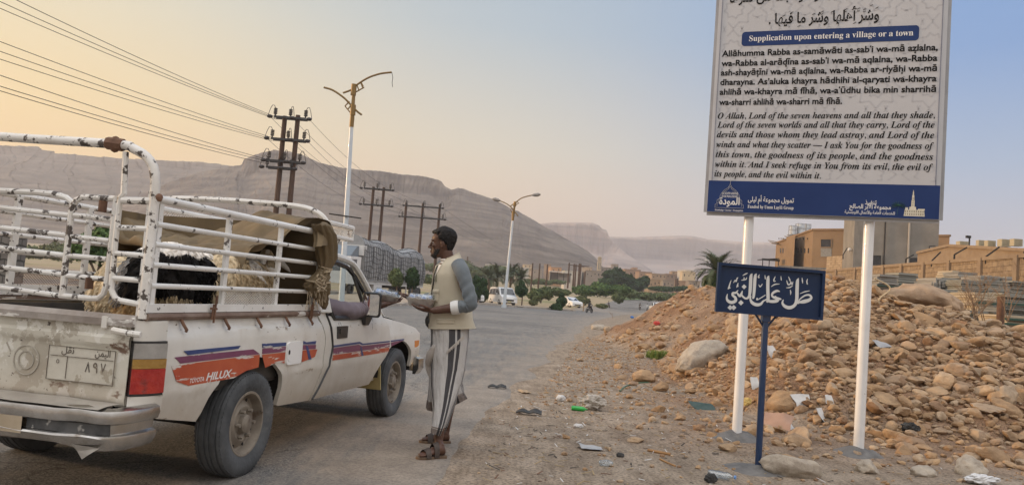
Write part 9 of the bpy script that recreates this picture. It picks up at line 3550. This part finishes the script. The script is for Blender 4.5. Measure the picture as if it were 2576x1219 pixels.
def palm(label, base, h, R_, n, seed, group='date palms', dead=8, pk=1.0):
 t = thing('date_palm', label, 'palm tree', base, 0, group)
 rnd = random.Random(seed)
 mb = MB()
 K = 14
 for i in range(K):
  z = h * i / K
  mb.tube([(0, 0, z), (0, 0, z + h / K * 1.05)], [.17, .21], 9)
 obj('trunk', mb, M_bark, t, smooth=40)
 V, Fc = [], []
 for k in range(n):
  az = rnd.uniform(0, 6.283)
  el = rnd.uniform(-.35, 1.35)
  Lf = R_ * rnd.uniform(.8, 1.1)
  d = Ve((math.cos(az), math.sin(az), 0))
  pts = []
  for i in range(11):
   s = i / 10
   e = el - 1.25 * s * s * (1.1 - .3 * math.sin(el))
   if i == 0:
    pts.append(Ve((0, 0, h)))
   else:
    pts.append(pts[-1] + (d * math.cos(e) + Ve((0, 0, math.sin(e)))) * Lf / 10)
  side = Ve((-d.y, d.x, 0))
  for i in range(10):
   a, b = pts[i], pts[i + 1]
   for j in range(4):
    p = a.lerp(b, j / 4)
    tt = (i + j / 4) / 10
    ll = R_ * .20 * math.sin(math.pi * min(1, tt * .9 + .12)) + .05
    dirf = (b - a).normalized()
    for s_ in (1, -1):
     tip = p + (side * s_ * .75 + dirf * .75 + Ve((0, 0, rnd.uniform(-.15, .3)))).normalized() * ll
     w = dirf * .022 * R_ / 1.6
     o = len(V)
     V += [p - w, p + w, tip]
     Fc.append((o, o + 1, o + 2))
 me = np_mesh('crown', [tuple(v) for v in V], Fc, M_frond, False)
 link('crown', me, t)
 return t
p = at_y(1800, 735, 48)
palm('big bushy date palm rising behind the left end of the heap', Ve((p.x, p.y, p.z)), at_y(1800, 682, 48).z - p.z, 1.75, 60, 1)
for px, top, foot, Y, R_, lb in ((1248, 696, 740, 130, 3.0, 'left date palm of the cluster behind the minivan'), (1282, 694, 738, 135, 3.0, 'middle date palm of the cluster behind the minivan'), (1308, 700, 740, 128, 2.8, 'right date palm of the cluster behind the minivan'), (1228, 700, 742, 126, 2.6, 'short date palm nearest the man in the far cluster')):
 p = at_y(px, foot, Y)
 palm(lb, p, max(1.5, at_y(px, top, Y).z - p.z), R_, 44, int(px))
# fields and town
def field(name, label, quad, Yn, m):
 pts = [on_ground(*q_) for q_ in quad]
 mb = MB()
 n = 16
 mb.grid(lambda u, v: (lambda p: Ve((p.x, p.y, gzf(p.x, p.y) + .25)))(pts[0].lerp(pts[1], u).lerp(pts[3].lerp(pts[2], u), v)), n, n)
 kind(obj(name, mb, m, None, True), 'stuff')
field('green_crop_field', '', [(1555, 756), (1672, 756), (1668, 744), (1560, 744)], 0, mat('crop_green', (.07, .13, .03), (.11, .17, .05), .4, .95, bump=.6, bscale=2))
field('dry_stubble_field', '', [(1345, 720), (1440, 722), (1435, 709), (1350, 706)], 0, mat('stubble_gold', (.33, .25, .12), (.26, .20, .10), .3, .95))
M_h = {'white': mat('pale_lime_wall', (.52, .49, .44), (.44, .41, .36), .4, .95), 'tan': mat('mud_tan_wall', (.34, .245, .165), (.28, .20, .135), .4, .95),
  'orange': mat('orange_clay_wall', (.42, .24, .115), (.36, .20, .10), .4, .95), 'grey': mat('grey_brown_wall', (.265, .225, .19), (.21, .18, .15), .4, .95), 'cream': mat('pale_yellow_wall', (.52, .42, .28), (.45, .36, .24), .4, .95), 'brown': mat('brown_mud_wall', (.30, .205, .14), (.24, .165, .115), .4, .95)}
TOWN = [(1302, 1331, 672, 684, 420, 'white', 'long low white building at the left of the town'),
  (1318, 1338, 665, 676, 440, 'cream', 'small cream house above the long white building'),
  (1369, 1386, 664, 678, 430, 'tan', 'tan house with pale roof left of the orange house'),
  (1387, 1413, 672, 684, 400, 'orange', 'bright orange clay house in the left of the town'),
  (1421, 1464, 681, 708, 330, 'white', 'pale grey-white building behind the tall black poles'),
  (1474, 1511, 680, 707, 320, 'grey', 'grey house with dark windows below the minaret'),
  (1478, 1490, 672, 682, 325, 'grey', 'small grey tower room on the house below the minaret'),
  (1222, 1252, 664, 676, 430, 'white', 'far white house just right of the man'),
  (1258, 1284, 668, 679, 440, 'white', 'far white house left of the second lamp'),
  (1340, 1364, 677, 690, 400, 'grey', 'grey shed between white and tan houses'),
  (1512, 1540, 672, 690, 420, 'grey', 'hillside stone ruin right of the minaret'),
  (1540, 1556, 664, 680, 440, 'grey', 'square grey ruin tower right of the minaret'),
  (1572, 1612, 677, 706, 360, 'brown', 'long brown house right of the dark grove'),
  (1608, 1640, 683, 704, 350, 'brown', 'brown house stepping down beside the long one'),
  (1592, 1604, 673, 682, 370, 'brown', 'brown rooftop room on the long brown house'),
  (1634, 1672, 703, 726, 250, 'tan', 'tan low house nearest the green field'),
  (1668, 1704, 705, 727, 245, 'grey', 'grey-brown house with dark doors in the near row'),
  (1702, 1736, 706, 728, 240, 'brown', 'brown walled yard house at the end of the near row'),
  (1640, 1676, 688, 702, 340, 'tan', 'tan house in the second row of the town'),
  (1676, 1716, 689, 703, 345, 'brown', 'wide brown house in the second row'),
  (1717, 1750, 683, 702, 320, 'cream', 'pale yellow house standing highest at the right end of town'),
  (1725, 1744, 679, 686, 330, 'white', 'white rooftop room of the pale yellow house'),
  (1733, 1762, 706, 730, 235, 'grey', 'grey wall house partly behind the big palm'),
  (1690, 1712, 682, 692, 380, 'tan', 'small tan house behind the wide brown one')]
for i, (a, b, y0, y1, Y, c, lb) in enumerate(TOWN):
 A, B = at_y(a, y0, Y), at_y(b, y0 + (b - a) * .03, Y - 2)
 zb_ = min(at_y(a, y1, Y).z, gzf(A.x, Y)) - .6
 dp = 7 + (i * 37 % 5)
 back = Ve((-1.5 + (i % 3), dp, 0))
 t, c_ = building('house', lb, [A, B, B + back, A + back], (A.z + B.z) / 2, zb_, M_h[c], 'house')
 nwin = max(1, int((b - a) / 9))
 for k in range(nwin):
  x0_ = a + (b - a) * (k + .35) / nwin
  yy_ = y0 + (y1 - y0) * (.28 if (i + k) % 3 else .45)
  wall_quad(t, c_, M_win, 'window' if (i + k) % 4 else 'door', q(x0_, yy_, x0_ + 2.4, yy_ + (3.0 if (i + k) % 4 else 6), A, B))
p0, p1 = at_y(1382, 706, 300), at_y(1436, 708, 300)
t = thing('open_shed', 'long shed with a white roof and dark open front left of the tall poles', 'shed', (p0 + p1) / 2)
w = (p1 - p0).length
hh = at_y(1400, 683, 300).z - p0.z
mb = MB()
mb.box((0, 5, hh * .45), (w, .3, hh * .9))
mb.box((-w * .48, 2.5, hh * .45), (.4, 5, hh * .9))
mb.box((w * .2, .1, hh * .22), (w * .55, .3, hh * .44))
obj('wall', mb, M_h['grey'], t)
mb = MB()
mb.box((0, 2.2, hh * .97), (w * 1.05, 6, .25), (.05, 0, 0))
obj('roof', mb, M_h['white'], t)
for x in (-.45, -.15, .15, .45):
 mb = MB()
 mb.bar((x * w, -.3, -.5), (x * w, -.3, hh), .25, .25)
 obj('post', mb, M_dark, t)
p = at_y(1506.5, 682, 420)
t = thing('minaret', 'tall cream square minaret with arched openings at the end of the hill', 'minaret', p)
hM = at_y(1507, 644, 420).z - p.z
wM = 9.5 * 420 / F
mb = MB()
mb.box((0, 0, hM * .30), (wM * 1.0, wM * 1.0, hM * .62))
obj('tower', mb, M_h['cream'], t)
mb = MB()
for sx in (-1, 1):
 for sy in (-1, 1):
  mb.box((sx * wM * .36, sy * wM * .36, hM * .76), (wM * .2, wM * .2, hM * .32))
mb.box((0, 0, hM * .62), (wM * 1.12, wM * 1.12, hM * .03))
mb.box((0, 0, hM * .925), (wM * .95, wM * .95, hM * .03))
mb.box((0, 0, hM * .75), (wM * .45, wM * .45, hM * .3))
obj('gallery', mb, M_h['cream'], t)
mb = MB()
mb.lathe([(wM * .3, hM * .93), (wM * .22, hM * .97), (0, hM * 1.0)], 10)
obj('cap', mb, M_h['cream'], t)
for k in range(2):
 mb = MB()
 mb.box((-.0 + (k - .5) * wM * .42, -wM * .5, hM * .34), (wM * .22, .12, hM * .42))
 obj('niche', mb, M_h['grey'], t)
for px, y0, y1, Y, lb in ((1335, 661, 733, 150, 'leftmost of three tall bare poles in the dry field'), (1354, 662, 721, 170, 'middle of three tall bare poles in the dry field'), (1373.5, 664, 722, 165, 'right of three tall bare poles in the dry field'),
       (1428.5, 660, 714, 190, 'left pole of the far tall group with a crossarm'), (1441, 663, 719, 180, 'second pole of the far tall group'), (1446, 664, 712, 195, 'third thin pole of the far tall group'), (1454, 662, 717, 182, 'fourth pole of the far tall group'), (1458, 663, 712, 196, 'fifth pole of the far tall group'),
       (1470, 682, 715, 230, 'short pole right of the far tall group'), (1699, 700, 725, 235, 'left of two short poles by the near houses'), (1703.5, 699, 726, 235, 'right of two short poles by the near houses'), (1174.5, 645, 672, 330, 'lone small pole just right of the man'), (1290, 664, 700, 300, 'thin pole beside the second lamp')):
 p, tpz = at_y(px, y1, Y), at_y(px, y0, Y).z
 mb = MB()
 mb.tube([(0, 0, -1), (0, 0, tpz - p.z)], [.20 * Y / 170, .15 * Y / 170], 7)
 if px in (1428.5, 1454, 1441):
  mb.box((1.0, 0, tpz - p.z - .5), (2.6, .15, .15))
 tag(obj('distant_pole', mb, M_wood, None, 40, p), lb, 'utility pole', 'distant timber poles')
p = at_y(1467, 785, 84)
mb = MB()
mb.tube([(0, 0, -.5), (0, 0, .95)], .06, 8)
tag(obj('marker_post', mb, M_card, None, 40, p), 'pale thin marker post standing left of the nearest rider', 'post')
# seen through the cage at the far left
M_stw = block_mat('grey_field_stones', (.21, .19, .17), (.15, .135, .125), (.08, .075, .07), .35, .16, .8)
a, b = at_y(-420, 715, 20), at_y(27, 705, 20)
a.z = b.z = gzf(b.x, 20) - .1
zt_ = at_y(20, 588, 20).z
mb = MB()
for off in (0, .5):
 mb.add([(a.x, a.y + off, a.z), (b.x, b.y + off, b.z), (b.x, b.y + off, zt_), (a.x, a.y + off, zt_)], [(0, 1, 2, 3)], [(0, 0), (6, 0), (6, 1.6), (0, 1.6)])
mb.add([(b.x, b.y, b.z), (b.x, b.y + .5, b.z), (b.x, b.y + .5, zt_), (b.x, b.y, zt_)], [(0, 1, 2, 3)], [(0, 0), (.5, 0), (.5, 1.6), (0, 1.6)])
mb.add([(a.x, a.y, zt_), (b.x, b.y, zt_), (b.x, b.y + .5, zt_), (a.x, a.y + .5, zt_)], [(0, 1, 2, 3)], [(0, 0), (6, 0), (6, .5), (0, .5)])
tag(obj('stone_wall', mb, M_stw, None, fix=False), 'grey dry-stone wall seen through the cage at the left edge', 'wall')
b = at_y(250, 700, 24)
b.z = gzf(b.x, 24)
tree('acacia_tree', 'bright green small tree seen through the rear gate of the pickup', 'tree', b, pxblobs(b, 24, [(178, 590, 250, 660), (220, 572, 300, 640), (240, 610, 320, 670)]), 5200, .075, M_leafg, .09, 91)
rnd = random.Random(5)
for k in range(14):
 p0, p1 = on_ground(186 + rnd.uniform(-20, 40), 706 + rnd.uniform(-16, 12)), on_ground(270 + rnd.uniform(-10, 60), 716 + rnd.uniform(-22, 10))
 p0.z += rnd.uniform(.05, .25)
 p1.z += rnd.uniform(.1, .9)
 mb = MB()
 mb.bar(p0, p1, .10, .04)
 tag(obj('plank', mb, M_card if k % 2 else M_slab[0], None), 'weathered plank in the pile seen through the rear gate', 'plank', 'planks piled beyond the truck')
shrub('dusty far scrub seen through the cage at left', [(30, 618, 120, 650), (100, 612, 200, 655)], 120, 4200, .25, M_leafy, 95)
shrub('dusty far scrub left of the lorry seen under the cage', [(330, 610, 430, 650), (420, 615, 520, 655)], 140, 4200, .27, M_leafo, 96)
shrub('dusty low scrub filling the gap behind the lorry', [(1060, 690, 1100, 712), (850, 640, 930, 670)], 150, 3000, .27, M_leafo, 97)
